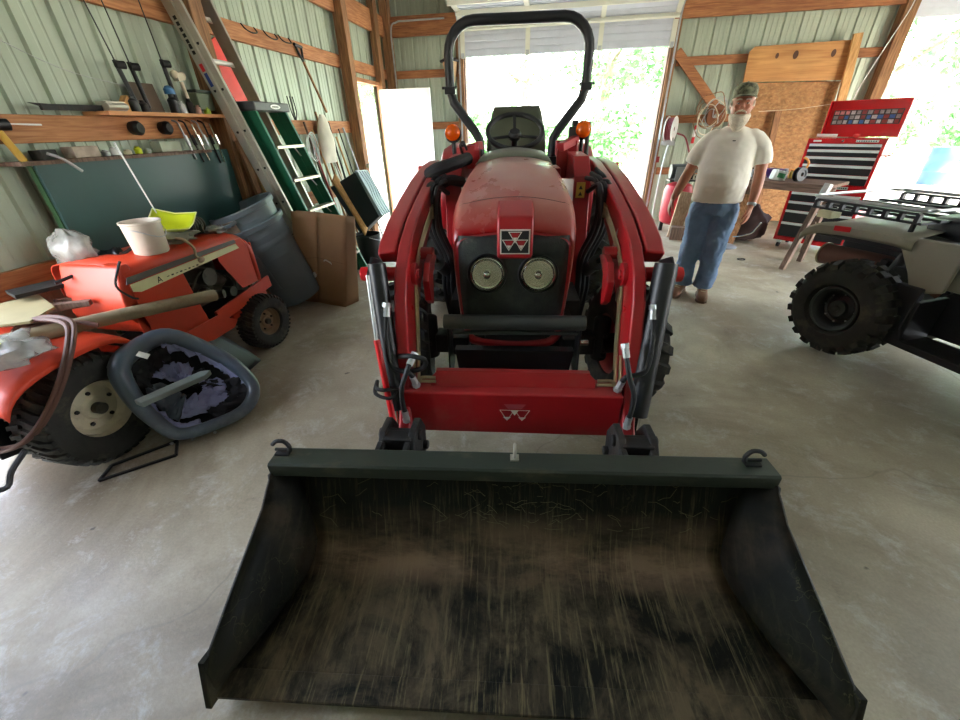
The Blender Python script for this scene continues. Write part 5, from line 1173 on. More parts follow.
# --- flattened cardboard box
cbx = thing('cardboard_box', 'tall flattened brown cardboard box standing on end beside the trash cans', 'cardboard box', (-2.33, 3.42, 0))
def cardb():
    a0, a1 = V3((-.12, -.03, 0)), V3((-.04, .10, .87)); b0, b1 = V3((.34, -.06, 0)), V3((.17, .10, .86)); c0, c1 = V3((.40, .12, 0)), V3((.50, .02, .82))
    a0, m0, e0 = V3((-.20, .02, 0)), V3((.0, .0, 0)), V3((.35, -.085, 0))
    a1, m1, e1 = V3((-.06, .02, .88)), V3((.16, .10, .86)), V3((.47, .02, .835))
    th = .006
    def panel(name, p0, p1, q0, q1):
        mb = MB(); mb.grid(lambda u, v: p0.lerp(p1, v).lerp(q0.lerp(q1, v), u) + V3((0, .006 * noise.noise(V3((u * 3, v * 3, 0))), 0)), 8, 14); mb.build(name, m_card, cbx, solid=th, smooth=60)
    panel('left_panel', a0, a1, m0, m1); panel('front_panel', m0, m1, e0, e1)
    panel('side_panel', e0, e1, e0 + V3((.06, .17, 0)), e1 + V3((.03, .12, -.02)))
    panel('back_panel', a0 + V3((.03, .08, 0)), a1 + V3((.02, .05, 0)), e0 + V3((.06, .17, 0)), e1 + V3((.03, .12, -.02)))
    mb = MB(); 
    p = m0.lerp(m1, .52); q = e0.lerp(e1, .50); mb.beam(p - V3((0, .004, 0)), q - V3((0, .004, 0)), .003, .003); p2 = a0.lerp(a1, .5); mb.beam(p2 - V3((0, .005, 0)), p - V3((0, .005, 0)), .003, .003); mb.build('fold_crease', mat('darker crease', '#6f5238', .8), cbx)
    mb = MB(); c = m0.lerp(m1, .48).lerp(e0.lerp(e1, .48), .35); mb.tube(smooth_path([c + V3((-.02, -.012, .02)), c + V3((.0, -.016, .03)), c + V3((.05, -.014, .0)), c + V3((.055, -.014, -.015))], 4), .007, 8); c = m0.lerp(m1, .33).lerp(a0.lerp(a1, .33), .1); mb.sphere(c + V3((0, -.015, 0)), (.018, .006, .03), 8); mb.build('tape_scrap', m_white, cbx)
cardb()

# --- dark storage tote tipped over a black bucket
bk = thing('bucket', 'black bucket with wire bail under the tipped dark tote', 'bucket', (-2.36, 4.86, 0))
MB().lathe([(.001, 0), (.13, 0), (.155, .34), (.163, .345), (.163, .36), (.15, .36), (.125, .012), (.001, .012)], (0, 0, 0), (0, 0, 1), 28, caps=False).build('bucket_body', m_plblk, bk)
MB().tube(smooth_path([(.163 * math.cos(R(a)), .163 * math.sin(R(a)), .34 - .07 * math.sin(R(a + 60))) for a in range(-60, 121, 20)], 3), .0035, 6).build('wire_bail', m_galv, bk)
tt = thing('storage_tote', 'dark navy storage tote tipped on edge with pale blue grey lid', 'tote', (-2.3, 4.8, .40))
def quad_slab(name, q, ext, m, bevel=.015):
    o_ = V3((-2.3, 4.8, .40)); q = [V3(p) - o_ for p in q]; e = V3(ext)
    return MB().add(q + [p + e for p in q], [(3, 2, 1, 0), (4, 5, 6, 7), (0, 1, 5, 4), (1, 2, 6, 5), (2, 3, 7, 6), (3, 0, 4, 7)]).build(name, m, tt, bevel=bevel)
Q = [(-2.69, 4.74, .92), (-2.34, 4.76, 1.09), (-2.11, 4.76, .60), (-2.40, 4.74, .37)]
quad_slab('tote_body', Q, (-.04, .34, -.02), mat('dark navy plastic', '#20272f', .45, var=.06))
Lq = [V3(Q[1]) + V3((-.01, -.01, .012)), V3(Q[1]) + V3((.035, -.01, .0)), V3(Q[2]) + V3((.035, -.01, -.0)), V3(Q[2]) + V3((-.01, -.01, -.012))]
ld_ = quad_slab('tote_lid', Lq, (-.04, .38, -.02), mat('pale blue grey plastic', '#93a6ac', .4, var=.06), .006)
mb = MB(); o_ = V3((-2.3, 4.8, .40)); 
for k in range(4):
    a = V3(Lq[1]) - o_ + V3((-.04, .38, -.02)) * (.15 + .22 * k) + V3((.003, 0, .003)); b = V3(Lq[2]) - o_ + V3((-.04, .38, -.02)) * (.15 + .22 * k) + V3((.003, 0, .003)); mb.tube(smooth_path([a, a.lerp(b, .33) + V3((0, .03, 0)), a.lerp(b, .66) - V3((0, .03, 0)), b], 4), .004, 6)
mb.build('lid_ribs', mat('dark rib', '#4a5960', .5), tt)
mb = MB(); mb.grid(lambda u, v: V3((-2.60 + .30 * u, 4.66 + .1 * v + .02 * math.sin(u * 3), 1.0 - .62 * u + .07 * v)), 8, 3); tag(mb.build('yellow_board', m_ylumber, solid=.02), 'yellow wooden strip leaning under the dark tote', 'board')

# --- pitchfork, sack and long-handled tools by the wall
pf = thing('shovel', 'D-handled shovel hanging handle up, blade inside the white sack', 'shovel', (-2.93, 5.05, 2.33))
MB().cyl((0, .08, -.14), (.03, .34, -.62), .014, n=10).build('shaft', m_softz, pf)
mb = MB(); mb.tube(smooth_path([(0, .08, -.14), (0, .01, -.06), (0, -.03, .0)], 4), .012, 8); mb.tube(smooth_path([(0, .08, -.14), (0, .09, -.06), (0, .09, -.01)], 4), .012, 8); mb.cyl((0, -.04, .0), (0, .10, -.01), .015)
mb.build('d_grip', m_plblk, pf)
def sack():
    mb = MB(); rings = []
    for k in range(11):
        t = k / 10; z = 1.68 - .52 * t; hw = .05 + .12 * math.sin(min(1, t * 1.25) * math.pi * .5) ** .8; th = .02 + .05 * math.sin(t * math.pi * .8)
        rings.append([V3((-2.87 + th * math.cos(a) * (1 + .3 * noise.noise(V3((a * 2, t * 5, 0)))), 5.20 + hw * math.sin(a) * (1 + .15 * noise.noise(V3((a, t * 4, 2)))) - .02 * t, z)) for a in [i * math.pi / 12 for i in range(24)]])
    mb.loft(rings); return tag(mb.build('hanging_sack', mat('dirty white canvas', '#c9c4b4', .85, var=.12, bump=.3, bscale=12), smooth=60), 'dirty white canvas sack hanging on the left wall', 'sack')
sack()
lab = ['rake handle closest to the green ladder', 'thin red handle just right of the green ladder', 'pale wooden handle left of the white sack', 'brown handle under the white sack', 'light handle under the right edge of the sack', 'brown handle right of the white sack', 'dark handle beside the door post', 'pale handle touching the door post', 'dark thin handle left of the sack', 'grey metal handle below the sack']
rr = random.Random(11)
mk = [m_oldwood, m_redc, m_ylumber, m_softz, m_alu, m_softz, m_dark, m_ylumber, m_dark, m_galv]
for i in range(10):
    y = 4.72 + .105 * i; top = 1.60 if i % 3 else 1.72
    o = MB().cyl((-2.62 + rr.uniform(-.05, .08), y + rr.uniform(-.02, .12), .012), (-2.93, y + .12 + rr.uniform(-.04, .04), top - rr.uniform(0, .25)), .013 if i != 8 else .008, n=8).build('long_handled_tool', mk[i]); tag(o, lab[i], 'tool handle', 'long handles against the wall')
mb = MB(); p = V3((-2.93, 4.72, 1.62))
for s in (-1, 0, 1): mb.tube(smooth_path([(p.x, p.y + s * .01, p.z), (p.x, p.y + s * .05, p.z + .08), (p.x, p.y + s * .05 - .02, p.z + .22)], 4), .006, 6)
tag(mb.build('garden_fork', m_dark), 'dark three pronged fork above the wall rail', 'fork')
mb = MB()
for k in range(4): mb.tube([V3((-2.86 + .01 * k, 4.78 + .01 * k, 1.35)) + V3((.0, math.cos(a) * (.07 + .01 * k), math.sin(a) * (.12 + .01 * k))) for a in [i * math.pi / 10 for i in range(20)]], .004, 6, closed=True)
tag(mb.build('wire_coil', m_galv), 'coil of grey wire hanging behind the green ladder', 'wire')
tag(MB().lathe([(.001, 0), (.03, 0), (.03, .05), (.001, .05)], (-2.80, 6.09, 1.05), (1, 0, 0), 16).build('round_switch', m_alu), 'small round grey switch on the post beside the open door', 'knob')
# flower basket on the front wall
fb = thing('hanging_basket', 'peach coloured tapered basket with dark rim hung on the front wall', 'basket', (-1.86, 7.78, 2.30))
MB().lathe([(.001, -.14), (.07, -.14), (.12, .14), (.11, .14), (.001, .1)], (0, 0, 0), (0, 0, 1), 20, caps=False).build('basket_body', mat('peach basket', '#d8b48a', .8, var=.1, bump=.5, bscale=70), fb)
MB().lathe([(.001, .16), (.10, .18), (.17, .15), (.16, .13), (.001, .13)], (0, 0, 0), (0, 0, 1), 20, caps=False).build('dark_rim', m_dark, fb)

# small things on the wall rails
for i, (y, dz) in enumerate(((4.30, 0), (4.62, .0), (4.86, .005))):
    tag(MB().tube(smooth_path([(-2.95, y - .09, 2.37 + dz), (-2.92, y - .08, 2.33), (-2.915, y, 2.315 + dz), (-2.92, y + .08, 2.33), (-2.95, y + .09, 2.37 + dz)], 5), .006, 8).build('curved_hanger', m_dark), ['curved dark hanger on the upper wall rail nearest the aluminium ladder', 'curved dark hanger in the middle of the upper wall rail', 'curved dark hanger nearest the D-handled shovel'][i], 'hanger')
hm = thing('mallet', 'yellow handled mallet hung at the near end of the middle wall rail', 'mallet', (-2.94, 1.93, 1.55))
MB().cyl((0, 0, .0), (.04, .02, -.16), .018).build('handle', mat('yellow grip', '#c9a03c', .5), hm); MB().cyl((0, -.05, .02), (.02, .05, .02), .028).build('mallet_head', m_plblk, hm)
tag(MB().cyl((-2.955, 1.98, 1.575), (-2.95, 2.16, 1.57), .005).build('white_rod', m_white), 'short white rod pinned to the middle wall rail', 'rod')
# ------------------------------------------------------------------ the man
def remesh(o, vox, it=4, fac=.5):
    m = o.modifiers.new('skin', 'REMESH'); m.mode = 'VOXEL'; m.voxel_size = vox; m.use_smooth_shade = True
    m2 = o.modifiers.new('relax', 'SMOOTH'); m2.iterations = it; m2.factor = fac; return o
def wrinkle(o, strength, scale, seed=0):
    t = bpy.data.textures.new('folds', 'CLOUDS'); t.noise_scale = scale; t.noise_depth = 2
    m = o.modifiers.new('folds', 'DISPLACE'); m.texture = t; m.strength = strength; m.mid_level = .5; m.texture_coords = 'LOCAL'; return o
def limb(mb, pts, rad, n=16):
    """elliptical tapered limb; rad = [(rx, ry)] in the horizontal/normal frame"""
    mb.tube(pts, rad, n)
man = thing('person', 'standing bearded man in camouflage cap, white T-shirt and blue jeans', 'person', (1.42, 4.10, 0), -17)
# local frame: x = to his left in the picture's right, y = away from the viewer, faces -y
m_skin = mat('tanned skin', '#a5694e', .55, var=.08, scale=12)
m_tee = mat('white cotton T-shirt', '#ebe5d6', .85, var=.03)
m_jean = mat('blue denim', '#6b84a3', .85, var=.16, scale=9, dirt='#8f9aa8', damt=.15, dscale=4, bump=.15, bscale=120)
m_beard = mat('white beard hair', '#d2c6b2', .9, var=.12, scale=40, bump=.8, bscale=90)
m_camo = mat('camouflage cap cloth', '#7d7d62', .85, var=.35, scale=30, dirt='#23241a', damt=.75, dscale=26)
m_boot = mat('brown leather boot', '#8a6248', .6, var=.15, dirt='#b39a80', damt=.3, dscale=10)
def ell(c, rx, ry, n=20, rot=0, pw=1.0):
    c = V3(c); out = []
    for i in range(n):
        a = 2 * math.pi * i / n; ca, sa = math.cos(a), math.sin(a)
        x = rx * math.copysign(abs(ca) ** pw, ca); y = ry * math.copysign(abs(sa) ** pw, sa)
        out.append(c + V3((x * math.cos(rot) - y * math.sin(rot), x * math.sin(rot) + y * math.cos(rot), 0)))
    return out
def person():
    # body: head, neck, trunk core, arms, hands in one surface
    mb = MB()
    hx, hy, hz = .005, -.03, 1.62
    mb.loft([ell((hx, hy + .02, 1.485), .03, .035), ell((hx, hy + .005, 1.50), .052, .062), ell((hx, hy - .005, 1.53), .064, .078), ell((hx, hy, 1.57), .072, .088), ell((hx, hy + .003, 1.61), .076, .094), ell((hx, hy + .008, 1.65), .077, .097), ell((hx, hy + .012, 1.69), .072, .09), ell((hx, hy + .015, 1.72), .055, .07), ell((hx, hy + .015, 1.735), .02, .03)])
    # brow, nose, cheeks, lips, ears
    mb.sphere((hx, hy - .085, 1.638), (.05, .018, .012), 12); mb.loft([ell((hx, hy - .088, 1.632), .009, .010, 10), ell((hx, hy - .100, 1.612), .012, .014, 10), ell((hx, hy - .106, 1.596), .018, .018, 10), ell((hx, hy - .092, 1.586), .014, .012, 10)])
    for s in (-1, 1):
        mb.sphere((hx + s * .038, hy - .072, 1.60), (.022, .018, .018), 10); mb.sphere((hx + s * .078, hy + .01, 1.612), (.012, .02, .032), 10); mb.sphere((hx + s * .013, hy - .102, 1.593), (.009, .010, .008), 8)
    mb.sphere((hx, hy - .082, 1.562), (.026, .012, .008), 10)
    mb.tube([(0, .02, 1.30), (0, .015, 1.42), (.002, -.005, 1.47), (.004, -.015, 1.54)], [.11, .075, .062, .058], 16)
    mb.loft([ell((0, .02, 1.02), .15, .10), ell((0, .02, 1.2), .16, .10), ell((0, .02, 1.33), .15, .08), ell((0, .02, 1.37), .10, .05)])
    # arms: his right (viewer's left) held out and back a little, his left hanging
    RA = [(-.17, .02, 1.385), (-.225, .03, 1.27), (-.275, .05, 1.12), (-.325, .01, .98), (-.355, -.03, .90)]
    LA = [(.18, .02, 1.385), (.245, .02, 1.27), (.27, .02, 1.12), (.275, -.03, .97), (.27, -.065, .865)]
    for P in (RA, LA): mb.tube(smooth_path(P, 3), [.040, .046, .050, .050, .050, .047, .044, .045, .043, .039, .034, .030, .026], 14)
    def hand(w_, d, side, curl):
        """w_ wrist, d direction down the hand, side = thumb side"""
        w_ = V3(w_); d = V3(d).normalized(); th = V3(side); th = (th - d * th.dot(d)).normalized(); pn = d.cross(th).normalized()
        rings = []
        for t, hw, ht in ((-.01, .026, .022), (.02, .032, .019), (.05, .040, .017), (.08, .042, .014), (.092, .040, .012)):
            rings.append([w_ + d * t + th * (hw * math.cos(a)) + pn * (ht * math.sin(a)) for a in [i * math.pi / 8 for i in range(16)]])
        mb.loft(rings)
        for k, (off, L_) in enumerate(((.030, .070), (.010, .080), (-.011, .074), (-.031, .058))):
            p = w_ + d * .084 + th * off; dd = d.copy(); pts = [p]; 
            for j in range(3):
                dd = (dd + pn * curl * (.45 + .25 * j)).normalized(); p = p + dd * L_ * (.45, .32, .23)[j]; pts.append(p)
            mb.tube(pts, [.0098, .0092, .0085, .0070], 10); mb.sphere(pts[-1], .0070, 8)
        p = w_ + d * .025 + th * .028; pts = [p, p + (d * .6 + th * .6).normalized() * .034, p + (d * .85 + th * .45 + pn * curl * .4).normalized() * .064, p + (d * .95 + th * .25 + pn * curl * .7).normalized() * .086]
        mb.tube(pts, [.014, .012, .0105, .008], 10); mb.sphere(pts[-1], .008, 8)
    hand((-.355, -.03, .90), (-.18, -.25, -1), (.25, -1, 0), 1.0 if False else -.5)
    hand((.27, -.065, .865), (-.02, -.18, -1), (-.35, -1, 0), .5)
    b = mb.build('body', m_skin, man, smooth=180); remesh(b, .0055, 3, .4)
    # eyes
    for s in (-1, 1):
        e = MB(); e.sphere((hx + s * .030, hy - .078, 1.622), (.013, .011, .008), 12); e.build('eye', mat('eye white %d' % s, '#cfc4b8', .3), man)
        MB().sphere((hx + s * .030, hy - .0875, 1.622), (.006, .003, .006), 10).build('iris', mat('dark iris %d' % s, '#2c2018', .3), man)
    # beard, moustache, brows
    mb = MB()
    mb.loft([ell((hx, hy + .012, 1.556), .072, .072, 24), ell((hx, hy - .004, 1.545), .079, .093, 24), ell((hx, hy - .022, 1.535), .080, .096, 24), ell((hx, hy - .036, 1.50), .070, .085, 24), ell((hx, hy - .045, 1.462), .050, .058, 24), ell((hx, hy - .048, 1.43), .022, .03, 24)])
    keep = mb
    vs_ = []
    for v in mb.v:
        p = V3(v)
        if p.z > 1.56 and p.y > hy - .02: p.y = min(p.y, hy + .03)
        if abs(p.x - hx) < .035 and p.y < hy - .05 and p.z > 1.575: p.y += .02
        p += V3((0, 0, .004 * noise.noise(p * 60))); vs_.append(tuple(p))
    mb.v = vs_
    mb.tube([(hx - .042, hy - .086, 1.556), (hx - .02, hy - .099, 1.570), (hx, hy - .101, 1.574), (hx + .02, hy - .099, 1.570), (hx + .042, hy - .086, 1.556)], [.006, .008, .008, .008, .006], 8)
    for s in (-1, 1): mb.tube([(hx + s * .074, hy - .02, 1.60), (hx + s * .079, hy - .02, 1.64)], [.012, .008], 8)
    remesh(mb.build('beard', m_beard, man, smooth=180), .006, 2, .4); 
    h = MB(); h.loft([ell((hx, hy + .035, 1.57), .060, .070, 20), ell((hx, hy + .03, 1.61), .081, .078, 20), ell((hx, hy + .03, 1.66), .082, .082, 20)]); h.build('hair', m_beard, man)
    for s in (-1, 1): MB().tube([(hx + s * .014, hy - .098, 1.645), (hx + s * .032, hy - .096, 1.650), (hx + s * .05, hy - .084, 1.643)], .005, 8).build('eyebrow', m_beard, man)
    # cap
    c = MB(); c.loft([ell((hx, hy + .008, 1.668), .085, .105, 28), ell((hx, hy + .010, 1.695), .088, .108, 28), ell((hx, hy + .013, 1.725), .082, .10, 28), ell((hx, hy + .015, 1.75), .066, .08, 28), ell((hx, hy + .016, 1.763), .036, .045, 28), ell((hx, hy + .016, 1.766), .006, .006, 28)])
    cap = c.build('cap', m_camo, man, smooth=60)
    br = MB(); br.grid(lambda u, v: V3((hx + math.sin((u - .5) * 2.3) * (.082 + .012 * v), hy + .008 - math.cos((u - .5) * 2.3) * .104 - v * .062 * math.cos((u - .5) * 2.0), 1.680 - .010 * v - .055 * (u - .5) ** 2 * v * 1.4)), 14, 5); br.build('cap_brim', m_camo, cap, solid=.004, smooth=60)
    MB().sphere((hx, hy + .016, 1.768), (.008, .008, .004), 8).build('cap_button', m_camo, cap)
    # T-shirt: trunk with belly and two short sleeves
    mb = MB()
    mb.loft([ell((.0, -.0, .885), .205, .155, 28), ell((.0, -.005, .93), .207, .16, 28), ell((0, -.03, 1.02), .208, .172, 28), ell((0, -.028, 1.12), .205, .165, 28), ell((0, -.01, 1.22), .205, .148, 28), ell((0, .005, 1.32), .205, .13, 28), ell((0, .012, 1.38), .192, .112, 28), ell((0, .015, 1.42), .15, .088, 28), ell((0, .012, 1.448), .105, .072, 28), ell((0, .005, 1.465), .072, .066, 28)])
    for P, q in ((RA, -1), (LA, 1)):
        p = [V3(P[0]) + V3((-q * .07, 0, .0)), V3(P[0]) + V3((-q * .02, 0, -.015)), V3(P[1]), V3(P[1]).lerp(V3(P[2]), .55)]
        mb.tube(smooth_path(p, 3), [.060, .066, .070, .072, .074, .076, .077, .077, .078, .080], 18)
    tee = mb.build('tshirt', m_tee, man, smooth=180); remesh(tee, .011, 4, .5); wrinkle(tee, .022, .13)
    MB().box((.01, -.139, 1.365), (.022, .004, .006), (15, 0, 0)).build('shirt_mark', m_dark, man)
    # jeans
    mb = MB()
    mb.loft([ell((0, .005, .95), .165, .12, 24), ell((0, .01, .90), .178, .132, 24), ell((0, .015, .84), .185, .14, 24), ell((0, .015, .78), .178, .135, 24)])
    for P in ([(-.088, .015, .84), (-.10, .01, .70), (-.105, -.005, .50), (-.115, .0, .30), (-.118, .005, .10)], [(.088, .015, .84), (.093, .0, .70), (.085, -.035, .50), (.082, -.03, .30), (.08, -.02, .10)]):
        mb.tube(smooth_path(P, 3), [.105, .108, .107, .104, .101, .098, .095, .092, .089, .087, .087, .088, .092], 18)
    j = mb.build('jeans', m_jean, man, smooth=180); remesh(j, .010, 3, .5); wrinkle(j, .035, .085)
    MB().loft([ell((0, .006, .925), .172, .127, 28), ell((0, .006, .955), .168, .122, 28)]).build('belt', m_plblk, man)
    # boots
    for (fx, fy, a) in ((-.118, -.0, -14), (.08, -.03, 4)):
        mb = MB()
        def fr(y, hw, zt, zb=.012): return [V3((hw * math.copysign(abs(math.cos(q)) ** .7, math.cos(q)), y, zb + (zt - zb) * (.5 + .5 * math.copysign(abs(math.sin(q)) ** .6, math.sin(q))))) for q in [i * math.pi / 8 for i in range(16)]]
        mb.loft([fr(.085, .025, .09), fr(.075, .036, .12), fr(.03, .041, .15), (fr(-.03, .042, .13)), fr(-.08, .046, .095), fr(-.13, .05, .078), fr(-.17, .046, .07), fr(-.195, .032, .055), fr(-.203, .015, .04)])
        mb.tube([(0, .03, .08), (0, .03, .17)], [.045, .05], 16)
        bo = mb.build('boot', m_boot, man, smooth=60, loc=(fx, fy, 0), rot=(0, 0, a))
        so = MB(); so.prism([(-.04, .085), (-.045, .0), (-.042, -.06), (-.053, -.13), (-.046, -.18), (-.02, -.208), (.02, -.208), (.046, -.18), (.053, -.13), (.042, -.06), (.045, 0), (.04, .085), (.02, .098), (-.02, .098)], (0, 0, 0), (1, 0, 0), (0, 1, 0), (0, 0, .02)); so.build('sole', mat('tan sole', '#6f5a48', .8), bo)
        la = MB()
        for k in range(4): la.tube([(-.022, -.045 - .022 * k, .128 - .012 * k), (.022, -.05 - .022 * k, .128 - .012 * k)], .003, 6)
        la.build('laces', m_cream, bo)
    w = MB(); c_ = V3(LA[-1]).lerp(V3(LA[-2]), .18); d = (V3(LA[-1]) - V3(LA[-2])).normalized(); w.cyl(c_ - d * .010, c_ + d * .010, .034, n=20); w.sphere(c_ + V3((.02, -.03, 0)), (.012, .008, .014), 8); w.build('wrist_watch', m_galv, man)
person()
tag(MB().tube(smooth_path([(1.81, 4.02, .72), (1.79, 4.04, .66), (1.77, 4.05, .62), (1.70, 4.08, .585), (1.655, 4.12, .57)], 5), .006, 8).build('hook_wire', m_chrome), 'thin bright curved wire held in the hand of the man', 'wire')

# ------------------------------------------------------------------ workbench, tool chest
CH = -44
ca, sa = math.cos(R(CH)), math.sin(R(CH))
m_cred = mat('glossy tool chest red', '#c8141a', .25, var=.03, coat=.4)
m_cdrk = mat('black drawer front', '#15171c', .35, var=.05)
m_chst = mat('bright drawer pull', '#e0e2e0', .4, metal=.1, var=.03)
def chest(name, label, loc, W, D, H, rows, cast=False):
    t = thing(name, label, 'tool chest', loc, CH)
    b = MB(); e = .03
    b.box((W / 2, D / 2 + .01, H / 2), (W, D - .02, H)); b.box((e / 2, .0, H / 2), (e, .03, H)); b.box((W - e / 2, 0, H / 2), (e, .03, H)); b.box((W / 2, 0, .025), (W, .03, .05)); b.box((W / 2, 0, H - .025), (W, .03, .05))
    b.build('chest_body', m_cred, t, bevel=.004)
    z = H - .055
    for h in rows:
        d = MB().box((W / 2, -.0, z - h / 2), (W - 2 * e - .006, .02, h - .006)).build('drawer', m_cdrk, t, bevel=.002)
        MB().box((W / 2, -.016, z - .014), (W - 2 * e - .006, .014, .028)).build('drawer_pull', m_chst, d, bevel=.003)
        z -= h
    return t
L1 = (2.98, 6.14, 0)
low = chest('tool_chest', 'red rolling tool chest with black drawers standing behind the workbench', (2.98, 6.14, .10), .76, .42, .66, (.11, .11, .15, .18))
for x, y in ((.06, .05), (.70, .05), (.06, .37), (.70, .37)):
    c = MB().cyl((x - .014, y, -.065), (x + .014, y, -.065), .035).build('caster', m_rub, low); MB().box((x, y, -.02), (.045, .05, .04)).build('caster_fork', m_galv, c)
upp = chest('tool_chest', 'open red top chest with five black drawers on the rolling chest', (2.98 + .01, 6.14 - .0, .762), .74, .38, .54, (.06, .075, .085, .105, .105))
MB().box((.57, -.018, .515), (.20, .004, .022)).build('name_plate', m_chst, upp); MB().box((.10, -.018, .515), (.08, .004, .018)).build('maker_badge', m_white, upp)
MB().box((.35, -.018, .515), (.022, .008, .022)).build('chest_lock', m_chrome, upp)
MB().box((.47, -.018, .022), (.20, .004, .034)).build('lower_name_plate', mat('silver plate', '#b9b9b4', .4), upp)
mb = MB()
for k in range(9): mb.box((.48 + k * .021, -.0205, .515), (.013, .002, .010))
for k in range(9): mb.box((.385 + k * .021, -.0205, .022), (.013, .002, .012))
mb.build('plate_lettering', m_dark, upp, smooth=0)
h = MB(); h.tube(smooth_path([(.745, .12, .36), (.775, .12, .37), (.775, .12, .40), (.775, .24, .40), (.775, .24, .37), (.745, .24, .36)], 3), .008, 8); h.build('side_handle', m_chrome, upp)
lid = bpy.data.objects.new('chest_lid', None); COL.objects.link(lid); lid.parent = upp; lid.location = (0, .38, .545); lid.rotation_euler = (R(4), 0, 0)
MB().box((.37, .012, .19), (.74, .012, .38)).build('lid_panel', m_cred, lid, bevel=.002)
mb = MB(); mb.box((.006, -.02, .19), (.012, .07, .38)); mb.box((.734, -.02, .19), (.012, .07, .38)); mb.box((.37, -.02, .375), (.74, .07, .012)); mb.build('lid_rim', m_cred, lid, bevel=.002)
mb = MB(); mb.box((.37, .004, .205), (.64, .003, .15)); st_ = mb.build('tool_stickers', mat('sticker sheet base', '#34302e', .5), lid)
rr = random.Random(4)
sm = [mat('sticker colour %d' % k, c, .5, var=.25, scale=40) for k, c in enumerate(('#c9c4c0', '#d98a86', '#8f3430', '#9a9490', '#3c66a8'))]
for k in range(36):
    col_, row = k % 12, k // 12
    MB().box((.082 + col_ * .0525, .001, .157 + row * .048), (.045 + rr.uniform(-.012, .004), .003, .036)).build('sticker', sm[(1 if (k in (24, 25, 26)) else rr.choice((0, 0, 2, 3, 4, 3)))], lid)
# oddments on the open chest
tag(MB().sphere((3.42, 6.02, 1.325), (.035, .03, .022), 10).build('shop_rag', mat('red shop cloth', '#c0332c', .9)), 'small red cloth lying in the open tray of the top chest', 'cloth')
tag(MB().cyl((3.10, 6.22, 1.33), (3.28, 6.13, 1.325), .018).build('caulk_tube', m_white), 'white tube lying in the open tray of the top chest', 'tube')

# bench of planks on sawhorse legs
bn = thing('workbench', 'rough wooden workbench of planks on braced legs in front of the red chest', 'workbench', (2.92, 5.13, 0), -46)
m_bench = wood('greyish brown bench wood', '#86695a', '#553f33', .8, 'x')
# local -x runs along the front edge towards the wall, +y is away from the viewer
for k in range(3): MB().box((-.76, .09 + .175 * k, .868), (1.42, .17, .035)).build('bench_plank', m_bench, bn, bevel=.004)
MB().box((-.755, -.012, .845), (1.45, .035, .085)).build('front_board', m_bench, bn, bevel=.004)
MB().box((-.10, .0, .83), (.06, .012, .10)).build('board_clamp', m_galv, bn)
for (x, y, x2, y2) in ((-1.38, .03, -1.42, .0), (-1.38, .5, -1.42, .54)): MB().beam((x2, y2, .0), (x, y, .845), .09, .04, (1, 0, 0)).build('leg', m_oldwood, bn, bevel=.003)
MB().beam((-1.452, -.03, .0), (-1.41, .0, .845), .012, .04, (1, 0, 0)).build('pale_leg_edge', m_ylumber, bn)
def wleg(name, a, b, par, m=m_oldwood, w=.09, t=.04):
    M = par.matrix_world.inverted() if False else Matrix.LocRotScale(par.location, par.rotation_euler, None).inverted(); return MB().beam(M @ V3(a), M @ V3(b), w, t, (1, 0, 0)).build(name, m, par, bevel=.003)
wleg('leg', (2.655, 5.05, 0), (2.83, 5.12, .90), bn, w=.085, t=.05); wleg('leg', (3.01, 5.42, 0), (2.93, 5.20, .85), bn, w=.085, t=.05)
wleg('leg_bracket', (2.80, 5.11, .74), (2.835, 5.115, .91), bn, m_galv, .095, .056); wleg('leg_brace', (2.98, 5.40, .12), (2.92, 5.26, .5), bn, w=.05, t=.03)
def bp(x, y): # bench coordinates to world
    q = Matrix.LocRotScale(bn.location, bn.rotation_euler, None) @ V3((x, y, .886)); return q
def on_bench(name, mbx, x, y, m, label, cat, rz=0, **k): return tag(mbx.build(name, m, loc=bp(x, y), rot=(0, 0, rz), **k), label, cat)
pb = on_bench('purple_bowl', MB().lathe([(.001, 0), (.05, 0), (.10, .09), (.105, .10), (.095, .095), (.045, .01), (.001, .01)], (0, 0, 0), (0, 0, 1), 24, caps=False), -.78, .34, mat('purple plastic', '#4b2a6e', .4), 'deep purple plastic bowl on the workbench', 'bowl')
fan = thing('dome_machine', 'grey dome shaped machine at the left end of the workbench', 'machine', bp(-1.12, .22), 30)
MB().lathe([(.11, 0), (.11, .02), (.10, .08), (.07, .13), (.03, .155), (.001, .16)], (0, 0, 0), (0, 0, 1), 24, caps=False).build('dome', mat('grey translucent dome', '#8d9396', .4), fan); MB().box((0, -.10, .045), (.14, .07, .09)).build('front_box', mat('pale blue plastic box', '#b5c5d4', .4), fan, bevel=.01)
gr = thing('striped_packet', 'green and white striped packet on the workbench beside a black reel', 'packet', bp(-.62, .10), 20)
MB().box((0, 0, .055), (.17, .08, .11), (0, 12, 0)).build('packet_body', mat('white packet', '#cfd8d2', .4), gr, bevel=.015); MB().box((.0, -.042, .055), (.10, .003, .05), (0, 12, 0)).build('green_stripe', mat('green print', '#3f9a62', .4), gr)
rl = thing('cord_reel', 'black round reel with wheel lying against the top chest on the workbench', 'reel', bp(-.42, .13), 10)
MB().lathe([(.02, -.03), (.075, -.03), (.075, -.02), (.05, -.015), (.05, .015), (.075, .02), (.075, .03), (.02, .03)], (0, 0, .076), (.3, -1, .1), 24, caps=False).build('reel_body', m_plblk, rl); MB().tube([V3((0, -.02, .076)) + V3((math.cos(a) * .055, 0, math.sin(a) * .055)) for a in [i * math.pi / 10 for i in range(20)]], .005, 6, closed=True).build('reel_ring', m_greyst, rl)
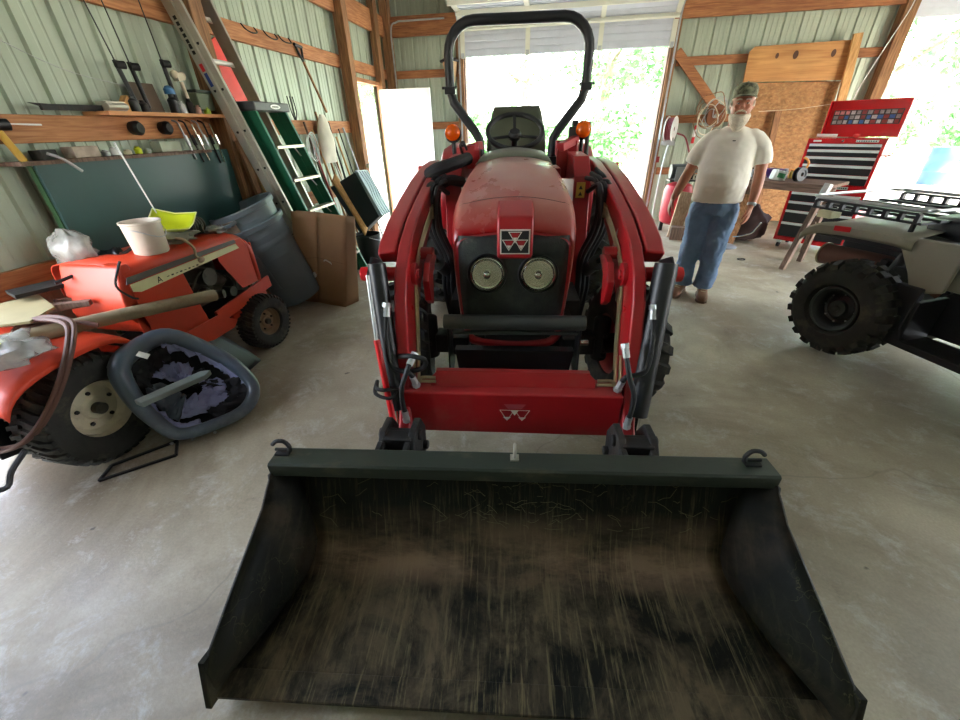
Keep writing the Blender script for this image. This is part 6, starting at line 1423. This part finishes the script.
on_bench('orange_pipe', MB().tube(smooth_path([(-.12, 0, .10), (.0, 0, .10), (.04, .0, .12), (.05, .0, .17), (.02, .0, .21), (-.02, 0, .23)], 5), .012, 8).box((-.05, 0, .05), (.03, .03, .10)), -.52, .42, mat('rusty orange pipe', '#c9822e', .5), 'bent orange pipe standing behind the reel on the workbench', 'pipe')
cols = ['#6e2a3c', '#c9c9c4', '#30343c', '#8a8f94', '#b39a3c', '#a8382c']
for k in range(6):
    on_bench('bench_jar', MB().lathe([(.001, 0), (.03, 0), (.03, .07), (.02, .085), (.02, .10), (.001, .10)], (0, 0, 0), (0, 0, 1), 14, caps=False), -.95 + .085 * k, .43 + .03 * (k % 2), mat('jar colour %d' % k, cols[k], .4), ['dark red jar at the back of the workbench', 'whitish jar at the back of the workbench', 'near black jar at the back of the workbench', 'mid grey jar at the back of the workbench', 'mustard yellow jar at the back of the workbench', 'bright red jar at the back of the workbench'][k], 'jar')
# heaps under and behind the bench
for i, (a, b, w_, m) in enumerate((((2.30, 6.35, .01), (2.42, 6.62, .80), .30, m_card), ((2.60, 6.60, .01), (2.66, 6.90, .95), .35, m_oldwood), ((2.45, 6.20, .01), (2.62, 6.40, .62), .12, m_softz))):
    tag(MB().beam(a, b, w_, .02, (.3, 1, 0)).build(['cardboard_sheet', 'plank', 'board'][i], m, bevel=.002), ['brown cardboard sheet leaning under the workbench', 'wide grey brown plank leaning behind the workbench', 'narrow reddish board leaning under the workbench'][i], ['cardboard', 'plank', 'board'][i])
crumple('dark_sack', (2.72, 6.45, .22), (.26, .22, .26), mat('dark maroon sack', '#3c2a28', .9, var=.2), 21, 'dark maroon sack slumped under the workbench', 'sack', .3)
crumple('crumpled_sheet', (2.36, 6.18, .36), (.10, .08, .28), m_clear, 27, 'crumpled clear plastic sheet hanging under the workbench end', 'plastic sheet', .4)
ba = thing('floor_stand', 'flat grey round stand base on the floor behind the man', 'stand', (2.33, 6.05, 0))
MB().lathe([(.001, 0), (.17, 0), (.17, .015), (.12, .03), (.03, .04), (.001, .04)], (0, 0, 0), (0, 0, 1), 32, caps=False).build('base_disc', mat('grey blue metal', '#7d848c', .4), ba); MB().cyl((0, 0, .035), (.02, .05, .75), .012).build('stand_pole', m_galv, ba)
tag(MB().tube([V3((2.34, 5.40, .008)) + V3((math.cos(a) * .045, math.sin(a) * .035, 0)) for a in [i * math.pi / 8 for i in range(15)]], .006, 6).build('cable_scrap', m_dark), 'small loop of dark cable lying on the floor near the man', 'cable')

# boards leaning on the front wall
m_ply = wood('orange plywood face', '#c79454', '#a8703a', .65, 'x', 3)
m_osb = mat('flaky strand board', '#9a6f44', .8, var=.35, scale=16, dirt='#c09a68', damt=.5, dscale=24, stretch=(1, 1, 1.6))
py = YF - .14
po = thing('plywood_board', 'smooth orange plywood board with rounded corner above the strand board', 'plywood', (0, py, 0))
MB().prism([(2.62, 2.0), (2.60, 2.36), (2.66, 2.42), (3.95, 2.44), (3.93, 1.98)], (0, 0, 0), (1, 0, 0), (0, 0, 1), (0, -.018, 0)).build('plywood_sheet', m_ply, po, smooth=0)
m_knot = mat('dark knot', '#4a2c16', .7)
for x, z, q in ((2.98, 2.30, .022), (3.22, 2.30, .034), (3.70, 2.30, .03)): MB().prism([(x + q * math.cos(a), z + 1.5 * q * math.sin(a)) for a in [i * math.pi / 8 for i in range(16)]], (0, -.019, 0), (1, 0, 0), (0, 0, 1), (0, -.0015, 0)).build('wood_knot', m_knot, po, smooth=0)

tag(MB().prism([(2.72, .02), (2.66, 1.99), (3.94, 1.97), (3.99, .02)], (0, py + .03, 0), (1, 0, 0), (0, 0, 1), (0, -.014, 0)).build('strand_board', m_osb, smooth=0), 'brown strand board sheet standing under the plywood board', 'strand board')
tag(MB().beam((4.10, 7.50, .02), (3.90, 7.70, 2.50), .11, .04, (0, 1, 0)).build('lumber_stud', m_ylumber, bevel=.003), 'long pale yellow stud leaning over the right edge of the boards', 'stud')
tag(MB().beam((3.28, 7.56, .03), (3.20, 7.70, 1.62), .09, .04, (0, 1, 0)).build('lumber_stud', m_softz, bevel=.003), 'shorter brown stud leaning in front of the strand board', 'stud')
tag(MB().beam((2.56, 7.70, .03), (2.60, 7.72, 1.5), .09, .04, (0, 1, 0)).build('lumber_stud', m_oldwood, bevel=.003), 'dark old stud at the left edge of the strand board', 'stud')
tube_obj('string_line', [(2.9, 7.62, 1.62), (3.4, 7.60, 1.64), (3.95, 7.58, 1.70)], .003, m_cream, 'thin pale string stretched across the strand board', 'string', n=5)
tube_obj('electric_cable', [(4.40, 7.62, 3.02), (4.38, 7.62, 2.9), (4.35, 7.6, 2.7), (4.26, 7.6, 2.4), (4.12, 7.6, 1.9), (4.08, 7.6, 1.6)], .006, m_white, 'white cord running down the post beside the right door', 'cord')
tube_obj('electric_cable', [(3.02, 7.66, 3.0), (3.15, 7.6, 2.93), (3.35, 7.58, 2.90), (3.55, 7.6, 2.95), (3.7, 7.66, 3.0)], .008, m_white, 'white cord looped along the header board', 'cord')

# air compressor, reel, wire and gear near the garage door jamb
cp = thing('air_compressor', 'red upright air compressor with grey motor beside the door jamb', 'air compressor', (1.84, 6.98, 0))
MB().lathe([(.001, .10), (.10, .11), (.18, .15), (.205, .22), (.205, .60), (.18, .68), (.10, .72), (.001, .73)], (0, 0, 0), (0, 0, 1), 32, caps=False).build('tank', mat('compressor red', '#c4303c', .4, var=.05), cp)
for a in (45, 165, 285): MB().box((.15 * math.cos(R(a)), .15 * math.sin(R(a)), .07), (.05, .05, .14)).build('foot', m_black, cp)
MB().box((0, 0, .75), (.36, .24, .02)).build('pump_plate', m_black, cp)
mb = MB(); mb.cyl((-.17, 0, .87), (.03, 0, .87), .10); mb.build('motor', m_greyst, cp)
mb = MB(); mb.box((.10, 0, .84), (.10, .12, .15)); 
for k in range(5): mb.box((.10, 0, .93 + .018 * k), (.12, .14, .007))
mb.box((.10, 0, 1.03), (.09, .10, .03)); mb.build('pump_head', m_dark, cp)
MB().box((-.05, -.12, .84), (.14, .02, .20)).build('belt_guard', mat('grey guard', '#6f7370', .5), cp, bevel=.008)
mb = MB(); mb.cyl((.17, -.05, .88), (.17, -.09, .88), .03); mb.cyl((.20, -.05, .80), (.20, -.09, .80), .024); mb.tube([(.17, -.02, .80), (.17, -.05, .88)], .008, 6); mb.build('gauge', m_chrome, cp)
hr = thing('hose_reel', 'maroon and white hose reel hung on the wall beside the garage door', 'hose reel', (1.70, 7.62, 1.42), 62)
MB().lathe([(.04, -.06), (.17, -.06), (.175, -.055), (.17, -.05), (.04, -.05)], (0, 0, 0), (0, 1, 0), 28, caps=False).build('white_flange', m_white, hr); MB().lathe([(.04, .06), (.17, .06), (.175, .055), (.17, .05), (.04, .05)], (0, 0, 0), (0, 1, 0), 28, caps=False).build('white_flange', m_white, hr)
m_maro = mat('maroon hose', '#7d2530', .45)
mb = MB()
for k in range(4):
    for q in (.145, .125): mb.tube([(math.cos(a) * q, -.036 + .024 * k, math.sin(a) * q) for a in [i * math.pi / 12 for i in range(24)]], .012, 8, closed=True)
mb.build('wound_hose', m_maro, hr)
mb = MB(); mb.box((0, .0, -.17), (.05, .14, .10)); mb.cyl((0, -.1, -.20), (0, .1, -.20), .03); mb.build('reel_bracket', m_galv, hr)
tube_obj('air_hose', [(1.78, 7.5, 1.36), (1.90, 7.45, 1.30), (2.0, 7.4, 1.08), (2.08, 7.35, .92), (2.05, 7.25, .82)], .012, m_maro, 'maroon hose drooping from the reel to the compressor', 'hose')
tube_obj('grey_cable', [(1.68, 7.5, 1.20), (1.63, 7.4, .9), (1.60, 7.3, .4), (1.60, 7.25, .03)], .010, m_galv, 'grey cable hanging down beside the compressor', 'cable')
wc = thing('wire_spool', 'rusty brown spool with tangled pale wire hung below the brace', 'wire spool', (2.32, 7.66, 1.58))
MB().lathe([(.02, -.03), (.15, -.03), (.15, -.02), (.08, -.01), (.08, .02), (.15, .03), (.15, .04), (.02, .04)], (0, 0, 0), (.25, -1, 0), 28, caps=False).build('spool', mat('rusty brown wood', '#7a4a2c', .8, var=.2), wc)
MB().cyl((0, -.05, 0), (0, -.08, 0), .03).build('spool_hub', m_white, wc)
rr = random.Random(8)
for k in range(9):
    c = V3((rr.uniform(-.20, .04), -.09 + rr.uniform(-.03, .02), rr.uniform(-.10, .12))); q = rr.uniform(.10, .20); e = Euler((rr.uniform(-.3, .3), rr.uniform(-.3, .3), rr.uniform(-.6, .6))).to_matrix()
    MB().tube(smooth_path([c + e @ V3((math.cos(a) * q * rr.uniform(.85, 1.1), 0, math.sin(a) * q * 1.2 * rr.uniform(.85, 1.1))) for a in [i * math.pi / 5 for i in range(10)]], 4, True), .006, 6, closed=True).build('wire_loop', [m_cream, m_galv, m_softz][k % 3], wc)
sg = thing('spray_gun', 'small red and white spray gun hung by the wire spool', 'spray gun', (2.12, 7.84, 1.30))
MB().cyl((0, 0, 0), (0, 0, .10), .025).build('white_cup', m_white, sg); MB().box((0, 0, -.05), (.04, .05, .09)).build('red_handle', m_redp, sg, bevel=.006); MB().cyl((0, 0, .10), (0, 0, .16), .015).build('red_cap', m_redp, sg)
tag(MB().beam((1.78, 6.50, .0), (1.88, 6.66, .62), .18, .04, (0, 1, 0)).build('leaning_board', wood('worn tan board', '#b59a7c', '#8f7458', .8, 'z'), bevel=.004), 'short wide tan board leaning on the red compressor', 'board')
tag(MB().box((1.86, 6.42, .09), (.30, .16, .18), (0, 0, -12)).build('wooden_block', m_oldwood, bevel=.006), 'grey wooden block on the floor by the compressor', 'block')
tag(MB().beam((1.98, 6.55, .0), (2.12, 6.80, .70), .04, .04, (0, 1, 0)).build('metal_bar', m_galv), 'thin grey metal bar leaning right of the tan board', 'bar')
tag(MB().box((1.62, 7.78, .98), (.05, .04, .09)).build('wall_outlet', mat('red outlet box', '#8f2a26', .5), bevel=.004), 'small red outlet box on the garage door post', 'outlet')

# ------------------------------------------------------------------ ATV
at = thing('atv', 'grey ATV with black racks and knobbly tyre, partly out of the right edge', 'ATV', (2.07, 3.02, 0), -65.2)
m_atv = mat('tan grey ATV plastic', '#8b8674', .42, var=.06, dirt='#6d674f', damt=.2, dscale=3)
m_atvb = mat('black ATV plastic', '#16171a', .5, var=.1, dirt='#4a483c', damt=.15)
m_exh = mat('rusty exhaust', '#6f4a3c', .6, metal=.2, var=.15)
def atv():
    def wheel(x, y, s, Rr, w_, name='wheel'):
        wr = bpy.data.objects.new(name, None); COL.objects.link(wr); wr.parent = at; wr.location = (x, y, Rr + .015)
        mb = MB(); h = w_ / 2
        mb.lathe([(Rr * .5, -h * .7), (Rr * .56, -h * .95), (Rr * .78, -h), (Rr * .90, -h * .85), (Rr * .95, -h * .6), (Rr * .96, 0), (Rr * .95, h * .6), (Rr * .90, h * .85), (Rr * .78, h), (Rr * .56, h * .95), (Rr * .5, h * .7)], (0, 0, 0), (0, 1, 0), 48, caps=False)
        X, Y, Z = frame_from((0, 1, 0)); nk = 20
        for i in range(nk):
            for (t0, t1, sh) in ((-.98, -.52, 0), (-.42, -.02, .5), (.02, .42, 0), (.52, .98, .5)):
                a = 2 * math.pi * (i + sh) / nk; wd = math.pi / nk * .55; ring = []
                for t in (t0, t1):
                    rb = Rr * (.93 - max(0, abs(t) - .6) * .25); rt = Rr * (1.03 - max(0, abs(t) - .6) * .22)
                    ring.append([Z * (h * t) + (X * math.cos(q) + Y * math.sin(q)) * r_ for q, r_ in ((a - wd, rb), (a - wd * .8, rt), (a + wd * .8, rt), (a + wd, rb))])
                mb.loft(ring)
        mb.build('tyre', m_tread, wr, smooth=40)
        MB().lathe([(.001, .05), (.05, .05), (.055, .035), (.09, .02), (.105, .03), (.115, .06), (.13, .085), (.142, .095), (.166, .085)], (0, 0, 0), (0, s, 0), 32, caps=False).build('rim', m_black, wr, solid=.004)
        MB().lathe([(.138, .09), (.150, .108), (.158, .105), (.166, .085)], (0, 0, 0), (0, s, 0), 32, caps=False).build('rim_edge', m_greyst, wr)
        MB().lathe([(.001, .075), (.02, .078), (.022, .065), (.055, .062), (.06, .04)], (0, 0, 0), (0, s, 0), 24, caps=False).build('hub_cap', m_greyst, wr)
        for k in range(8): a = k * math.pi / 4; MB().sphere((math.cos(a) * .10, s * .035, math.sin(a) * .10), .007, 6).build('rim_bolt', m_galv, wr)
    wheel(0, .0, -1, .325, .25); wheel(0, .84, 1, .325, .25); wheel(1.27, .02, -1, .32, .22); wheel(1.27, .82, 1, .32, .22)
    # frame, engine, axle
    mb = MB(); mb.cyl((0, .1, .34), (0, .76, .34), .04); mb.box((.0, .42, .36), (.2, .2, .18)); mb.beam((-.2, .42, .40), (1.3, .42, .38), .22, .08); mb.box((.62, .42, .45), (.45, .26, .34)); mb.cyl((1.27, .1, .33), (1.27, .74, .33), .03)
    mb.box((.0, .2, .52), (.05, .05, .3)); mb.cyl((.05, .17, .48), (.08, .22, .72), .035); mb.box((.14, .25, .55), (.12, .2, .2)); mb.build('chassis', m_dark, at, bevel=.01)
    mb = MB(); mb.cyl((-.42, .22, .60), (-.02, .27, .60), .075, n=24); mb.lathe([(.075, 0), (.05, .05), (.02, .12)], (-.02, .27, .60), (1, .1, 0), 20); mb.tube(smooth_path([(.08, .28, .60), (.2, .26, .56), (.3, .3, .5)], 4), .02, 8); mb.build('exhaust', m_exh, at)
    MB().cyl((-.425, .22, .60), (-.415, .22, .60), .082, n=24).build('exhaust_cap', m_zinc, at)
    tb_ = MB().tube(smooth_path([(.10, .10, .58), (.18, .08, .55), (.22, .07, .50), (.18, .06, .46)], 4), .007, 8); tb_.build('brake_lever', m_chrome, at)
    # rear fender shell: sweeps from the tail over the wheel and down in front of it
    secs = [(-.50, .76, .75), (-.47, .80, .79), (-.38, .84, .845), (-.22, .855, .87), (-.05, .86, .88), (.10, .86, .88), (.20, .85, .88)]
    rings = []
    for x, z0, z1 in secs: rings.append([V3((x, .012, z0 - .06)), V3((x, .0, z0 - .04)), V3((x, .0, z0 - .005)), V3((x, .03, z0 + .012)), V3((x, .15, z1)), V3((x, .42, z1 + .02)), V3((x, .69, z1)), V3((x, .81, z0 + .012)), V3((x, .84, z0 - .03))])
    MB().box((-.15, .50, .70), (.5, .34, .16)).build('air_box', m_atvb, at, bevel=.01)
    MB().box((-.12, .42, .785), (.62, .76, .05)).build('fender_liner', m_atvb, at, bevel=.01)
    f = MB(); f.loft(rings, closed=False, caps=False); f.build('rear_fender', m_atv, at, smooth=50, solid=.006)
    f = MB(); f.prism([(.13, .80), (.20, .87), (.44, .87), (.44, .60), (.36, .57), (.27, .58), (.23, .66)], (0, .02, 0), (1, 0, 0), (0, 0, 1), (0, .03, 0)); f.prism([(.32, .855), (.50, .86), (.98, .80), (.98, .66), (.50, .60), (.36, .60)], (0, .09, 0), (1, 0, 0), (0, 0, 1), (0, .04, 0))
    f.build('side_panel', m_atv, at, bevel=.012)
    f = MB(); f.prism([(.13, .80), (.22, .84), (.50, .84), (.50, .50), (.42, .44), (.28, .46), (.23, .60)], (0, .79, 0), (1, 0, 0), (0, 0, 1), (0, .03, 0)); f.build('side_panel', m_atv, at, bevel=.012)
    MB().box((-.22, -.006, .84), (.11, .006, .035), (0, -4, 0)).build('red_reflector', m_redp, at, bevel=.003)
    rings = [[V3((x, .02, z - .03)), V3((x, .05, z)), V3((x, .42, z + .06)), V3((x, .79, z)), V3((x, .82, z - .03))] for x, z in ((.92, .62), (1.0, .74), (1.15, .80), (1.4, .82), (1.62, .76), (1.68, .66))]
    f = MB(); f.loft(rings, closed=False, caps=False); f.build('front_fender', m_atv, at, smooth=50, solid=.006)
    # footwell
    f = MB(); f.prism([(.22, .60), (.22, .34), (.30, .22), (.98, .20), (1.02, .34), (.98, .36), (.94, .25), (.38, .265), (.35, .34), (.36, .60)], (0, .0, 0), (1, 0, 0), (0, 0, 1), (0, .05, 0)); f.box((.66, .14, .24), (.66, .26, .02)); f.box((.36, .14, .38), (.03, .26, .28)); f.prism([(.34, .52), (.40, .58), (.98, .55), (.98, .26), (.36, .26)], (0, .27, 0), (1, 0, 0), (0, 0, 1), (0, .02, 0)); f.build('footwell', m_atvb, at, bevel=.008)
    f = MB(); f.prism([(.24, .52), (.24, .30), (.30, .22), (.98, .20), (1.02, .34), (.98, .36), (.94, .25), (.36, .265), (.34, .32), (.34, .50)], (0, .79, 0), (1, 0, 0), (0, 0, 1), (0, .05, 0)); f.box((.66, .70, .24), (.66, .26, .02)); f.build('footwell', m_atvb, at, bevel=.008)
    # seat
    rings = [[V3((x, .42 + hw * math.copysign(abs(math.cos(a)) ** .6, math.cos(a)), z + ht * math.copysign(abs(math.sin(a)) ** .6, math.sin(a)))) for a in [i * math.pi / 10 for i in range(20)]] for x, hw, z, ht in ((.06, .12, .90, .03), (.10, .19, .905, .06), (.25, .20, .90, .075), (.5, .16, .88, .07), (.75, .13, .88, .07), (.88, .11, .89, .06), (.92, .06, .89, .03))]
    MB().loft(rings).build('seat', m_atvb, at, smooth=60)
    f = MB(); f.loft([[V3((x, .42 + hw * math.cos(a), z + .1 * math.sin(a))) for a in [i * math.pi / 8 for i in range(16)]] for x, hw, z in ((.88, .10, .86), (1.0, .15, .88), (1.2, .16, .88), (1.4, .12, .84))]); f.build('fuel_tank', m_atv, at, smooth=60)
    f = MB(); f.tube(smooth_path([(.92, .08, 1.12), (.98, .18, 1.11), (1.03, .32, 1.03), (1.05, .42, 1.02), (1.03, .52, 1.03), (.98, .66, 1.11), (.92, .76, 1.12)], 4), .012, 8); f.cyl((1.05, .42, .85), (1.05, .42, 1.02), .025); f.build('handlebar', m_plblk, at)
    # racks: perforated side rails, slats and a bright top rail
    def rack(x0, x1, y0, y1, z, name):
        rk = bpy.data.objects.new(name, None); COL.objects.link(rk); rk.parent = at
        mb = MB()
        for y in (y0, y1):
            mb = MB()
            for zz in (z - .005, z + .045): mb.beam((x0 + .04, y, zz), (x1 - .04, y, zz), .03, .014)
            n_ = 7
            for k in range(n_ + 1): mb.box((x0 + .04 + (x1 - x0 - .08) * k / n_, y, z + .02), (.022, .03, .05))
            mb.build('side_rail', m_atvb, rk)
        mb = MB(); n_ = 4
        for k in range(n_): y = y0 + (y1 - y0) * (k + .9) / (n_ + .8); mb.beam((x0, y, z), (x1, y, z), .045, .016)
        for x in (x0 + .03, (x0 + x1) / 2, x1 - .03): mb.beam((x, y0, z - .008), (x, y1, z - .008), .035, .014)
        mb.build('rack_slats', m_atvb, rk)
        mb = MB(); mb.tube(smooth_path([(x0 + .06, y0 - .0, z + .065), (x1 - .10, y0, z + .065), (x1 - .02, y0 + .05, z + .065), (x1, y0 + .14, z + .065), (x1, y1 - .14, z + .065), (x1 - .02, y1 - .05, z + .065), (x1 - .10, y1, z + .065), (x0 + .10, y1, z + .065), (x0 + .02, y1 - .05, z + .065), (x0 - .02, y1 - .14, z + .065), (x0 - .02, y0 + .14, z + .065), (x0 + .01, y0 + .04, z + .065)], 4, True), .011, 8, closed=True); mb.build('top_rail', m_galv, rk)
        mb = MB()
        for x, y in ((x0 + .1, y0 + .1), (x1 - .1, y0 + .1), (x0 + .1, y1 - .1), (x1 - .1, y1 - .1)): mb.cyl((x, y, z - .09), (x, y, z), .014)
        mb.build('rack_post', m_black, rk)
    rack(-.50, .20, .0, .84, .955, 'rear_rack'); rack(1.15, 1.70, .08, .76, .93, 'front_rack')
    MB().box((-.42, .10, .90), (.10, .10, .05)).build('rack_block', mat('pale block', '#cfcba0', .6), at, bevel=.006)
atv()
# ------------------------------------------------------------------ outside
m_grav = mat('pale gravel yard', '#b9b2a2', .9, var=.15, scale=2, dirt='#8b9a62', damt=.25, dscale=.5)
mb = MB(); mb.add([(-60, -40, -.03), (70, -40, -.03), (70, 90, -.03), (-60, 90, -.03)], [(0, 1, 2, 3)]); o = mb.build('ground', m_grav, smooth=0); struct(o)
m_leaf = mat('light green leaves', '#5f9a55', .6, var=.3, scale=.8)
m_leaf2 = mat('pale grey green leaves', '#93b58e', .6, var=.3, scale=.8)
m_bark = mat('grey bark', '#6f6455', .9, bump=.4, bscale=20)
def leaf_mesh(name, m, rx, rz, n, seed, size=.16, zc=None):
    r = random.Random(seed); mb = MB(); zc = zc if zc is not None else rz
    for i in range(n):
        u = r.uniform(-1, 1); a = r.uniform(0, 2 * math.pi); q = r.uniform(.55, 1) ** .6
        d = V3((math.sqrt(1 - u * u) * math.cos(a), math.sqrt(1 - u * u) * math.sin(a), u))
        k = .75 + .5 * noise.noise(d * 2.2 + V3((seed, 0, 0)))
        p = V3((d.x * rx, d.y * rx, d.z * rz)) * q * k + V3((0, 0, zc))
        if p.z < .02: p.z = r.uniform(.02, .5)
        e = Euler((r.uniform(0, 6), r.uniform(0, 6), r.uniform(0, 6))).to_matrix(); s = size * r.uniform(.6, 1.4)
        c = [e @ V3(v) * s + p for v in ((0, -1, 0), (.45, 0, .08), (0, 1, 0), (-.45, 0, .08))]
        mb.add(c, [(0, 1, 2, 3)])
    me = mb.build(name, m, smooth=0); return me
def tree(name, label, cat, loc, h, rx, seed, m, n=2600, trunk=True, size=.16, group=None):
    t = thing(name, label, cat, loc, seed * 37 % 360, group)
    f = leaf_mesh('foliage', m, rx, h * (.40 if trunk else .5), n, seed, size, h * (.6 if trunk else .45)); f.parent = t
    if trunk:
        mb = MB(); mb.tube(smooth_path([(0, 0, -.05), (.1, .05, h * .25), (-.05, .1, h * .5), (.05, 0, h * .8)], 4), [h * .03] * 4 + [h * .024] * 4 + [h * .015] * 4 + [h * .004], 8); 
        for k in range(5): a = k * 1.3; mb.tube([(0, .05, h * (.35 + .07 * k)), (math.cos(a) * rx * .6, math.sin(a) * rx * .6, h * (.5 + .07 * k))], [h * .012, h * .003], 6)
        mb.build('trunk', m_bark, t)
    return t
rt = random.Random(9)
grp = 'trees beyond the yard'
kinds = [('leafy_tree', 'tall pale leafy tree, %s', m_leaf2), ('leafy_tree', 'mid green leafy tree, %s', m_leaf)]
spots = [(-9.5, 21, 8, 3.2, 1), (-5.2, 23, 9.5, 3.4, 0), (-1.6, 22, 8.5, 3.0, 0), (2.0, 24, 9, 3.2, 1), (5.2, 22, 7.5, 2.9, 1), (12.0, 21, 8, 3.2, 0), (15.5, 20, 8.5, 3.2, 1)]
where = ['seen through the open walk door', 'at the jamb of the garage opening beside the roll bar', 'straight above the tractor seat', 'behind the roll bar post with the second beacon', 'cut by the garage door jamb next to the hose reel', 'above the open tool chest lid', 'above the ATV seat']
for i, (x, y, h, r_, k) in enumerate(spots):
    tree(kinds[k][0], kinds[k][1] % where[i], 'tree', (x, y, 0), h, r_, i + 3, kinds[k][2], 2600, True, .17, None)
bsp = [(-3.4, 19, 2.6, 1.7), (-.3, 19, 1.9, 1.3), (2.0, 18.2, 2.7, 1.5), (4.6, 18.8, 2.4, 1.3), (10.2, 17.5, 2.5, 1.7), (13.6, 17, 2.8, 1.8)]
bw = ['between the roll bar and the garage door jamb', 'low behind the tractor seat', 'behind the second beacon of the tractor', 'low against the garage door jamb by the hose reel', 'just beside the tool chest lid', 'above the ATV rack at the picture edge']
for i, (x, y, h, r_) in enumerate(bsp):
    tree('green_shrub', 'bright green shrub ' + bw[i], 'shrub', (x, y, 0), h, r_, i + 20, m_leaf, 1900, False, .13, None)
bc = thing('plastic_barrel', 'blue plastic barrel standing across the sunny yard', 'barrel', (9.6, 13.1, -.03))
MB().lathe([(.001, 0), (.28, 0), (.29, .3), (.30, .32), (.29, .34), (.29, .6), (.30, .62), (.28, .86), (.001, .88)], (0, 0, 0), (0, 0, 1), 24, caps=False).build('barrel_body', mat('faded blue plastic', '#123a78', .5), bc)
